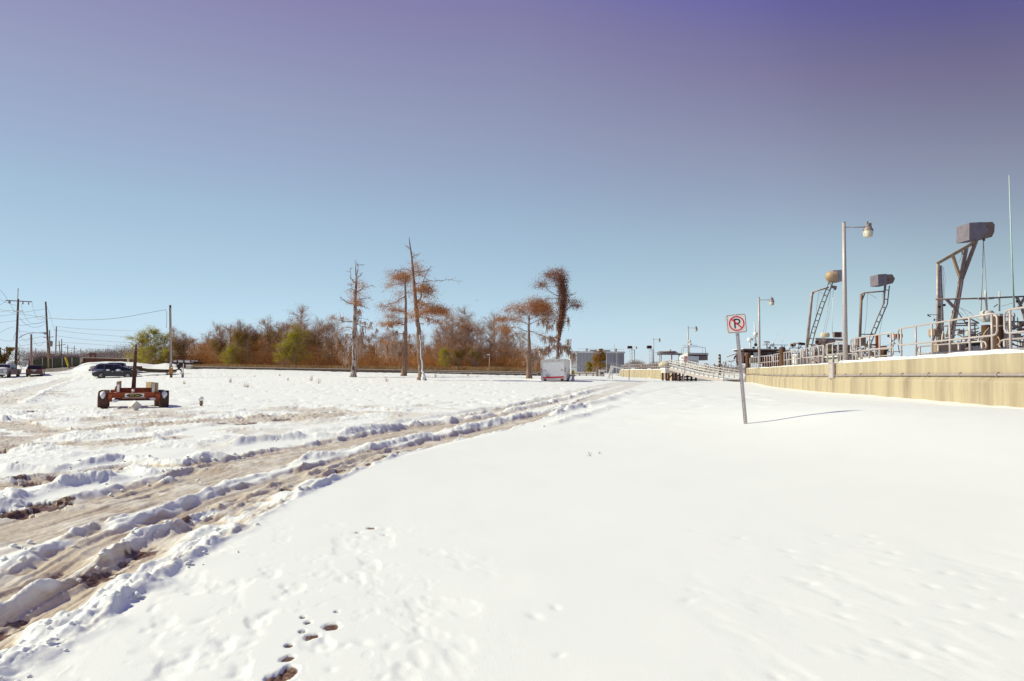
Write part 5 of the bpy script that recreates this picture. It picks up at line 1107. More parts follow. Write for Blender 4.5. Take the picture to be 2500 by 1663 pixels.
# ================================================================== parked vehicles
def car(name, label, cat, px, D, rotz, L, W, H, paint, prof, glass, wheels, wr, wd_rear=None, lights=(), snow=(), sink=.08, z=None, tumble=.78, ground=.22):
    """prof: body side outline (x forward, z); glass: greenhouse outline; built with x forward, y across"""
    p = foot(px, D); p.z = (gtop(p.x, p.y) if z is None else z) - sink
    t = thing(name, label, cat, p, (0, 0, rotz)); hw = W / 2
    n = len(prof); V = []
    for y, ins in ((-hw, 0), (-hw + .10, .05), (hw - .10, .05), (hw, 0)):
        for x, zz in prof:
            shr = 1 if ins else .985; V.append((x * shr, y, zz if not ins else zz + .03))
    F = [tuple(range(n))[::-1], tuple(range(3 * n, 4 * n))]
    for r in range(3): F += [(r * n + i, r * n + (i + 1) % n, (r + 1) * n + (i + 1) % n, (r + 1) * n + i) for i in range(n)]
    MB().add(V, F).build('body', paint, t, smooth='auto')
    # greenhouse: roof lofted with tumblehome
    g = len(glass); zb = glass[0][1]; V = []
    def hwid(zz): return hw * (.96 - (1 - tumble) * (zz - zb) / max(H - zb, .01))
    for s in (-1, 1):
        for x, zz in glass: V.append((x, s * hwid(zz), zz))
    MB().add(V, [tuple(range(g))[::-1], tuple(range(g, 2 * g))] + [(i, (i + 1) % g, g + (i + 1) % g, g + i) for i in range(g)]).build('cabin', paint, t, smooth='auto')
    return t, hwid
def side_glass(t, hwid, polys):
    for s in (-1, 1):
        for pl in polys:
            V = [(x, s * (hwid(zz) + .012), zz) for x, zz in pl]; n = len(pl); V += [(x, s * (hwid(zz) - .02), zz) for x, zz in pl]
            MB().add(V, [tuple(range(n)) if s < 0 else tuple(range(n))[::-1], tuple(range(n, 2 * n))[::-1] if s < 0 else tuple(range(n, 2 * n))] + [(i, (i + 1) % n, n + (i + 1) % n, n + i) for i in range(n)]).build('window', 'glass_dark', t)
def end_glass(t, hwid, a, b, nm):
    (xa, za), (xb, zb_) = a, b; k = .04 * (1 if xb < xa else -1)
    V = [(xa + k, -hwid(za) * .9, za + .02), (xa + k, hwid(za) * .9, za + .02), (xb + k, hwid(zb_) * .9, zb_ + .01), (xb + k, -hwid(zb_) * .9, zb_ + .01)]
    V += [(v[0] - 2 * k * .6, v[1], v[2] - .03) for v in V]
    MB().add(V, [(0, 1, 2, 3), (7, 6, 5, 4), (0, 4, 5, 1), (1, 5, 6, 2), (2, 6, 7, 3), (3, 7, 4, 0)]).build(nm, 'glass_dark', t)
def car_wheels(t, xs, hw, r, rim='chrome'):
    for x in xs:
        for s in (-1, 1):
            ax = Matrix.Rotation(R(90), 3, 'X'); c = Vector((x, s * (hw - .09), r))
            MB().lathe([(r + .07, -.012), (r + .07, .012)], (x, s * (hw + .002), r + .02), 18, ax).build('wheel_arch', 'black', t)
            o = MB().lathe([(r * .62, -.11), (r * .92, -.11), (r, -.06), (r, .06), (r * .92, .11), (r * .62, .11)], c, 18, ax).build('tyre', 'rubber', t)
            m = MB(); m.lathe([(r * .64, -.05), (r * .64, .05)], c, 16, ax)
            rm = m.build('rim', 'steel_dark', o); m = MB()
            for k in range(7):
                a = k * 2 * math.pi / 7; m.box(c + Vector((math.cos(a) * r * .33, s * .09, math.sin(a) * r * .33)), (r * .6, .03, r * .13), Matrix.Rotation(-a, 3, 'Y'))
            m.lathe([(r * .66, -.02), (r * .66, .02), (r * .58, .02), (r * .58, -.02)], c + Vector((0, s * .09, 0)), 16, ax); m.build('spokes', rim, o)
            MB().lathe([(r + .06, -.02), (r + .06, .02), (r + .0, .03), (r + .0, -.03)], (x, s * (hw - .0), r), 4, ax)
# charcoal sedan: nose to the left
L = 4.75; t, hwf = car('sedan', 'charcoal grey sedan parked side-on with its nose to the left in deep snow', 'car', 282, 83, R(180) + view_rot(282) * .9, L, 1.82, 1.45, 'car_dark',
  [(-2.36, .42), (-2.30, .25), (2.2, .25), (2.36, .38), (2.34, .62), (2.1, .76), (1.25, .93), (-1.55, .98), (-2.25, .95), (-2.38, .75)],
  [(1.30, .90), (.45, 1.36), (.0, 1.44), (-.55, 1.43), (-1.15, 1.33), (-1.95, .96)], None, .32, H if False else None, sink=.13)
side_glass(t, hwf, [[(1.02, .96), (.40, 1.32), (.08, 1.37), (.08, .97)], [(0, .97), (0, 1.375), (-.55, 1.365), (-.85, 1.30), (-.85, .98)], [(-.92, .99), (-.92, 1.28), (-1.15, 1.23), (-1.5, 1.02)]])
end_glass(t, hwf, (1.22, .94), (.47, 1.34), 'windscreen'); end_glass(t, hwf, (-1.88, .99), (-1.18, 1.31), 'rear_window'); car_wheels(t, (1.42, -1.36), .91, .33)
for s in (-1, 1):
    MB().box((2.2, s * .68, .66), (.34, .34, .13), Matrix.Rotation(R(-14) * s, 3, 'Z')).build('headlight', 'lens_clear', t); MB().box((-2.28, s * .7, .83), (.2, .38, .16)).build('tail_light', 'lens_red', t)
    MB().ball((.95, s * 1.0, 1.0), .1, 8, 6, (.7, 1, .7)).build('mirror', 'car_dark', t)
    for x in (-.75, .25): MB().box((x, s * .925, .84), (.2, .03, .035)).build('door_handle', 'chrome', t)
    for x, w_ in ((.05, .018), (-.9, .018), (1.12, .018)): MB().box((x, s * .905, .66), (w_, .02, .5)).build('door_seam', 'black', t)
    MB().ball((.75, s * .93, 1.0), .16, 8, 5, (1.5, .35, .55), .2).build('snow_patch', 'snowy', t); MB().ball((-.35, s * .93, 1.0), .2, 8, 5, (1.5, .35, .6), .2).build('snow_patch', 'snowy', t)
MB().ball((-1.75, -.5, 1.0), .32, 9, 5, (1.2, 1.2, .35), .2).build('snow_patch', 'snowy', t)
MB().ball((2.05, -.5, .77), .3, 9, 5, (.9, 1.3, .2), .2).build('snow_patch', 'snowy', t)
# slate-blue suv behind it: tail to the left
t, hwf = car('suv', 'slate blue suv parked behind the charcoal sedan with its tail to the left', 'car', 282, 86.5, view_rot(282) * .9, 4.9, 1.9, 1.76, 'car_blue',
  [(-2.42, .45), (-2.38, .3), (2.3, .3), (2.44, .45), (2.42, .8), (2.2, .98), (1.2, 1.08), (-2.2, 1.12), (-2.44, 1.05)],
  [(-2.3, 1.08), (-2.0, 1.66), (-1.75, 1.74), (.2, 1.74), (.55, 1.68), (1.45, 1.08)], None, .36, sink=.30)
side_glass(t, hwf, [[(-2.05, 1.14), (-1.83, 1.6), (-1.2, 1.64), (-1.2, 1.14)], [(-1.12, 1.14), (-1.12, 1.65), (-.2, 1.65), (-.2, 1.13)], [(-.12, 1.13), (-.12, 1.65), (.45, 1.6), (1.2, 1.12)]])
end_glass(t, hwf, (1.40, 1.11), (.58, 1.66), 'windscreen'); end_glass(t, hwf, (-2.26, 1.14), (-2.02, 1.6), 'rear_window'); car_wheels(t, (1.45, -1.4), .95, .36)
for s in (-1, 1):
    MB().box((-2.36, s * .82, 1.0), (.24, .24, .3)).build('tail_light', 'lens_red', t); MB().box((2.32, s * .75, .82), (.25, .35, .16)).build('headlight', 'lens_clear', t)
    MB().bar((-1.7, s * .66, 1.80), (.1, s * .66, 1.80), .05).build('roof_rail', 'black', t); MB().ball((1.1, s * 1.03, 1.14), .11, 8, 6, (.7, 1, .8)).build('mirror', 'car_blue', t)
MB().box((-.8, 0, 1.76), (1.9, 1.1, .06)).build('roof_snow', 'snowy', t)
# pickup behind both
t, hwf = car('pickup_truck', 'silver-mauve pickup truck mostly hidden behind the charcoal sedan with a red tail light at right', 'pickup', 285, 90, R(180) + view_rot(285) * .9, 5.9, 1.98, 1.57, 'car_silver',
  [(-2.92, .55), (-2.88, .4), (2.75, .4), (2.92, .55), (2.88, .95), (2.6, 1.06), (1.5, 1.12), (-2.88, 1.08)],
  [(1.6, 1.08), (.9, 1.50), (.5, 1.55), (-.6, 1.54), (-.95, 1.48), (-1.05, 1.08)], None, .38, sink=.05)
side_glass(t, hwf, [[(1.3, 1.14), (.85, 1.43), (.3, 1.47), (.3, 1.14)], [(.22, 1.14), (.22, 1.47), (-.6, 1.46), (-.85, 1.42), (-.9, 1.14)]])
end_glass(t, hwf, (1.55, 1.12), (.95, 1.46), 'windscreen'); end_glass(t, hwf, (-1.06, 1.14), (-.98, 1.44), 'rear_window'); car_wheels(t, (1.85, -1.75), .99, .38)
for s in (-1, 1): MB().box((-2.86, s * .9, .86), (.2, .2, .42)).build('tail_light', 'lens_red', t); MB().box((2.8, s * .78, .85), (.3, .36, .22)).build('headlight', 'lens_clear', t)
MB().box((-2.98, 0, .5), (.18, 1.9, .2)).build('bumper', 'chrome', t); MB().box((2.98, 0, .52), (.18, 1.9, .24)).build('bumper', 'black', t); MB().box((-1.95, 0, 1.06), (1.6, 1.6, .1)).build('bed_snow', 'snowy', t)
# maroon hatch seen from behind
t, hwf = car('hatchback', 'dark maroon car seen from behind beside the leaning pole at far left', 'car', 88, 93, R(90) + R(30), 4.5, 1.8, 1.58, 'car_maroon',
  [(-2.2, .42), (-2.16, .3), (2.1, .3), (2.22, .45), (2.2, .75), (1.9, .9), (1.1, 1.0), (-2.0, 1.02), (-2.22, .95)],
  [(-2.1, .98), (-1.75, 1.48), (-1.5, 1.56), (.2, 1.56), (.5, 1.48), (1.3, .98)], None, .33, sink=.10, tumble=.80)
side_glass(t, hwf, [[(-1.85, 1.04), (-1.62, 1.42), (-1.0, 1.46), (-1.0, 1.04)], [(-.92, 1.04), (-.92, 1.47), (-.1, 1.47), (-.1, 1.03)], [(-.02, 1.03), (-.02, 1.47), (.42, 1.42), (1.05, 1.02)]])
end_glass(t, hwf, (-2.08, 1.03), (-1.76, 1.46), 'rear_window'); end_glass(t, hwf, (1.25, 1.02), (.52, 1.46), 'windscreen'); car_wheels(t, (1.35, -1.35), .9, .33)
for s in (-1, 1): MB().box((-2.16, s * .74, .9), (.18, .32, .2)).build('tail_light', 'lens_red', t); MB().box((2.1, s * .7, .74), (.2, .34, .15)).build('headlight', 'lens_clear', t); MB().ball((.95, s * .98, 1.05), .1, 8, 6, (.7, 1, .7)).build('mirror', 'car_maroon', t)
MB().box((-2.25, 0, .48), (.12, 1.74, .24)).build('bumper', 'car_maroon', t); MB().box((-2.26, 0, .80), (.03, .34, .14)).build('number_plate', 'white_dirty', t); MB().box((-2.24, 0, .93), (.04, .7, .03)).build('trim_strip', 'chrome', t)
# silver pickup at the left edge, nose to us
t, hwf = car('pickup_truck', 'silver pickup truck facing the camera at the left edge with snow on its hood', 'pickup', 14, 90, R(-90) + R(20), 5.7, 2.0, 1.85, 'car_silver',
  [(-2.82, .55), (-2.8, .42), (2.7, .42), (2.84, .55), (2.84, 1.05), (2.6, 1.14), (1.5, 1.20), (-2.8, 1.12)],
  [(1.55, 1.14), (.85, 1.74), (.45, 1.82), (-.7, 1.81), (-1.0, 1.74), (-1.1, 1.14)], None, .4, sink=.06, tumble=.82)
side_glass(t, hwf, [[(1.25, 1.2), (.8, 1.66), (.3, 1.71), (.3, 1.2)], [(.22, 1.2), (.22, 1.71), (-.65, 1.70), (-.9, 1.64), (-.95, 1.2)]])
end_glass(t, hwf, (1.48, 1.19), (.88, 1.71), 'windscreen'); end_glass(t, hwf, (-1.1, 1.2), (-1.0, 1.70), 'rear_window'); car_wheels(t, (1.8, -1.7), 1.0, .4)
m = MB()
for z in (.74, .84, .94): m.box((2.87, 0, z), (.05, 1.15, .05))
MB().box((2.85, 0, .85), (.04, 1.2, .34)).build('grille', 'black', t); m.build('grille_bar', 'chrome', t)
for s in (-1, 1): MB().box((2.82, s * .8, .9), (.12, .34, .26)).build('headlight', 'lens_clear', t); MB().box((1.2, s * 1.12, 1.28), (.12, .2, .22)).build('mirror', 'black', t)
MB().box((2.92, 0, .52), (.16, 1.96, .16)).build('bumper', 'chrome', t); MB().box((2.88, 0, .36), (.14, 1.7, .16)).build('air_dam', 'black', t)
MB().ball((2.1, .1, 1.17), .5, 12, 6, (1.15, 1.45, .22), .1).ball((1.45, .2, 1.24), .35, 10, 6, (.8, 1.8, .35), .15).build('snow_patch', 'snowy', t, smooth=True)

# ================================================================== jon boat on its trailer
D = 86; p = foot(386, D); p.z = gtop(p.x, p.y) + .05
jb2 = thing('jon_boat', 'olive drab flat-bottomed boat with an outboard motor on a low trailer behind the ochre-box pole', 'boat', p, (0, 0, view_rot(386) * .8))
st = [(-2.35, .30, .30, .62, .95), (-1.9, .45, .05, .62, .80), (-1.2, .62, -.06, .6, .68), (.5, .66, -.08, .58, .62), (2.1, .66, -.06, .58, .62)]; V = []
for x, hw, zb, _, zt in st: V += [(x, -hw * .8, zb + .38), (x, -hw, zt), (x, -hw + .06, zt + .01), (x, -hw * .7, zb + .44), (x, hw * .7, zb + .44), (x, hw - .06, zt + .01), (x, hw, zt), (x, hw * .8, zb + .38)]
MB().add(V, [(i * 8 + j, i * 8 + (j + 1) % 8, (i + 1) * 8 + (j + 1) % 8, (i + 1) * 8 + j) for i in range(4) for j in range(8)] + [tuple(range(8))[::-1], tuple(range(32, 40))]).build('hull', 'olive', jb2, smooth='auto')
for x in (-1.5, -.3, 1.0): MB().box((x, 0, .60), (.28, 1.1, .06)).build('bench', 'olive', jb2)
MB().box((.3, 0, .60), (2.4, 1.0, .04)).build('snow_patch', 'snowy', jb2); MB().bar((-2.4, -.05, .98), (-1.9, .05, .92), .1).build('bow_cleat', 'rust_dark', jb2)
mo = MB().box((2.35, 0, 1.0), (.42, .34, .5), Matrix.Rotation(R(-28), 3, 'Y')).ball((2.42, 0, 1.15), .27, 9, 6, (1.1, .75, 1)).build('outboard_motor', 'black', jb2); MB().bar((2.3, 0, .85), (2.75, 0, .35), .12, .16).build('lower_leg', 'black', mo); MB().bar((2.3, 0, .95), (1.75, 0, 1.02), .04).build('tiller', 'black', mo)
bt = thing('boat_trailer', 'low galvanised boat trailer under the olive flat-bottomed boat', 'trailer', p, (0, 0, view_rot(386) * .8))
MB().bar((-3.6, 0, .28), (2.0, -.4, .24), .08).bar((-1.2, 0, .27), (2.0, .4, .24), .08).build('frame', 'steel_dark', bt); MB().bar((-3.45, 0, .0), (-3.45, 0, .75), .07).bar((-3.1, 0, .28), (-3.3, 0, .95), .06).build('winch_post', 'steel_dark', bt)
for s in (-1, 1):
    ax = Matrix.Rotation(R(90), 3, 'X'); o = MB().lathe([(.14, -.09), (.27, -.09), (.28, .09), (.14, .09)], (1.3, s * .78, .18), 14, ax).build('tyre', 'rubber', bt); MB().lathe([(.15, -.06), (.15, .095)], (1.3, s * .78, .18), 12, ax).build('rim', 'white_dirty', o)
    MB().prism([(1.3 + math.cos(R(a)) * rr, .2 + math.sin(R(a)) * rr) for rr, rng in ((.38, range(0, 181, 20)), (.33, range(180, -1, -20))) for a in rng], s * .78 - .12, s * .78 + .12).build('fender', 'olive', bt)

# ================================================================== utility poles, wires
def pole_px(name, label, base, top, D, r0, r1, mat, group=None, cat='utility pole', zbase=None):
    a = at(*base, D); a.z = (gtop(a.x, a.y) if zbase is None else zbase); b = at(*top, D); t = thing(name, label, cat, a, group=group)
    MB().tube([a - Vector((0, 0, .2)), a.lerp(b, .5), b], [r0, (r0 + r1) / 2, r1], 8).build('pole', mat, t, smooth=True, world=True); return t, a, b
GP = 'wooden utility poles at the left'
D = 100; t, a, b = pole_px('utility_pole', 'tall dark utility pole with a wide crossarm behind the silver pickup', (38, 905), (44.5, 730), D, .17, .13, 'pole')
MB().tube([at(43, 740, D - .2), at(44.4, 704, D - .2)], .05, 6).build('top_mast', 'pole_grey', t, world=True); MB().tube([at(44, 706, D - .2), at(41, 707, D - .2)], .02, 4).build('top_pin', 'steel_dark', t, world=True)
ca = MB().bar(at(14, 733.5, D - .2), at(78, 737, D - .2), .12, .12).build('crossarm', 'pole', t, world=True)
for px, py in ((22, 735), (24.5, 736), (56, 738), (70, 739)): MB().lathe([(.07, 0), (.09, .12), (.07, .25), (.09, .36)], at(px, py + 1.5, D - .2) - Vector((0, 0, .22)), 8).build('insulator', 'mauve_metal', t)
for o in [o for o in t.children if o.name.startswith('insulator')]: o.location = -t.location
MB().bar(at(33, 760, D - .25), at(55, 759.6, D - .25), .14, .14).build('bracket', 'white_dirty', t, world=True)
la = MB().tube([at(46, 826, D), at(55, 819, D), at(66, 815, D), at(80, 813, D), at(106, 812.6, D)], .045, 6).build('lamp_arm', 'steel_dark', t, world=True); MB().box(at(110, 812.5, D) , (.5, .22, .14)).box(at(110, 815, D), (.22, .2, .2)).build('lamp_head', 'mauve_metal', t, world=True)
MB().bar(at(33, 828, D), at(46, 790, D), .03).build('guy_brace', 'wire', t, world=True)
D = 96; t, a, b = pole_px('utility_pole', 'short thick faded pole right behind the maroon car', (77, 912), (76, 816), D, .14, .13, 'pole_grey')
D = 104; t, a, b = pole_px('utility_pole', 'leaning two-tone utility pole right of the maroon car', (120.5, 907), (111.5, 737), D, .19, .10, 'pole_light')
MB().tube([at(116.5, 830, D - .14), at(111.5, 736.5, D - .08)], [.14, .11], 8).build('upper_sleeve', 'pole', t, world=True)
for py in (752, 771, 784, 841, 848): MB().box(at(111.5 + (py - 737) * .053, py, D - .2), (.16, .1, .18)).build('wire_clamp', 'steel_dark', t, world=True)
MB().lathe([(.22, 0), (.24, .1), (.24, .75), (.15, .85)], at(124, 846, D - .1), 10).build('transformer', 'mauve_metal', t, world=True)
D = 140; t, a, b = pole_px('utility_pole', 'slim pinkish utility pole just right of the leaning two-tone pole', (135, 905), (137.5, 797), D, .15, .11, 'pole_grey', zbase=.6); MB().bar(at(131, 806, D), at(141, 806.5, D), .08).build('crossarm', 'pole_grey', t, world=True)
D = 150; t, a, b = pole_px('utility_pole', 'small crossarmed pole seen behind the leaning two-tone pole', (122, 900), (121, 806), D, .12, .1, 'pole', zbase=.6); MB().bar(at(106, 824.4, D), at(131, 822.5, D), .12).build('crossarm', 'pole', t, world=True); MB().tube([at(120, 838, D), at(127, 838, D)], .3, 6).build('transformer', 'mauve_metal', t, world=True)
for lb, bx, tx, ty, arm, D in [('distant leaning pole, left of a close pair beyond the fence', 150, 144, 832, None, 200), ('distant upright pole with a crossarm, right of a close pair', 150.5, 150.5, 828, (138, 844, 160, 841), 205), ('distant pole with a crossarm third beyond the fence', 165, 165.3, 842, (158, 849, 172, 850), 230), ('distant pole with a crossarm fourth beyond the fence', 181, 181.4, 844, (173, 850, 188, 852), 250), ('distant pole with a faint crossarm nearest the small steel frame', 197, 197.3, 850, (192, 856, 204, 857.5), 270), ('distant bare pole just left of the small steel frame', 210, 210.4, 853, None, 280), ('tiny distant pole on the treeline between the leaning pole and the short pole', 87, 87, 850, (84, 856, 90, 856), 300), ('faint distant light pole right of the small steel frame', 303.5, 304, 846, None, 290)]:
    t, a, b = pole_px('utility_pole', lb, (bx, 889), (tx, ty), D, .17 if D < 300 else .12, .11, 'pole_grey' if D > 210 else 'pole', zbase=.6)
    if arm: MB().bar(at(arm[0], arm[1], D), at(arm[2], arm[3], D), .16).build('crossarm', 'pole_grey', t, world=True)
D = 80; t, a, b = pole_px('utility_pole', 'dark wooden pole with an ochre box and grey conduit left of the wood', (418, 922), (415.5, 745), D, .155, .125, 'pole')
m = MB(); m.tube([at(419, 893, D - .16), at(417.3, 752, D - .15)], .05, 6); m.tube([at(417, 893, D - .19), at(416, 800, D - .17)], .03, 6); m.build('conduit', 'galv', t, world=True)
c = at(417.5, 903.5, D - .28); MB().box(c, (.36, .22, .84)).build('ochre_box', 'orange_box', t, world=True); MB().box(at(416.5, 889, D - .25), (.26, .18, .36)).build('meter_box', 'galv', t, world=True); MB().box(at(419, 897.5, D - .42), (.16, .03, .14)).build('notice', 'sign_white', t, world=True)
MB().box(at(417, 885, D - .2), (.2, .1, .1)).build('strap', 'white_dirty', t, world=True)
def stub(name, label, cat, px, D): p = foot(px, D); p.z = gtop(p.x, p.y); return thing(name, label, cat, p)
t = stub('standpipe', 'thin white pipe with a capped box at its foot right of the ochre-box pole', 'pipe', 447.5, 80); MB().tube([(0, 0, .3), (.02, 0, 1.6)], .05, 6).build('pipe', 'white_dirty', t); MB().box((-.04, 0, .22), (.2, .2, .45)).build('stub', 'mauve_metal', t); MB().box((-.12, -.05, .5), (.35, .25, .16)).build('valve_box', 'white_dirty', t)
t = stub('meter_stub', 'snow capped rusty pipe stub standing alone right of the rusty trailer', 'pipe', 494, 27.5); MB().tube([(0, 0, -.1), (0, 0, .22)], .055, 8).build('pipe', 'rust_dark', t); MB().lathe([(.09, .08), (.09, .12)], n=8).lathe([(.08, .16), (.08, .19)], n=8).build('flange', 'wood', t); MB().ball((-.02, 0, .28), .12, 10, 7, (1, .9, .8), .06).build('snow_cap', 'snowy', t, smooth=True)
def wire(pts, r, label, group=None, D0=100, D1=100):
    n = len(pts); P = [at(px, py, D0 + (D1 - D0) * i / (n - 1)) for i, (px, py) in enumerate(pts)]; q = []
    for i in range(n - 1):                      # Catmull-Rom through the sag points
        p0, p1, p2, p3 = P[max(i - 1, 0)], P[i], P[i + 1], P[min(i + 2, n - 1)]
        for s in range(6):
            u = s / 6; q.append(.5 * ((2 * p1) + (p2 - p0) * u + (2 * p0 - 5 * p1 + 4 * p2 - p3) * u * u + (3 * p1 - p0 - 3 * p2 + p3) * u ** 3))
    q.append(P[-1]); o = MB().tube(q, r, 4).build('overhead_wire', 'wire'); tag(o, label, 'wire', group)
wire([(-30, 755), (0, 756), (30, 763), (46, 766), (80, 771), (120, 777), (170, 780), (210, 781), (255, 779.5), (300, 775), (350, 766), (400, 757), (405, 757.5), (407, 765), (407, 790), (406, 800)], .026, 'long sagging service wire running from the crossarm pole across to the ochre-box pole', D0=100, D1=80)
GW = 'slack wires strung between the poles at far left'; LWR = 'thin slack overhead wire strung between the poles at far left'
for pts in [[(-20, 690), (0, 708), (18, 730), (33, 757)], [(-20, 718), (0, 731), (22, 741), (40, 746)], [(-20, 755), (0, 744), (16, 736)], [(-20, 764), (0, 762), (20, 758), (34, 758)], [(-20, 774), (0, 772), (40, 767)], [(-20, 790), (0, 788), (40, 783)],
            [(45, 765), (80, 759), (111, 754)], [(45, 781), (80, 776), (112, 770)], [(45, 796), (80, 791), (113, 785)], [(52, 742), (58, 766), (70, 785), (85, 791), (104, 787), (112, 778)], [(78, 738), (83, 760), (92, 778), (102, 781), (111, 774)], [(46, 775), (62, 791), (80, 799), (98, 797), (112, 788)],
            [(45, 800), (52, 822), (60, 832), (68, 832), (76, 822)], [(44, 836), (52, 846), (62, 853), (72, 848)], [(-20, 826), (0, 829), (18, 833), (38, 830)], [(-20, 818), (0, 812), (20, 802), (34, 798)], [(44, 808), (70, 811), (114, 815)], [(45, 832), (80, 826), (114, 820)], [(46, 845), (80, 840), (114, 835)], [(79, 826), (88, 840), (98, 844), (110, 832)]]:
    wire(pts, .016, LWR, GW, 100, 102)
GF = 'faint high wires leading off to the distant poles'; LF = 'faint high wire leading off from the slim pole to the right'
for pts in [[(113, 745), (125, 778), (133, 806)], [(138, 797), (200, 803), (300, 807), (345, 809)], [(138, 806), (200, 814), (300, 822), (345, 826)], [(139, 820), (220, 830), (330, 838)], [(150, 836), (220, 840), (320, 848)]]: wire(pts, .02, LF, GF, 130, 180)

# ================================================================== NO PARKING sign
sp_ = ground_px(1820, 1034); SD_ = (sp_ - CAM).dot(_fw); sp_.z = gtop(sp_.x, sp_.y)
sg = thing('parking_sign', 'large no parking sign on a leaning perforated steel post in the snow', 'sign', sp_, (R(-1.5), R(-4.6), R(-13)))
k = SD_ / FP; PH = 1005 / 4.48 * k
# perforated square tube: each wall is two edge strips bridged between the holes
w2 = .042; m = MB(); pit = .05; hr = .0095; hx = -.012; nh = int((PH + .3) / pit)
def face(yc, flip):
    z = -.2
    for i in range(nh):
        zc = z + pit * (i + .5); z0, z1 = zc - pit / 2, zc + pit / 2
        O = [(-w2, z0), (0, z0), (w2, z0), (w2, zc), (w2, z1), (0, z1), (-w2, z1), (-w2, zc)]; I = [(hx + math.cos(a) * hr, math.sin(a) * hr) for a in [R(225), R(270), R(315), 0, R(45), R(90), R(135), R(180)]]
        V = [(x, yc, zz) for x, zz in O] + [(x, yc, zc + zz) for x, zz in I]
        m.add(V, [(j, (j + 1) % 8, 8 + (j + 1) % 8, 8 + j) if not flip else (j, 8 + j, 8 + (j + 1) % 8, (j + 1) % 8) for j in range(8)])
face(-w2, False)
zt = -.2 + pit * nh
for s in (1,): m.add([(s * w2, -w2, -.2), (s * w2, w2, -.2), (s * w2, w2, zt), (s * w2, -w2, zt)], [(0, 1, 2, 3)])
m.build('post', 'galv', sg)
def rrect(w_, h_, r, n=5):
    P = []
    for cx2, cy2, a0 in ((w_ / 2 - r, h_ / 2 - r, 0), (-w_ / 2 + r, h_ / 2 - r, 90), (-w_ / 2 + r, -h_ / 2 + r, 180), (w_ / 2 - r, -h_ / 2 + r, 270)):
        for i in range(n + 1): a = R(a0 + 90 * i / n); P.append((cx2 + math.cos(a) * r, cy2 + math.sin(a) * r))
    return P
def frame_loop(m, outer, inner, y0, y1):
    n = len(outer); V = [(x, y0, z) for x, z in outer] + [(x, y0, z) for x, z in inner] + [(x, y1, z) for x, z in outer] + [(x, y1, z) for x, z in inner]
    m.add(V, [(i, (i + 1) % n, n + (i + 1) % n, n + i) for i in range(n)] + [(i, 2 * n + i, 2 * n + (i + 1) % n, (i + 1) % n) for i in range(n)] + [(n + i, n + (i + 1) % n, 3 * n + (i + 1) % n, 3 * n + i) for i in range(n)])
SW = .455; zc = PH + SW / 2 - .02; off = lambda P: [(x, z + zc) for x, z in P]
def plate(y, face_):
    p = MB().prism(off(rrect(SW, SW, .045)), y - .004, y + .004).build('sign_plate', 'sign_white', sg)
    return p
def emblem(p, y, S=SW, zc_=None, fl=1):
    zz = zc if zc_ is None else zc_; of = lambda P: [(x, z + zz) for x, z in P]; u = S / .455
    m = MB(); frame_loop(m, of(rrect(S - .028 * u, S - .028 * u, .038 * u)), of(rrect(S - .047 * u, S - .047 * u, .032 * u)), y - .0015, y); m.build('border', 'sign_black', p)
    m = MB(); ci = lambda r: [(math.cos(R(a)) * r, math.sin(R(a)) * r) for a in range(0, 360, 8)]
    frame_loop(m, of(ci(.178 * u)), of(ci(.150 * u)), y - .0035, y); 
    d = R(-45); dx, dz = math.cos(d), math.sin(d); nx, nz = -dz * .0145 * u, dx * .0145 * u; L_ = .155 * u
    m.prism(of([(-dx * L_ + nx, -dz * L_ + nz), (-dx * L_ - nx, -dz * L_ - nz), (dx * L_ - nx, dz * L_ - nz), (dx * L_ + nx, dz * L_ + nz)]), y - .0036, y); m.build('prohibition_ring', 'sign_red', p)
    m = MB(); s = .0155 * u
    m.prism(of([(-.058 * u, -.115 * u), (-.026 * u, -.115 * u), (-.026 * u, .115 * u), (-.058 * u, .115 * u)]), y - .002, y)
    oc = [(-.026, .115), (.03, .115), (.066, .102), (.086, .072), (.088, .045), (.078, .012), (.055, -.012), (.02, -.02), (-.026, -.02)]; ic = [(-.026, .083), (.026, .083), (.044, .076), (.054, .06), (.056, .047), (.05, .03), (.038, .016), (.018, .012), (-.026, .012)]
    n = len(oc); V = [(x * u, y - .002, z * u + zz) for x, z in oc + ic] + [(x * u, y, z * u + zz) for x, z in oc + ic]
    m.add(V, [(i, i + 1, n + i + 1, n + i) for i in range(n - 1)]); m.build('letter_p', 'sign_black', p)
p1 = plate(-w2 - .006, -1); emblem(p1, -w2 - .0102)
for z in (zc + .205, zc - .205): MB().ball((0, -w2 - .012, z), .011, 8, 5, (1, .5, 1)).build('bolt', 'galv', sg)
o = MB().prism(off(rrect(SW, SW, .045)), w2 + .002, w2 + .01).build('sign_plate', 'sign_white', sg); o.location = (-.012, 0, 0)
# second, far one by the gangway
p = at(1667, 933, 68); p.z = gtop(p.x, p.y) - .1; s2 = thing('parking_sign', 'small far no parking sign on a leaning thin post in front of the gangway', 'sign', p, (0, R(7.5), 0)); hgt = (at(1675, 876, 68) - p).length
MB().tube([(0, 0, 0), (0, .05, hgt + .1)], .05, 6).build('post', 'galv', s2); o = MB().lathe([(.25, -.01), (.25, .01)], (0, -.06, hgt), 16, Matrix.Rotation(R(90), 3, 'X')).build('sign_plate', 'sign_white', s2); emblem(o, -.085, .56, hgt)
p = foot(1536, 75); p.z = gtop(p.x, p.y); t = thing('marker_post', 'thin dark marker post in the snow in front of the far tan wall', 'post', p); MB().tube([(0, 0, -.1), (0, 0, 1.15)], .045, 6).build('post', 'mauve_metal', t); MB().box((0, -.04, 1.55), (.32, .03, .55)).tube([(0, 0, 1.1), (0, 0, 1.9)], .03, 6).build('marker_plate', 'white_dirty', t)
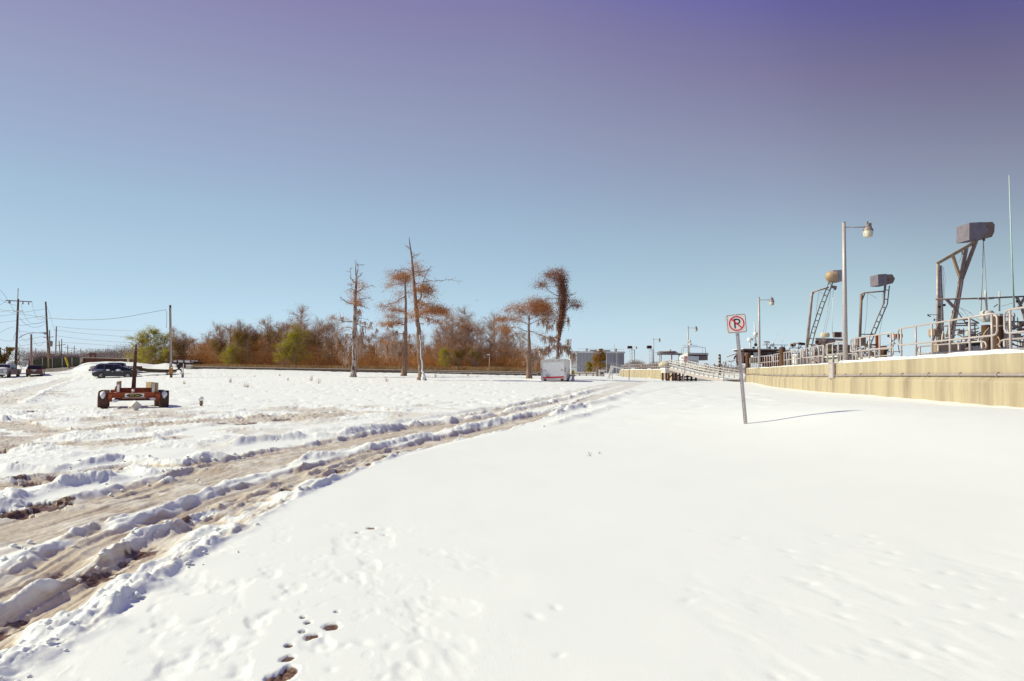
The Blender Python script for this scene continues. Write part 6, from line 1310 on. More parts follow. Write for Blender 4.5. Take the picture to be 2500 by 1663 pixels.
t = thing('leaning_stand', 'white board stand leaning in the snow at the left end of the far tan wall', 'stand', foot(1494, 84) + Vector((0, 0, .05))); MB().bar((-.25, 0, .6), (.05, 0, 1.55), .05, .4).build('board', 'white', t)
for a, b in (((-.35, 0, -.1), (-.1, 0, .9)), ((.1, .3, -.1), (0, .1, .9)), ((-.55, .2, -.1), (-.15, .1, .8))): MB().bar(a, b, .09).build('leg', 'white_dirty', t)
# dry weeds poking through
for i, (px, py, h, lb) in enumerate([(563, 912, .5, 'dry weed in the snow below the left part of the low wall'), (622, 920, .25, 'small dry weed in the snow under the middle of the wood'), (598, 945, .45, 'left stalk of a close dry pair in the snow right of the rusty trailer'), (605, 946, .3, 'right stalk of a close dry pair in the snow right of the rusty trailer'), (761, 912, .6, 'single upright dry stalk in the snow left of the snag cypress'), (778, 936, .55, 'dry weed clump in the snow in front of the snag cypress'), (703, 929, .3, 'low dry weed left of the dry clump before the snag cypress'), (944, 932, .6, 'dry weed clump between the snag cypress and the tallest cypress'), (1064, 921, .6, 'tall thin dry stalk right of the foot of the tallest cypress'), (1143, 918, .7, 'bushy dry weed below the small pale lamp post'), (450, 938, .4, 'dry weed below the thin white standpipe'), (683, 918, .3, 'tiny dry weed in the snow under the bright yellow-green tree'), (1165, 921, .3, 'small dry weed right of the bushy weed below the small lamp post'), (1440, 1113, .10, 'left of two tiny dry sprigs in the smooth snow field'), (1462, 1108, .08, 'right of two tiny dry sprigs in the smooth snow field')]):
    p = ground_px(px, py); z = gtop(p.x, p.y); m = MB(); n = 14 if h > .2 else 7; a = RNG.uniform(0, 6.28, n)
    P0 = np.stack([RNG.normal(p.x, .1 * h, n), RNG.normal(p.y, .1 * h, n), np.full(n, z - .03)], 1); ribbons(m, P0, P0 + np.stack([np.cos(a) * .25 * h, np.sin(a) * .25 * h, h * RNG.uniform(.4, 1.1, n)], 1), np.full(n, .012 if h > .2 else .003), np.full(n, .004))
    tag(m.build('dry_weed', 'reed'), lb, 'weed', 'dry weeds poking through the snow')
# ================================================================== lamp posts along the flood wall
def lamp_post(label, px, top, D, zb, bulb=True):
    b = at(px, 880, D); b.z = zb; tpz = at(px, top, D).z; H = tpz - zb
    t = thing('lamp_post', label, 'lamp post', b, group='lamp posts along the flood wall')
    MB().tube([(0, 0, 0), (0, 0, H * .5), (-.01, 0, H)], [.125, .105, .085], 12).build('pole', 'alu', t, smooth=True)
    MB().lathe([(.22, 0), (.22, .05), (.15, .09), (.14, .2)], n=12).build('base_plate', 'galv', t, smooth='auto')
    MB().lathe([(.09, 0), (.09, .03), (.03, .06)], (-.01, 0, H), 10).build('pole_cap', 'galv', t)
    a = MB().tube([(0, 0, H - .24), (1.1, 0, H - .22)], .028, 8).build('arm', 'alu', t, smooth=True)
    hd = MB().lathe([(.235, 0), (.27, .03), (.26, .06), (.17, .2), (.10, .22), (.10, .34), (.07, .36)], (1.26, 0, H - .42), 14).box((1.33, 0, H - .12), (.16, .18, .22)).tube([(1.05, 0, H - .22), (1.2, 0, H - .22)], .05, 8).lathe([(.055, 0), (.055, .1), (.06, .1), (.06, .14)], (1.22, 0, H - .06), 10).build('lamp_head', 'lamp_head', a, smooth='auto')
    MB().lathe([(.24, 0), (.25, -.05), (.235, -.16), (.20, -.30), (.14, -.33)], (1.26, 0, H - .42), 16).build('globe', 'globe', a, smooth='auto')
    return t
for lb, px, top, D, zb in [('tallest nearest lamp post with a glass globe on the tan flood wall', 2064, 541, 35.6, wall_top(35.6)), ('second nearest lamp post, rising beside the brown wheelhouse boat', 1854, 726, 68, wall_top(68)),
                           ('lamp post rising behind the small far no parking sign', 1680, 797, 108, 1.6), ('lamp post left of the canopied cream boat', 1595.5, 826, 147, 1.2), ('farthest lamp post right of the grey warehouse', 1543, 846, 200, .8)]: lamp_post(lb, px, top, D, zb)
p = foot(1194.5, 99); t = thing('lamp_post', 'small pale lamp post in front of the reeds right of the tallest cypress', 'lamp post', (p.x, p.y, .8)); H = at(1194, 865, 99).z - .8
MB().tube([(0, 0, -.3), (0, 0, H)], [.07, .055], 6).build('pole', 'cap', t); MB().bar((-.4, 0, H - .1), (.05, 0, H), .1).build('lamp_head', 'white', t)
for px, top, D, lb in [(1481, 864, 160, 'slim pale flagless pole in front of the grey warehouse, left one'), (1506, 857, 165, 'slim pale pole in front of the grey warehouse, right one')]:
    p = at(px, 905, D); t = thing('slim_pole', lb, 'pole', (p.x, D, .2)); MB().tube([(0, 0, 0), (0, 0, at(px, top, D).z - .2)], [.08, .05], 6).build('pole', 'white_dirty', t)

# ================================================================== boats behind the wall
WZ = -1.1
def hull(t, L, W, zt, zb, mat, nm='hull', sheer=.35, bow=1):
    V = []; n = 9
    for i in range(n):
        f = i / (n - 1); x = (-.5 + f) * L * bow; w_ = W / 2 * (1 - max(0, (f - .55) / .45) ** 2.2 * .97) * (.88 + .12 * min(1, f * 5)); z = zt + sheer * max(0, (f - .3) / .7) ** 2
        V += [(x, -w_ * .6, zb), (x, -w_, zt * .4 + zb * .6), (x, -w_, z), (x, w_, z), (x, w_, zt * .4 + zb * .6), (x, w_ * .6, zb)]
    return MB().add(V, [(i * 6 + j, i * 6 + (j + 1) % 6, (i + 1) * 6 + (j + 1) % 6, (i + 1) * 6 + j) for i in range(n - 1) for j in range(6)] + [tuple(range(6))[::-1], tuple(range(n * 6 - 6, n * 6))]).build(nm, mat, t)
def boat(name, label, px, D, rz=0., cat='boat', dx=0):
    p = at(px, 900, D); return thing(name, label, cat, (p.x + dx, p.y, WZ), (0, 0, rz))
def wtube(t, nm, mt, pts, r, n=6): return MB().tube(pts, r, n).build(nm, mt, t, smooth=True, world=True)
def wbar(t, nm, mt, a, b, w_, h_=None): return MB().bar(a, b, w_, h_).build(nm, mt, t, world=True)
def ladder(t, path, wd, D, mat, sp=.42, r=.035):
    """two rails and rungs following a px path; wd in px"""
    P = [at(*p, D) for p in path]; hw = wd * D / FP / 2; seg_ = []; 
    nrm = []
    for i in range(len(P)):
        d = (P[min(i + 1, len(P) - 1)] - P[max(i - 1, 0)]).normalized(); nrm.append(Vector((d.z, 0, -d.x)).normalized())
    A_ = [p - n * hw for p, n in zip(P, nrm)]; B_ = [p + n * hw for p, n in zip(P, nrm)]
    o = MB().tube(A_, r, 6).build('ladder_rail', mat, t, smooth=True, world=True); MB().tube(B_, r, 6).build('ladder_rail', mat, t, smooth=True, world=True)
    for i in range(len(P) - 1):
        l = (P[i + 1] - P[i]).length; n = max(1, int(l / sp))
        for j in range(n):
            f = (j + .5) / n; MB().bar(A_[i].lerp(A_[i + 1], f), B_[i].lerp(B_[i + 1], f), .05).build('rung', mat, t, world=True)
M['reed_net'] = pm('yellowish_net', (.50, .42, .16), .9, var=.3, scale=12)
def rigging(t, x0, x1, y0, y1, D, n, seed):
    rr = random.Random(seed)
    for mt, k_ in (('rig_steel', n), ('brown_metal', n // 2), ('white_dirty', n // 3)):
        m = MB()
        for i in range(k_):
            px, py = rr.uniform(x0, x1), rr.uniform(y0, y1); v = rr.random(); ln = rr.uniform(.3, 1.0) * (y1 - y0)
            q = (px + (rr.uniform(-3, 3) if v < .5 else rr.choice((-1, 1)) * ln * rr.uniform(.4, 1)), min(py + (ln if v < .5 else ln * rr.uniform(-.35, .35)), y1 + 14)); d0 = rr.uniform(-.6, .8)
            m.bar(at(px, py, D + d0), at(q[0], q[1], D + d0 + rr.uniform(-.3, .3)), rr.choice((.03, .04, .05, .07)))
            if rr.random() < .3: m.box(at(px, py, D + d0), (rr.uniform(.08, .3), .15, rr.uniform(.08, .25)))
        m.build('rigging', mt, t, world=True, kind='stuff')
# --- skimmer boat 1 (left rig)
D = 50; s1 = boat('fishing_boat', 'fishing boat whose olive ladder carries a yellow-nosed sheet-metal hopper, left of the tall lamp post', 2000, D, R(82), dx=1.9)
hull(s1, 11, 3.6, .9, -.6, 'white_dirty'); MB().box((-1.5, 0, 2.3), (3, 2.8, 2.8)).build('cabin', 'white_dirty', s1); MB().box((-1.5, 0, 3.78), (3.3, 3.1, .12)).build('cabin_roof', 'snowy', s1)
wtube(s1, 'frame_post', 'rig_steel', [at(1966, 870, D), at(1982, 716, D), at(1985, 713, D)], .07); wtube(s1, 'frame_post', 'rig_steel', [at(1970, 870, D + .5), at(1984, 716, D + .5)], .05)
wtube(s1, 'frame_beam', 'tan_metal', [at(1982, 714, D), at(2023, 702, D)], .06); wbar(s1, 'knee_brace', 'rig_steel', at(1980, 728, D), at(1988, 713, D), .06)
ladder(s1, [(1972, 862), (1987, 806), (2007, 744), (2030, 686)], 9, D, 'ladder_olive')
k = D / FP
def drum(t, nm, mt, px0, px1, pyc, r_px, D, nose=None, wall=True):
    a = at(px0, pyc, D); b = at(px1, pyc, D); rr = r_px * D / FP; o = MB().lathe([(rr, 0), (rr, (b - a).length)], a, 14, (b - a).to_track_quat('Z', 'Y').to_matrix()).build(nm, mt, t, smooth='auto', world=True); return o
a = at(2015, 675, D); 
MB().lathe([(.05, 0), (.22, .06), (.36, .22), (.42, .45), (.44, .72)], a, 14, Matrix.Rotation(R(90), 3, 'Y')).build('hopper_nose', 'tan_metal', s1, smooth='auto', world=True)
MB().prism([(at(2037, 0, D).x, at(2037, 661, D).z), (at(2059, 0, D).x, at(2059, 660, D).z), (at(2059, 0, D).x, at(2059, 688, D).z), (at(2037, 0, D).x, at(2037, 687, D).z)], D - .5, D + .5).build('hopper_shroud', 'hopper_light', s1, world=True)
wbar(s1, 'pulley_bracket', 'mauve_metal', at(2028, 700, D), at(2042, 702, D), .12, .2); MB().ball(at(2039, 706, D), .08, 8, 6).build('pulley', 'steel_dark', s1, world=True)
for pts in ([(1999, 713), (1993, 760), (1985, 850)], [(2000, 713), (2010, 718), (2022, 720)], [(2036, 704), (2026, 760), (2003, 862)], [(2029, 704), (2019, 770), (2006, 830)]): wtube(s1, 'line', 'rope', [at(*p, D) for p in pts], .012, 4)
wtube(s1, 'whip_antenna', 'white', [at(2031.5, 815, D + 2), at(2033, 720, D + 2)], .018, 5)
D = 51; wbar(s1, 'light_bar', 'rig_steel', at(1990, 827, D), at(2063, 831, D), .14, .12); wbar(s1, 'light_bar', 'rig_steel', at(1990, 826, D + .5), at(2060, 828, D + .5), .06)
MB().lathe([(.30, 0), (.33, .08), (.33, .25), (.25, .33)], at(2014, 823.5, D), 14).build('radar_dome', 'cream', s1, smooth='auto', world=True)
MB().box(at(2044, 817.5, D), (.56, .3, .4)).build('floodlight', 'mauve_metal', s1, world=True); MB().box(at(2045, 815, D - .2), (.42, .05, .17)).box(at(2045, 821, D - .2), (.42, .05, .1)).build('floodlight_glass', 'rust_dark', s1, world=True)
for px in (1993, 2003): MB().lathe([(.2, 0), (.22, .3), (.1, .42)], at(px, 836, D), 10, Matrix.Rotation(R(90), 3, 'Y')).build('spotlight', 'mauve_metal', s1, world=True)
MB().box(at(1994, 835.5, D - .2), (.2, .1, .25)).build('spotlight_glass', 'tug_brown', s1, world=True); MB().lathe([(.2, 0), (.22, .5), (.1, .62)], at(2018, 834, D), 10, Matrix.Rotation(R(90), 3, 'Y')).build('spotlight', 'mauve_metal', s1, world=True)
MB().box(at(2045, 858, D + 1), (2.3, .2, 1.0)).build('deck_house', 'mauve_metal', s1, world=True); MB().box(at(2030, 872, D + .6), (2.8, .3, .9)).build('bulwark', 'brown_metal', s1, world=True)
for i, px in enumerate((2006, 2018, 2031, 2046, 2058)): wtube(s1, 'stanchion', 'rig_steel', [at(px, 884, D), at(px + 1, 846, D)], .04)
MB().lathe([(.12, 0), (.17, .1), (.15, .4), (.18, .7), (.1, .8)], at(2007, 856, D), 10, Matrix.Rotation(R(82), 3, 'Y')).build('net_roll', 'reed_net', s1, world=True)
for a, b in (((1990, 846), (2002, 862)), ((1986, 868), (2008, 844)), ((1998, 880), (2052, 868)), ((2040, 880), (2060, 850))): wbar(s1, 'strut', 'brown_metal', at(*a, D), at(*b, D), .07)
# --- skimmer boat 2
D = 45; s2_ = boat('fishing_boat', 'fishing boat with a bent dark ladder and pointed hopper right of the tall lamp post', 2135, D, R(82), dx=.6)
hull(s2_, 11, 3.6, .9, -.6, 'mauve_metal'); MB().box((-1, 0, 2.2), (3.4, 2.8, 2.6)).build('cabin', 'mauve_metal', s2_); MB().box((-1, 0, 3.58), (3.7, 3.1, .12)).build('cabin_roof', 'snowy', s2_)
wtube(s2_, 'frame_post', 'brown_metal', [at(2099, 832, D), at(2103, 719, D)], .085); wtube(s2_, 'frame_beam', 'tan_metal', [at(2101, 718, D), at(2110, 715, D), at(2160, 711, D)], .05); wbar(s2_, 'knee_brace', 'brown_metal', at(2104, 734, D), at(2111, 717, D), .07)
ladder(s2_, [(2112, 872), (2122, 838), (2146, 778), (2162, 742), (2167, 697)], 9, D, 'brown_metal'); wtube(s2_, 'ladder_stay', 'mauve_metal', [at(2160, 698, D), at(2158, 742, D)], .05)
MB().prism([(at(2145, 0, D).x, at(2145, 671.5, D).z), (at(2167, 0, D).x, at(2167, 670, D).z), (at(2167, 0, D).x, at(2167, 697.5, D).z), (at(2146, 0, D).x, at(2146, 697.5, D).z)], D - .5, D + .5).build('hopper_shroud', 'hopper_sheet', s2_, world=True)
MB().prism([(at(2167.3, 0, D).x, at(2167.3, 671.5, D).z), (at(2181, 0, D).x, at(2181, 671, D).z), (at(2187.5, 0, D).x, at(2187.5, 682, D).z), (at(2182, 0, D).x, at(2182, 693, D).z), (at(2167.3, 0, D).x, at(2167.3, 696, D).z)], D - .46, D + .46).build('hopper_nose', 'brown_metal', s2_, world=True)
for pts in ([(2118, 716), (2116, 770), (2110, 820)], [(2118, 717), (2130, 722), (2140, 728)], [(2156, 712), (2153, 745), (2148, 775)], [(2160, 745), (2150, 800), (2144, 830)]): wtube(s2_, 'line', 'rope', [at(*p, D) for p in pts], .011, 4)
wtube(s2_, 'cross_stay', 'mauve_metal', [at(2098, 816, D), at(2132, 817, D)], .035); MB().box(at(2101, 834, D), (.5, .4, .55)).build('winch', 'brown_metal', s2_, world=True); wtube(s2_, 'boom_foot', 'mauve_metal', [at(2090, 842, D), at(2138, 842, D)], .06)
MB().box(at(2143, 836, D), (.22, .22, 1.0)).build('bitt', 'rust', s2_, world=True)
wtube(s2_, 'fender_post', 'piling', [at(2156, 884, D - 3), at(2156, 845, D - 3)], .22, 8)
for i, px in enumerate((2075, 2090, 2104, 2122)): wtube(s2_, 'stanchion', 'rig_steel', [at(px, 886, D), at(px + 2, 850, D)], .04)
for a, b in (((2078, 862), (2120, 858)), ((2085, 880), (2102, 852)), ((2108, 850), (2122, 880))): wbar(s2_, 'strut', 'rig_steel', at(*a, D), at(*b, D), .07)
lp_ = [(2168, 818), (2171, 830), (2178, 846)]; 
MB().box(at(2193, 820, D), (.42, .3, .24)).build('deck_light', 'rust', s2_, world=True)
for a, b in (((2187, 822), (2172, 860)), ((2190, 824), (2196, 862)), ((2196, 824), (2202, 862)), ((2168, 820), (2186, 840)), ((2172, 838), (2192, 824)), ((2166, 858), (2204, 859))): wbar(s2_, 'light_leg', 'steel_dark', at(*a, D), at(*b, D), .035)
MB().ball(at(2169, 820, D), .09, 8, 6).build('pulley', 'steel_dark', s2_, world=True)
# --- skimmer boat 3 (near, right)
D = 32; s3 = boat('fishing_boat', 'nearest fishing boat with a tall steel frame and big dark hopper', 2370, D, R(84), dx=.8)
hull(s3, 12, 3.8, .9, -.6, 'white_dirty'); MB().box((1, 0, 2.0), (3.2, 2.8, 2.4)).build('cabin', 'white_dirty', s3); MB().box((1, 0, 3.26), (3.4, 3.0, .12)).build('cabin_roof', 'snowy', s3)
for a, b, w_ in [((2289, 860), (2289, 645), .085), ((2298, 860), (2291, 645), .075), ((2304, 845), (2297, 648), .05)]: wtube(s3, 'frame_post', 'rig_steel', [at(*a, D), at(*b, D)], w_ * .75)
wbar(s3, 'frame_beam', 'tan_metal', at(2286, 644, D), at(2386, 586, D), .09, .10); wbar(s3, 'frame_beam', 'rig_steel', at(2292, 644, D + .1), at(2380, 594, D + .1), .05)
wbar(s3, 'mast', 'brown_metal', at(2346, 687, D), at(2318, 850, D), .21, .16); wbar(s3, 'mast', 'rig_steel', at(2348, 687, D - .14), at(2321, 850, D - .14), .06, .06)
wbar(s3, 'fork_arm', 'brown_metal', at(2345, 690, D), at(2383, 588, D), .12, .14); wbar(s3, 'fork_arm', 'brown_metal', at(2343, 692, D), at(2360, 602, D), .13, .14)
wbar(s3, 'knee_brace', 'tan_metal', at(2343, 676, D), at(2325, 621, D), .11, .11); wbar(s3, 'knee_brace', 'rig_steel', at(2351, 622, D), at(2347, 609, D), .05)
X = lambda px: at(px, 600, D).x; Zp = lambda px, py: at(px, py, D).z
bx_ = MB().prism([(X(2359.5), Zp(2359, 546)), (X(2392), Zp(2392, 544)), (X(2406), Zp(2406, 564)), (X(2386), Zp(2386, 586)), (X(2358.5), Zp(2358, 588))], D - .46, D + .46).build('hopper_shroud', 'hopper_sheet', s3, world=True)
MB().prism([(X(2391), Zp(2392, 544.5)), (X(2418), Zp(2418, 543)), (X(2423.5), Zp(2423, 550)), (X(2422), Zp(2422, 568)), (X(2416), Zp(2416, 580)), (X(2387), Zp(2386, 585))], D - .40, D + .52).build('hopper_nose', 'brown_metal', s3, world=True)
for pts, r in ([[(2401, 584), (2399, 660), (2395, 765)], .022], [[(2401, 584), (2407, 680), (2409, 720)], .010], [[(2301, 650), (2304, 690), (2302, 740)], .01], [[(2303, 652), (2308, 680), (2305, 730)], .008], [[(2350, 612), (2346, 630), (2342, 640)], .008]): wtube(s3, 'line', 'rope', [at(*p, D) for p in pts], r, 4)
MB().ball(at(2402, 586, D), .06, 8, 6).build('pulley', 'steel_dark', s3, world=True)
D = 31; wtube(s3, 'spreader_bar', 'brown_metal', [at(2285, 731, D), at(2400, 728.5, D), at(2540, 722, D)], .04)
for a, b in (((2388, 729.5), (2404, 728.8)), ((2412, 728.6), (2425, 727.8))): wbar(s3, 'spreader_sleeve', 'mauve_metal', at(*a, D - .1), at(*b, D - .1), .10, .09)
wbar(s3, 'diagonal', 'mauve_metal', at(2311, 731, D), at(2334, 756, D), .1); wbar(s3, 'diagonal', 'brown_metal', at(2334, 756, D), at(2362, 795, D), .035); wtube(s3, 'ratchet_strut', 'alu', [at(2333, 731, D), at(2320, 780, D), at(2310, 822, D)], .028)
for a, b in (((2482, 725), (2496, 756)), ((2502, 726), (2484, 755)), ((2496, 756), (2506, 790))): wbar(s3, 'diagonal', 'mauve_metal', at(*a, D), at(*b, D), .09)
wtube(s3, 'top_mast', 'white_dirty', [at(2409, 764, D), at(2406.5, 722, D), at(2406, 711, D)], .05); MB().ball(at(2406, 711, D), .04, 8, 6).build('mast_light', 'white', s3, world=True); wtube(s3, 'top_mast', 'white_dirty', [at(2440, 760, D), at(2440, 711, D)], .035)
MB().lathe([(.2, 0), (.28, .12), (.28, .42), (.22, .5)], at(2410, 786, D), 12).build('radar_dome', 'white_dirty', s3, smooth='auto', world=True)
wtube(s3, 'whip_antenna', 'whip', [at(2476, 756, D - .4), at(2470, 620, D - .4), at(2463.5, 428, D - .4)], [.035, .03, .018], 6)
for a, b in (((2310, 735), (2372, 765)), ((2310, 735), (2352, 770)), ((2345, 752), (2390, 800)), ((2362, 760), (2394, 784)), ((2445, 748), (2472, 740)), ((2478, 730), (2500, 736))): wtube(s3, 'line', 'rope', [at(*a, D), at(*b, D)], .008, 4)
for px, py in ((2305, 745), (2484, 736), (2293, 749)): MB().box(at(px, py, D), (.09, .09, .1)).build('block', 'black', s3, world=True)
wbar(s3, 'rod', 'steel_dark', at(2426, 750, D), at(2436, 743, D), .03); wbar(s3, 'rod', 'steel_dark', at(2459, 774, D), at(2468, 768, D), .03)
for a, b, w_ in (((2262, 768), (2290, 769), .03), ((2265, 770), (2272, 773), .04), ((2280, 781), (2300, 780), .03), ((2281, 784), (2281, 778), .04)): wbar(s3, 'aerial', 'white_dirty' if w_ < .04 else 'steel_dark', at(*a, D), at(*b, D), w_)
for pts in ([(2304, 796), (2385, 794)], [(2335, 781), (2372, 780), (2388, 788)], [(2335, 790), (2390, 789)], [(2338, 812), (2345, 815)]): wtube(s3, 'gallows_rail', 'rig_steel', [at(*p, D) for p in pts], .035)
MB().box(at(2363, 788, D), (.1, .1, .08)).build('lamp', 'black', s3, world=True)
MB().lathe([(.16, 0), (.2, .04), (.2, .3), (.14, .36)], at(2279, 822, D), 10).build('bucket', 'tan_metal', s3, world=True); wbar(s3, 'strut', 'brown_metal', at(2292, 790, D), at(2277, 836, D), .05); wbar(s3, 'strut', 'brown_metal', at(2379, 790, D), at(2382, 825, D), .04)
wtube(s3, 'exhaust', 'alu', [at(2348, 844, D), at(2363, 822, D)], .07, 8); MB().box(at(2375, 840, D), (.45, .3, .17)).build('engine_box', 'black', s3, world=True); wtube(s3, 'net_boom', 'tan_metal', [at(2338, 812, D), at(2350, 815, D)], .03)
MB().box(at(2400, 853, D + .5), (2.3, .4, .28)).build('gunwale', 'white_dirty', s3, world=True); MB().box(at(2310, 850, D), (1.1, .4, .5)).build('net_pile', 'tan_metal', s3, world=True); MB().box(at(2335, 852, D), (.5, .4, .4)).build('net_pile', 'mauve_metal', s3, world=True)
MB().ball(at(2365, 853, D - .3), .13, 9, 6, (1.3, 1, .7)).build('float', 'mauve_metal', s3, world=True)
for px in (2475, 2462): wtube(s3, 'stay_post', 'rig_steel', [at(px, 806, D), at(px, 764, D)], .045)
for a, b in (((2456, 785), (2500, 786)), ((2462, 806), (2500, 795)), ((2458, 828), (2510, 838)), ((2462, 838), (2510, 852))): wtube(s3, 'stay_rail', 'brown_metal', [at(*a, D), at(*b, D)], .035)
MB().box(at(2497, 790, D), (.3, .2, .16)).build('lamp', 'brown_metal', s3, world=True)
# pilings with rope coils by the rail
D = 26
pgs = []
for lb, px, py, r in [('front timber piling with a rope looped round it beside the rail gap', 2437, 771, .19), ('shorter timber piling left of the roped one in the rail gap', 2410, 797, .18)]:
    b = at(px, 860, D + (.3 if px < 2420 else 0)); tz = at(px, py, D).z; t = thing('timber_piling', lb, 'piling', (b.x, b.y, WZ), group='timber pilings behind the flood wall'); MB().tube([(0, 0, -1), (0, 0, tz - WZ)], r, 14).build('pile', 'piling', t, smooth='auto'); MB().lathe([(r * 1.02, 0), (r * .98, .09), (r * .2, .11)], (0, 0, tz - WZ - .02), 14).build('cap', 'white_dirty' if px > 2420 else 'rust_dark', t)
    if px > 2420:
        for z in (tz - WZ - .44, tz - WZ - .40): MB().lathe([(r + .005, 0), (r + .03, .015), (r + .005, .03)], (0, 0, z), 14).build('rope_turn', 'rope', t)
for k_, (pts, lb) in enumerate([([(2415, 800), (2404, 812), (2399, 826), (2402, 830), (2408, 830), (2411, 820), (2412, 806)], 'loop of pale rope hanging from the shorter piling'), ([(2436, 822), (2441, 830), (2440, 838), (2434, 843)], 'pale rope tail hanging down the roped piling'), ([(2416, 804), (2416, 820), (2412, 832)], 'short pale rope end beside the rope loop')]):
    tag(MB().tube([at(*p, 25.75) for p in pts], .018, 6).build('mooring_rope', 'rope', smooth=True), lb, 'rope')
for lb, px, top, D, r in [('dark timber piling standing by the left end of the tan wall', 1826.5, 864, 79, .3), ('brown timber piling with a bird-like cap in front of the brown wheelhouse boat', 1910, 852, 56, .26), ('thin dark banded piling behind the gangway', 1757, 868, 95, .17)]:
    b = at(px, 890, D); tz = at(px, top, D).z; t = thing('timber_piling', lb, 'piling', (b.x, b.y, WZ), group='timber pilings behind the flood wall'); MB().tube([(0, 0, -1), (0, 0, tz - WZ)], r, 10).build('pile', 'piling', t, smooth='auto'); MB().lathe([(r * 1.05, 0), (r * .9, .12), (.05, .2)], (0, 0, tz - WZ), 10).build('cap', 'steel_dark', t)
    if px < 1800:
        for z in (.3, .75, 1.2): MB().lathe([(r * 1.03, 0), (r * 1.03, .2)], (0, 0, tz - WZ - z), 10).build('band', 'white_dirty', t)
# white cabinet on the dock
b = wall_pt(46.8, 1.0, wall_top(46) - .1); c1, c2 = at(1946, 890, 53), at(1975, 890, 53)
cb = thing('service_cabinet', 'white metal service cabinet behind the flood wall railing', 'cabinet', (c1.lerp(c2, .5).x, 53.4, wall_top(52) - .2)); w_ = (c2 - c1).length
MB().box((0, 0, .55), (w_ * 1.1, .8, 1.05)).build('box', 'white_dirty', cb); MB().box((-w_ * .55 - .01, 0, .55), (.03, .7, .95)).build('door', 'white', cb); MB().box((0, 0, 1.12), (w_ * 1.14, .85, .1)).build('snow_cap', 'snowy', cb); MB().bar((w_ * .15, -.42, .6), (w_ * .3, -.42, .35), .02).build('handle', 'steel_dark', cb)
b = wall_pt(42, 1.3, 0); tk = thing('dome_tank', 'pale domed tank half hidden by the railing right of the white cabinet', 'tank', (at(1998, 880, 48.5).x, 48.5, wall_top(48) - .1)); MB().lathe([(.62, 0), (.6, .35), (.42, .6), (.1, .7)], n=16).build('shell', 'mauve_metal', tk, smooth='auto')
# --- brown wheelhouse boat
D = 80; tg = boat('wheelhouse_boat', 'boat with a dark red-brown wheelhouse and snowy roof behind the tan wall', 1852, D, R(80), dx=1.2); kk = D / FP
hull(tg, 13, 4.4, 1.3, -.6, 'rust'); ox = tg.location.x
def wb(nm, mt, x0, x1, y0, y1, d0, d1): 
    a = at(x0, y0, D); b = at(x1, y1, D); return MB().box(((a.x + b.x) / 2, D + (d0 + d1) / 2, (a.z + b.z) / 2), (abs(b.x - a.x), d1 - d0, abs(a.z - b.z))).build(nm, mt, tg, world=True)
wb('wheelhouse', 'tug_brown', 1812, 1898, 858, 888, -.6, 2.2); wb('roof', 'snowy', 1807, 1902, 851.5, 854, -1.1, 2.7); wb('roof_edge', 'tug_brown', 1809, 1900, 854, 858, -1.0, 2.6)
for x0, x1 in ((1814, 1818), (1835, 1845), (1868, 1880), (1882, 1894)): wb('window', 'glass_dark' if x0 > 1860 else 'lens_clear', x0, x1, 861, 869, -.66, -.60)
wb('bow_deck', 'snowy', 1824, 1916, 869, 873, -2.0, -.65); wb('rail_band', 'white_dirty', 1856, 1906, 883, 886, -2.2, -2.0); wb('lower_house', 'rust', 1856, 1904, 874, 896, -1.9, -.7)
for x in (1862, 1872, 1882, 1892): wb('porthole', 'glass_dark', x, x + 6, 876, 882, -1.96, -1.9)
wtube(tg, 'radar_mast', 'white', [at(1832, 851, D), at(1831, 829, D)], .1); MB().lathe([(.35, 0), (.38, .12), (.3, .3), (.1, .34)], at(1831, 832, D), 14).build('radar_dome', 'white', tg, smooth='auto', world=True)
wtube(tg, 'signal_mast', 'white', [at(1846, 845, D), at(1843.5, 822, D), at(1841.5, 786, D)], [.12, .1, .05]); MB().ball(at(1844.5, 816, D), .27, 12, 8, (1, 1, 1.1)).build('satellite_dome', 'white', tg, smooth=True, world=True); wbar(tg, 'crosstree', 'white', at(1838, 824, D), at(1850, 822, D), .1); MB().ball(at(1845, 842, D), .2, 8, 6).build('horn', 'steel_dark', tg, world=True)
wtube(tg, 'radar_mast', 'white', [at(1872, 851, D), at(1872, 838, D)], .1); MB().lathe([(.3, 0), (.34, .1), (.34, .2), (.2, .26)], at(1872, 838.5, D), 14).build('radar_dome', 'white', tg, smooth='auto', world=True); MB().ball(at(1886.5, 842, D), .2, 10, 8, (1, 1, 1.4)).build('satellite_dome', 'white', tg, smooth=True, world=True)
wtube(tg, 'antenna_rail', 'steel_dark', [at(1862, 842, D), at(1924, 842.5, D)], .03); 
for a, b in (((1912, 852), (1908, 843)), ((1912, 852), (1917, 843)), ((1876, 851), (1870, 843)), ((1876, 851), (1882, 843))): wbar(tg, 'rail_strut', 'steel_dark', at(*a, D), at(*b, D), .05)
for px in (1840, 1852, 1879, 1893): MB().box(at(px, 849.5, D - .5), (.22, .22, .25)).build('deck_light', 'steel_dark', tg, world=True)
wtube(tg, 'whip_antenna', 'white', [at(1887, 838, D), at(1902, 811, D)], .02, 4); wtube(tg, 'whip_antenna', 'white', [at(1908, 838, D), at(1921, 809, D)], .02, 4)
wbar(tg, 'bow_rail', 'white', at(1772, 872, D + 1), at(1800, 862, D + 1), .5, .12); wbar(tg, 'gangplank', 'rust_dark', at(1792, 877, D), at(1796, 868, D), .15)
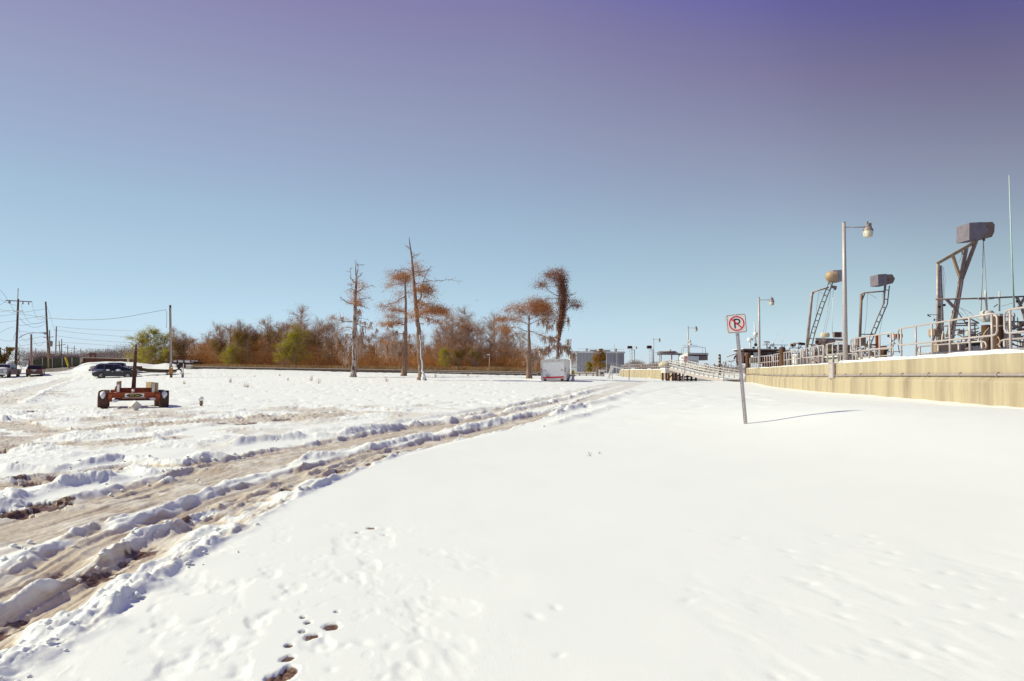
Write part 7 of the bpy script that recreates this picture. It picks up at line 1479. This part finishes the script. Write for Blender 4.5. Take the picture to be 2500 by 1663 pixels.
# floodlight frame between that boat and the cabinet
D = 60; fr = boat('work_skiff', 'low work skiff with floodlights and an orange buoy left of the olive ladder', 1945, D, R(75), dx=.8)
hull(fr, 7, 2.4, .7, -.4, 'white_dirty'); MB().ball(at(1938, 841.5, D), .19, 12, 8).build('buoy', 'tan_metal', fr, smooth=True, world=True); MB().box(at(1957, 839.5, D), (.5, .3, .2), Matrix.Rotation(R(6), 3, 'Y')).build('floodlight', 'rust_dark', fr, world=True); MB().box(at(1933.5, 843, D), (.16, .3, .25)).build('floodlight', 'rust_dark', fr, world=True)
for a, b in (((1926, 850), (1960, 849)), ((1932, 840), (1950, 838)), ((1936, 850), (1934, 838)), ((1957, 842), (1948, 856)), ((1952, 838), (1944, 872)), ((1928, 850), (1930, 880)), ((1938, 862), (1940, 890)), ((1926, 866), (1944, 866)), ((1921, 862), (1922, 890)), ((1946, 858), (1958, 862))): wbar(fr, 'pipe_frame', 'rig_steel', at(*a, D), at(*b, D), .06)
MB().box(at(1930, 880, D + .5), (1.4, .5, .7)).build('console', 'white_dirty', fr, world=True); MB().box(at(1922, 868, D + .3), (.35, .3, 1.0)).build('motor', 'car_blue', fr, world=True)
# --- cabin cruiser and canopy boat, farther left
D = 105; cr2 = boat('cabin_cruiser', 'white cabin cruiser with a radar arch and canvas hardtop behind the gangway', 1695, D, R(70), dx=.8)
hull(cr2, 11, 4.2, 1.6, -.5, 'white'); 
def cb2(nm, mt, x0, x1, y0, y1, d0=-1.5, d1=1.5): 
    a = at(x0, y0, D); b = at(x1, y1, D); return MB().box(((a.x + b.x) / 2, D + (d0 + d1) / 2, (a.z + b.z) / 2), (abs(b.x - a.x), d1 - d0, abs(a.z - b.z))).build(nm, mt, cr2, world=True)
cb2('hardtop', 'white_dirty', 1673, 1722, 862, 867, -1.6, 1.6); cb2('canvas_edge', 'rust_dark', 1673, 1722, 867, 869, -1.62, 1.5); cb2('cabin', 'mauve_metal', 1697, 1721, 869, 880); cb2('foredeck', 'snowy', 1663, 1698, 870, 888, -1.8, 1.2); MB().ball(at(1678, 872, D - 1), .8, 12, 7, (1.3, .8, .45), .1).build('snow_lump', 'snowy', cr2, smooth=True, world=True)
wtube(cr2, 'radar_arch', 'alu', [at(1664, 868, D), at(1664, 850, D), at(1670, 848, D), at(1700, 846.5, D), at(1722, 849, D), at(1723, 866, D)], .045); wtube(cr2, 'arch_rail', 'alu', [at(1664, 843, D), at(1704, 843, D)], .025)
for a, b in (((1669, 864), (1668, 849)), ((1715, 850), (1716, 865))): wtube(cr2, 'arch_stay', 'alu', [at(*a, D), at(*b, D)], .025)
wtube(cr2, 'mast', 'white', [at(1683, 864, D), at(1682, 825, D)], [.12, .04]); MB().ball(at(1684, 833, D), .2, 10, 8, (1, 1, 1.2)).build('satellite_dome', 'white', cr2, smooth=True, world=True); MB().lathe([(.26, 0), (.28, .15), (.2, .3)], at(1685, 843, D), 12).build('radar_dome', 'white', cr2, smooth='auto', world=True)
for px in (1671, 1694): MB().ball(at(px, 843, D), .06, 6, 5).build('lamp', 'steel_dark', cr2, world=True)
D = 112; cn = boat('canopy_boat', 'cream boat under a flat canopy on posts left of the cabin cruiser', 1635, D, 0)
hull(cn, 6.5, 3, 1.6, -.4, 'cream')
def cb3(nm, mt, x0, x1, y0, y1, d0=-1.4, d1=1.4, par=None): 
    a = at(x0, y0, D); b = at(x1, y1, D); return MB().box(((a.x + b.x) / 2, D + (d0 + d1) / 2, (a.z + b.z) / 2), (abs(b.x - a.x), d1 - d0, abs(a.z - b.z))).build(nm, mt, par or cn, world=True)
cb3('canopy', 'mauve_metal', 1608, 1663, 862.5, 866.5); MB().prism([(at(1608, 0, D).x, at(1608, 863 - 2, D).z), (at(1616, 0, D).x, at(1616, 858, D).z), (at(1652, 0, D).x, at(1652, 858, D).z), (at(1662, 0, D).x, at(1662, 863 - 1, D).z)], D - 1.3, D + 1.3).build('roof_cover', 'white_dirty', cn, world=True)
wtube(cn, 'roof_roll', 'brown_metal', [at(1619, 859, D - 1.2), at(1650, 859, D - 1.2)], .13); MB().ball(at(1636, 855, D), .17, 8, 6, (1, 1, 1.4)).build('roof_light', 'white_dirty', cn, world=True)
for px, mt in ((1609, 'white_dirty'), (1614, 'white'), (1640, 'rust'), (1658, 'rust_dark')): wtube(cn, 'canopy_post', mt, [at(px, 899, D), at(px, 866, D)], .09)
MB().ball(at(1624, 892, D - .5), 1.1, 14, 8, (1.0, .8, .62)).build('deck_cover', 'cream', cn, smooth=True, world=True); cb3('side_panel', 'brown_metal', 1616, 1646, 895, 903, -1.6, -1.5)
# --- far white boats, far rigs, far docks
D = 150
for lb, px, w_, hgt in [('small white boat on the far dock right of the grey warehouse', 1553, 34, 14), ('small white boat with a dark windscreen left of the canopied cream boat', 1590, 22, 13)]:
    t = boat('small_boat', lb, px, D, .3); ww = w_ * D / FP; hull(t, ww * 1.1, 2.2, 2.0, -.3, 'white'); MB().box((0, 0, 2.6), (ww * .45, 1.6, 1.1), taper=.8).build('cabin', 'white_dirty', t); MB().box((0, -.82, 2.75), (ww * .3, .03, .4)).build('window', 'glass_dark', t); MB().box((0, 0, 3.2), (ww * .5, 1.7, .15)).build('snow_cap', 'snowy', t)
for lb, px, py, D, post in [('far dark hopper on a ladder rig beside the farthest lamp post', 1538, 848, 170, 1545), ('far dark hopper on a ladder rig left of the second-farthest lamp post', 1585.5, 847.5, 150, 1590)]:
    t = boat('rig_barge', lb, px, D, 0); a = at(px, py, D); ww = 5.5 * D / FP
    MB().prism([(-ww, -.33), (-ww, .28), (-ww * .8, .33), (ww * .8, .33), (ww, .2), (ww, -.25), (ww * .8, -.33)], -.4, .4).build('hopper_shroud', 'rust_dark', t).location = (a.x - t.location.x, 0, a.z - WZ); ladder(t, [(px + 5, 897), (px + 1, 853)], 5, D, 'white_dirty', .7, .04)
    wtube(t, 'frame_post', 'white_dirty', [at(post + 4, 897, D), at(post + 4, 854, D)], .1); wtube(t, 'frame_beam', 'white_dirty', [at(px + 2, 853, D), at(post + 4, 854, D)], .06); hull(t, 6, 2.5, .9, -.4, 'white_dirty')
D = 130; pr2 = thing('far_pier', 'low snow covered pier running between the cargo trailer and the far tan wall', 'pier', (at(1440, 0, 120).x, 120, .5))
for py, th, mt in ((909, .16, 'snowy'), (911.5, .2, 'tan_metal'), (915.5, .12, 'cap')): a, b = at(1394, py, 118), at(1472, py + .5, 118); MB().bar(a, b, 1.0 if py < 910 else .6, th).build('walkway' if py < 910 else 'beam', mt, pr2, world=True)
for px in (1400, 1415, 1432, 1448, 1462, 1470): MB().tube([at(px, 922, 118), at(px, 901 if px in (1448, 1470) else 908, 118)], .12, 6).build('post', 'mauve_metal', pr2, world=True)
for a, b in (((1394, 897), (1416, 897)), ((1418, 904), (1430, 910)), ((1432, 906), (1438, 910)), ((1460, 905), (1482, 911))): MB().bar(at(*a, 117), at(*b, 117), .1).build('handrail', 'cap', pr2, world=True)
cbn = thing('dock_shed', 'small pale dock shed at the left end of the far tan wall', 'shed', (at(1478, 0, 115).x, 115, gz(at(1478, 0, 115).x, 115))); MB().box((0, 0, .5), (.9, .8, 1.0)).build('body', 'white_dirty', cbn); MB().box((.1, 0, 1.05), (1.1, 1.0, .14)).build('snow_cap', 'snowy', cbn); MB().box((0, -.42, .55), (.5, .02, .3)).build('door', 'steel_dark', cbn)
for px, y0, y1, lb in [(1466, 898, 910, 'thin piling left of the dock shed'), (1469.5, 896, 915, 'pale dock post by the dock shed')]:
    t = thing('dock_post', lb, 'post', (at(px, 0, 114).x, 114, .2)); MB().tube([(0, 0, 0), (0, 0, at(px, y0, 114).z - .2)], .12, 6).build('post', 'mauve_metal', t)
rp = thing('boat_ramp_walkway', 'snow covered sloping walkway in front of the warehouse beside the far tan wall', 'walkway', (at(1505, 0, 125).x, 125, .5)); MB().bar(at(1492, 894, 125), at(1522, 900.5, 125), 1.2, .2).build('deck', 'snowy', rp, world=True)
for hh in (0, .5): MB().bar(at(1492, 892, 124) + Vector((0, 0, hh)), at(1522, 898, 124) + Vector((0, 0, hh)), .05).build('rail', 'alu', rp, world=True)
for i in range(6): a = at(1492, 893, 124).lerp(at(1522, 900, 124), i / 5); MB().tube([a - Vector((0, 0, 1.6)), a + Vector((0, 0, .6))], .04, 5).build('post', 'alu', rp, world=True)
# gull far off in the sky
g = at(1163, 734, 90); bd = thing('gull', 'tiny gull flying in the sky right of the tallest cypress', 'bird', g); bd.scale = (.4, .4, .4); MB().ball((0, 0, 0), .16, 8, 6, (1.6, .6, .6)).build('body', 'white_dirty', bd, smooth=True)
for s in (-1, 1): MB().prism([(0, 0), (.25, .18), (.5, .1), (.25, .22)], -.08, .08).build('wing', 'steel_dark', bd).scale = (s, 1, 1)

rigging(s1, 1985, 2062, 842, 886, 51, 34, 3); rigging(s2_, 2072, 2165, 842, 880, 45.5, 34, 4); rigging(s3, 2285, 2400, 800, 850, 31.6, 30, 5); rigging(s3, 2445, 2510, 770, 846, 31.6, 22, 6)
rigging(tg, 1760, 1830, 880, 900, 82, 24, 7); rigging(fr, 1922, 1960, 852, 888, 60, 24, 8); rigging(cr2, 1665, 1760, 888, 903, 104, 36, 9); rigging(cn, 1608, 1662, 892, 906, 111, 18, 10)
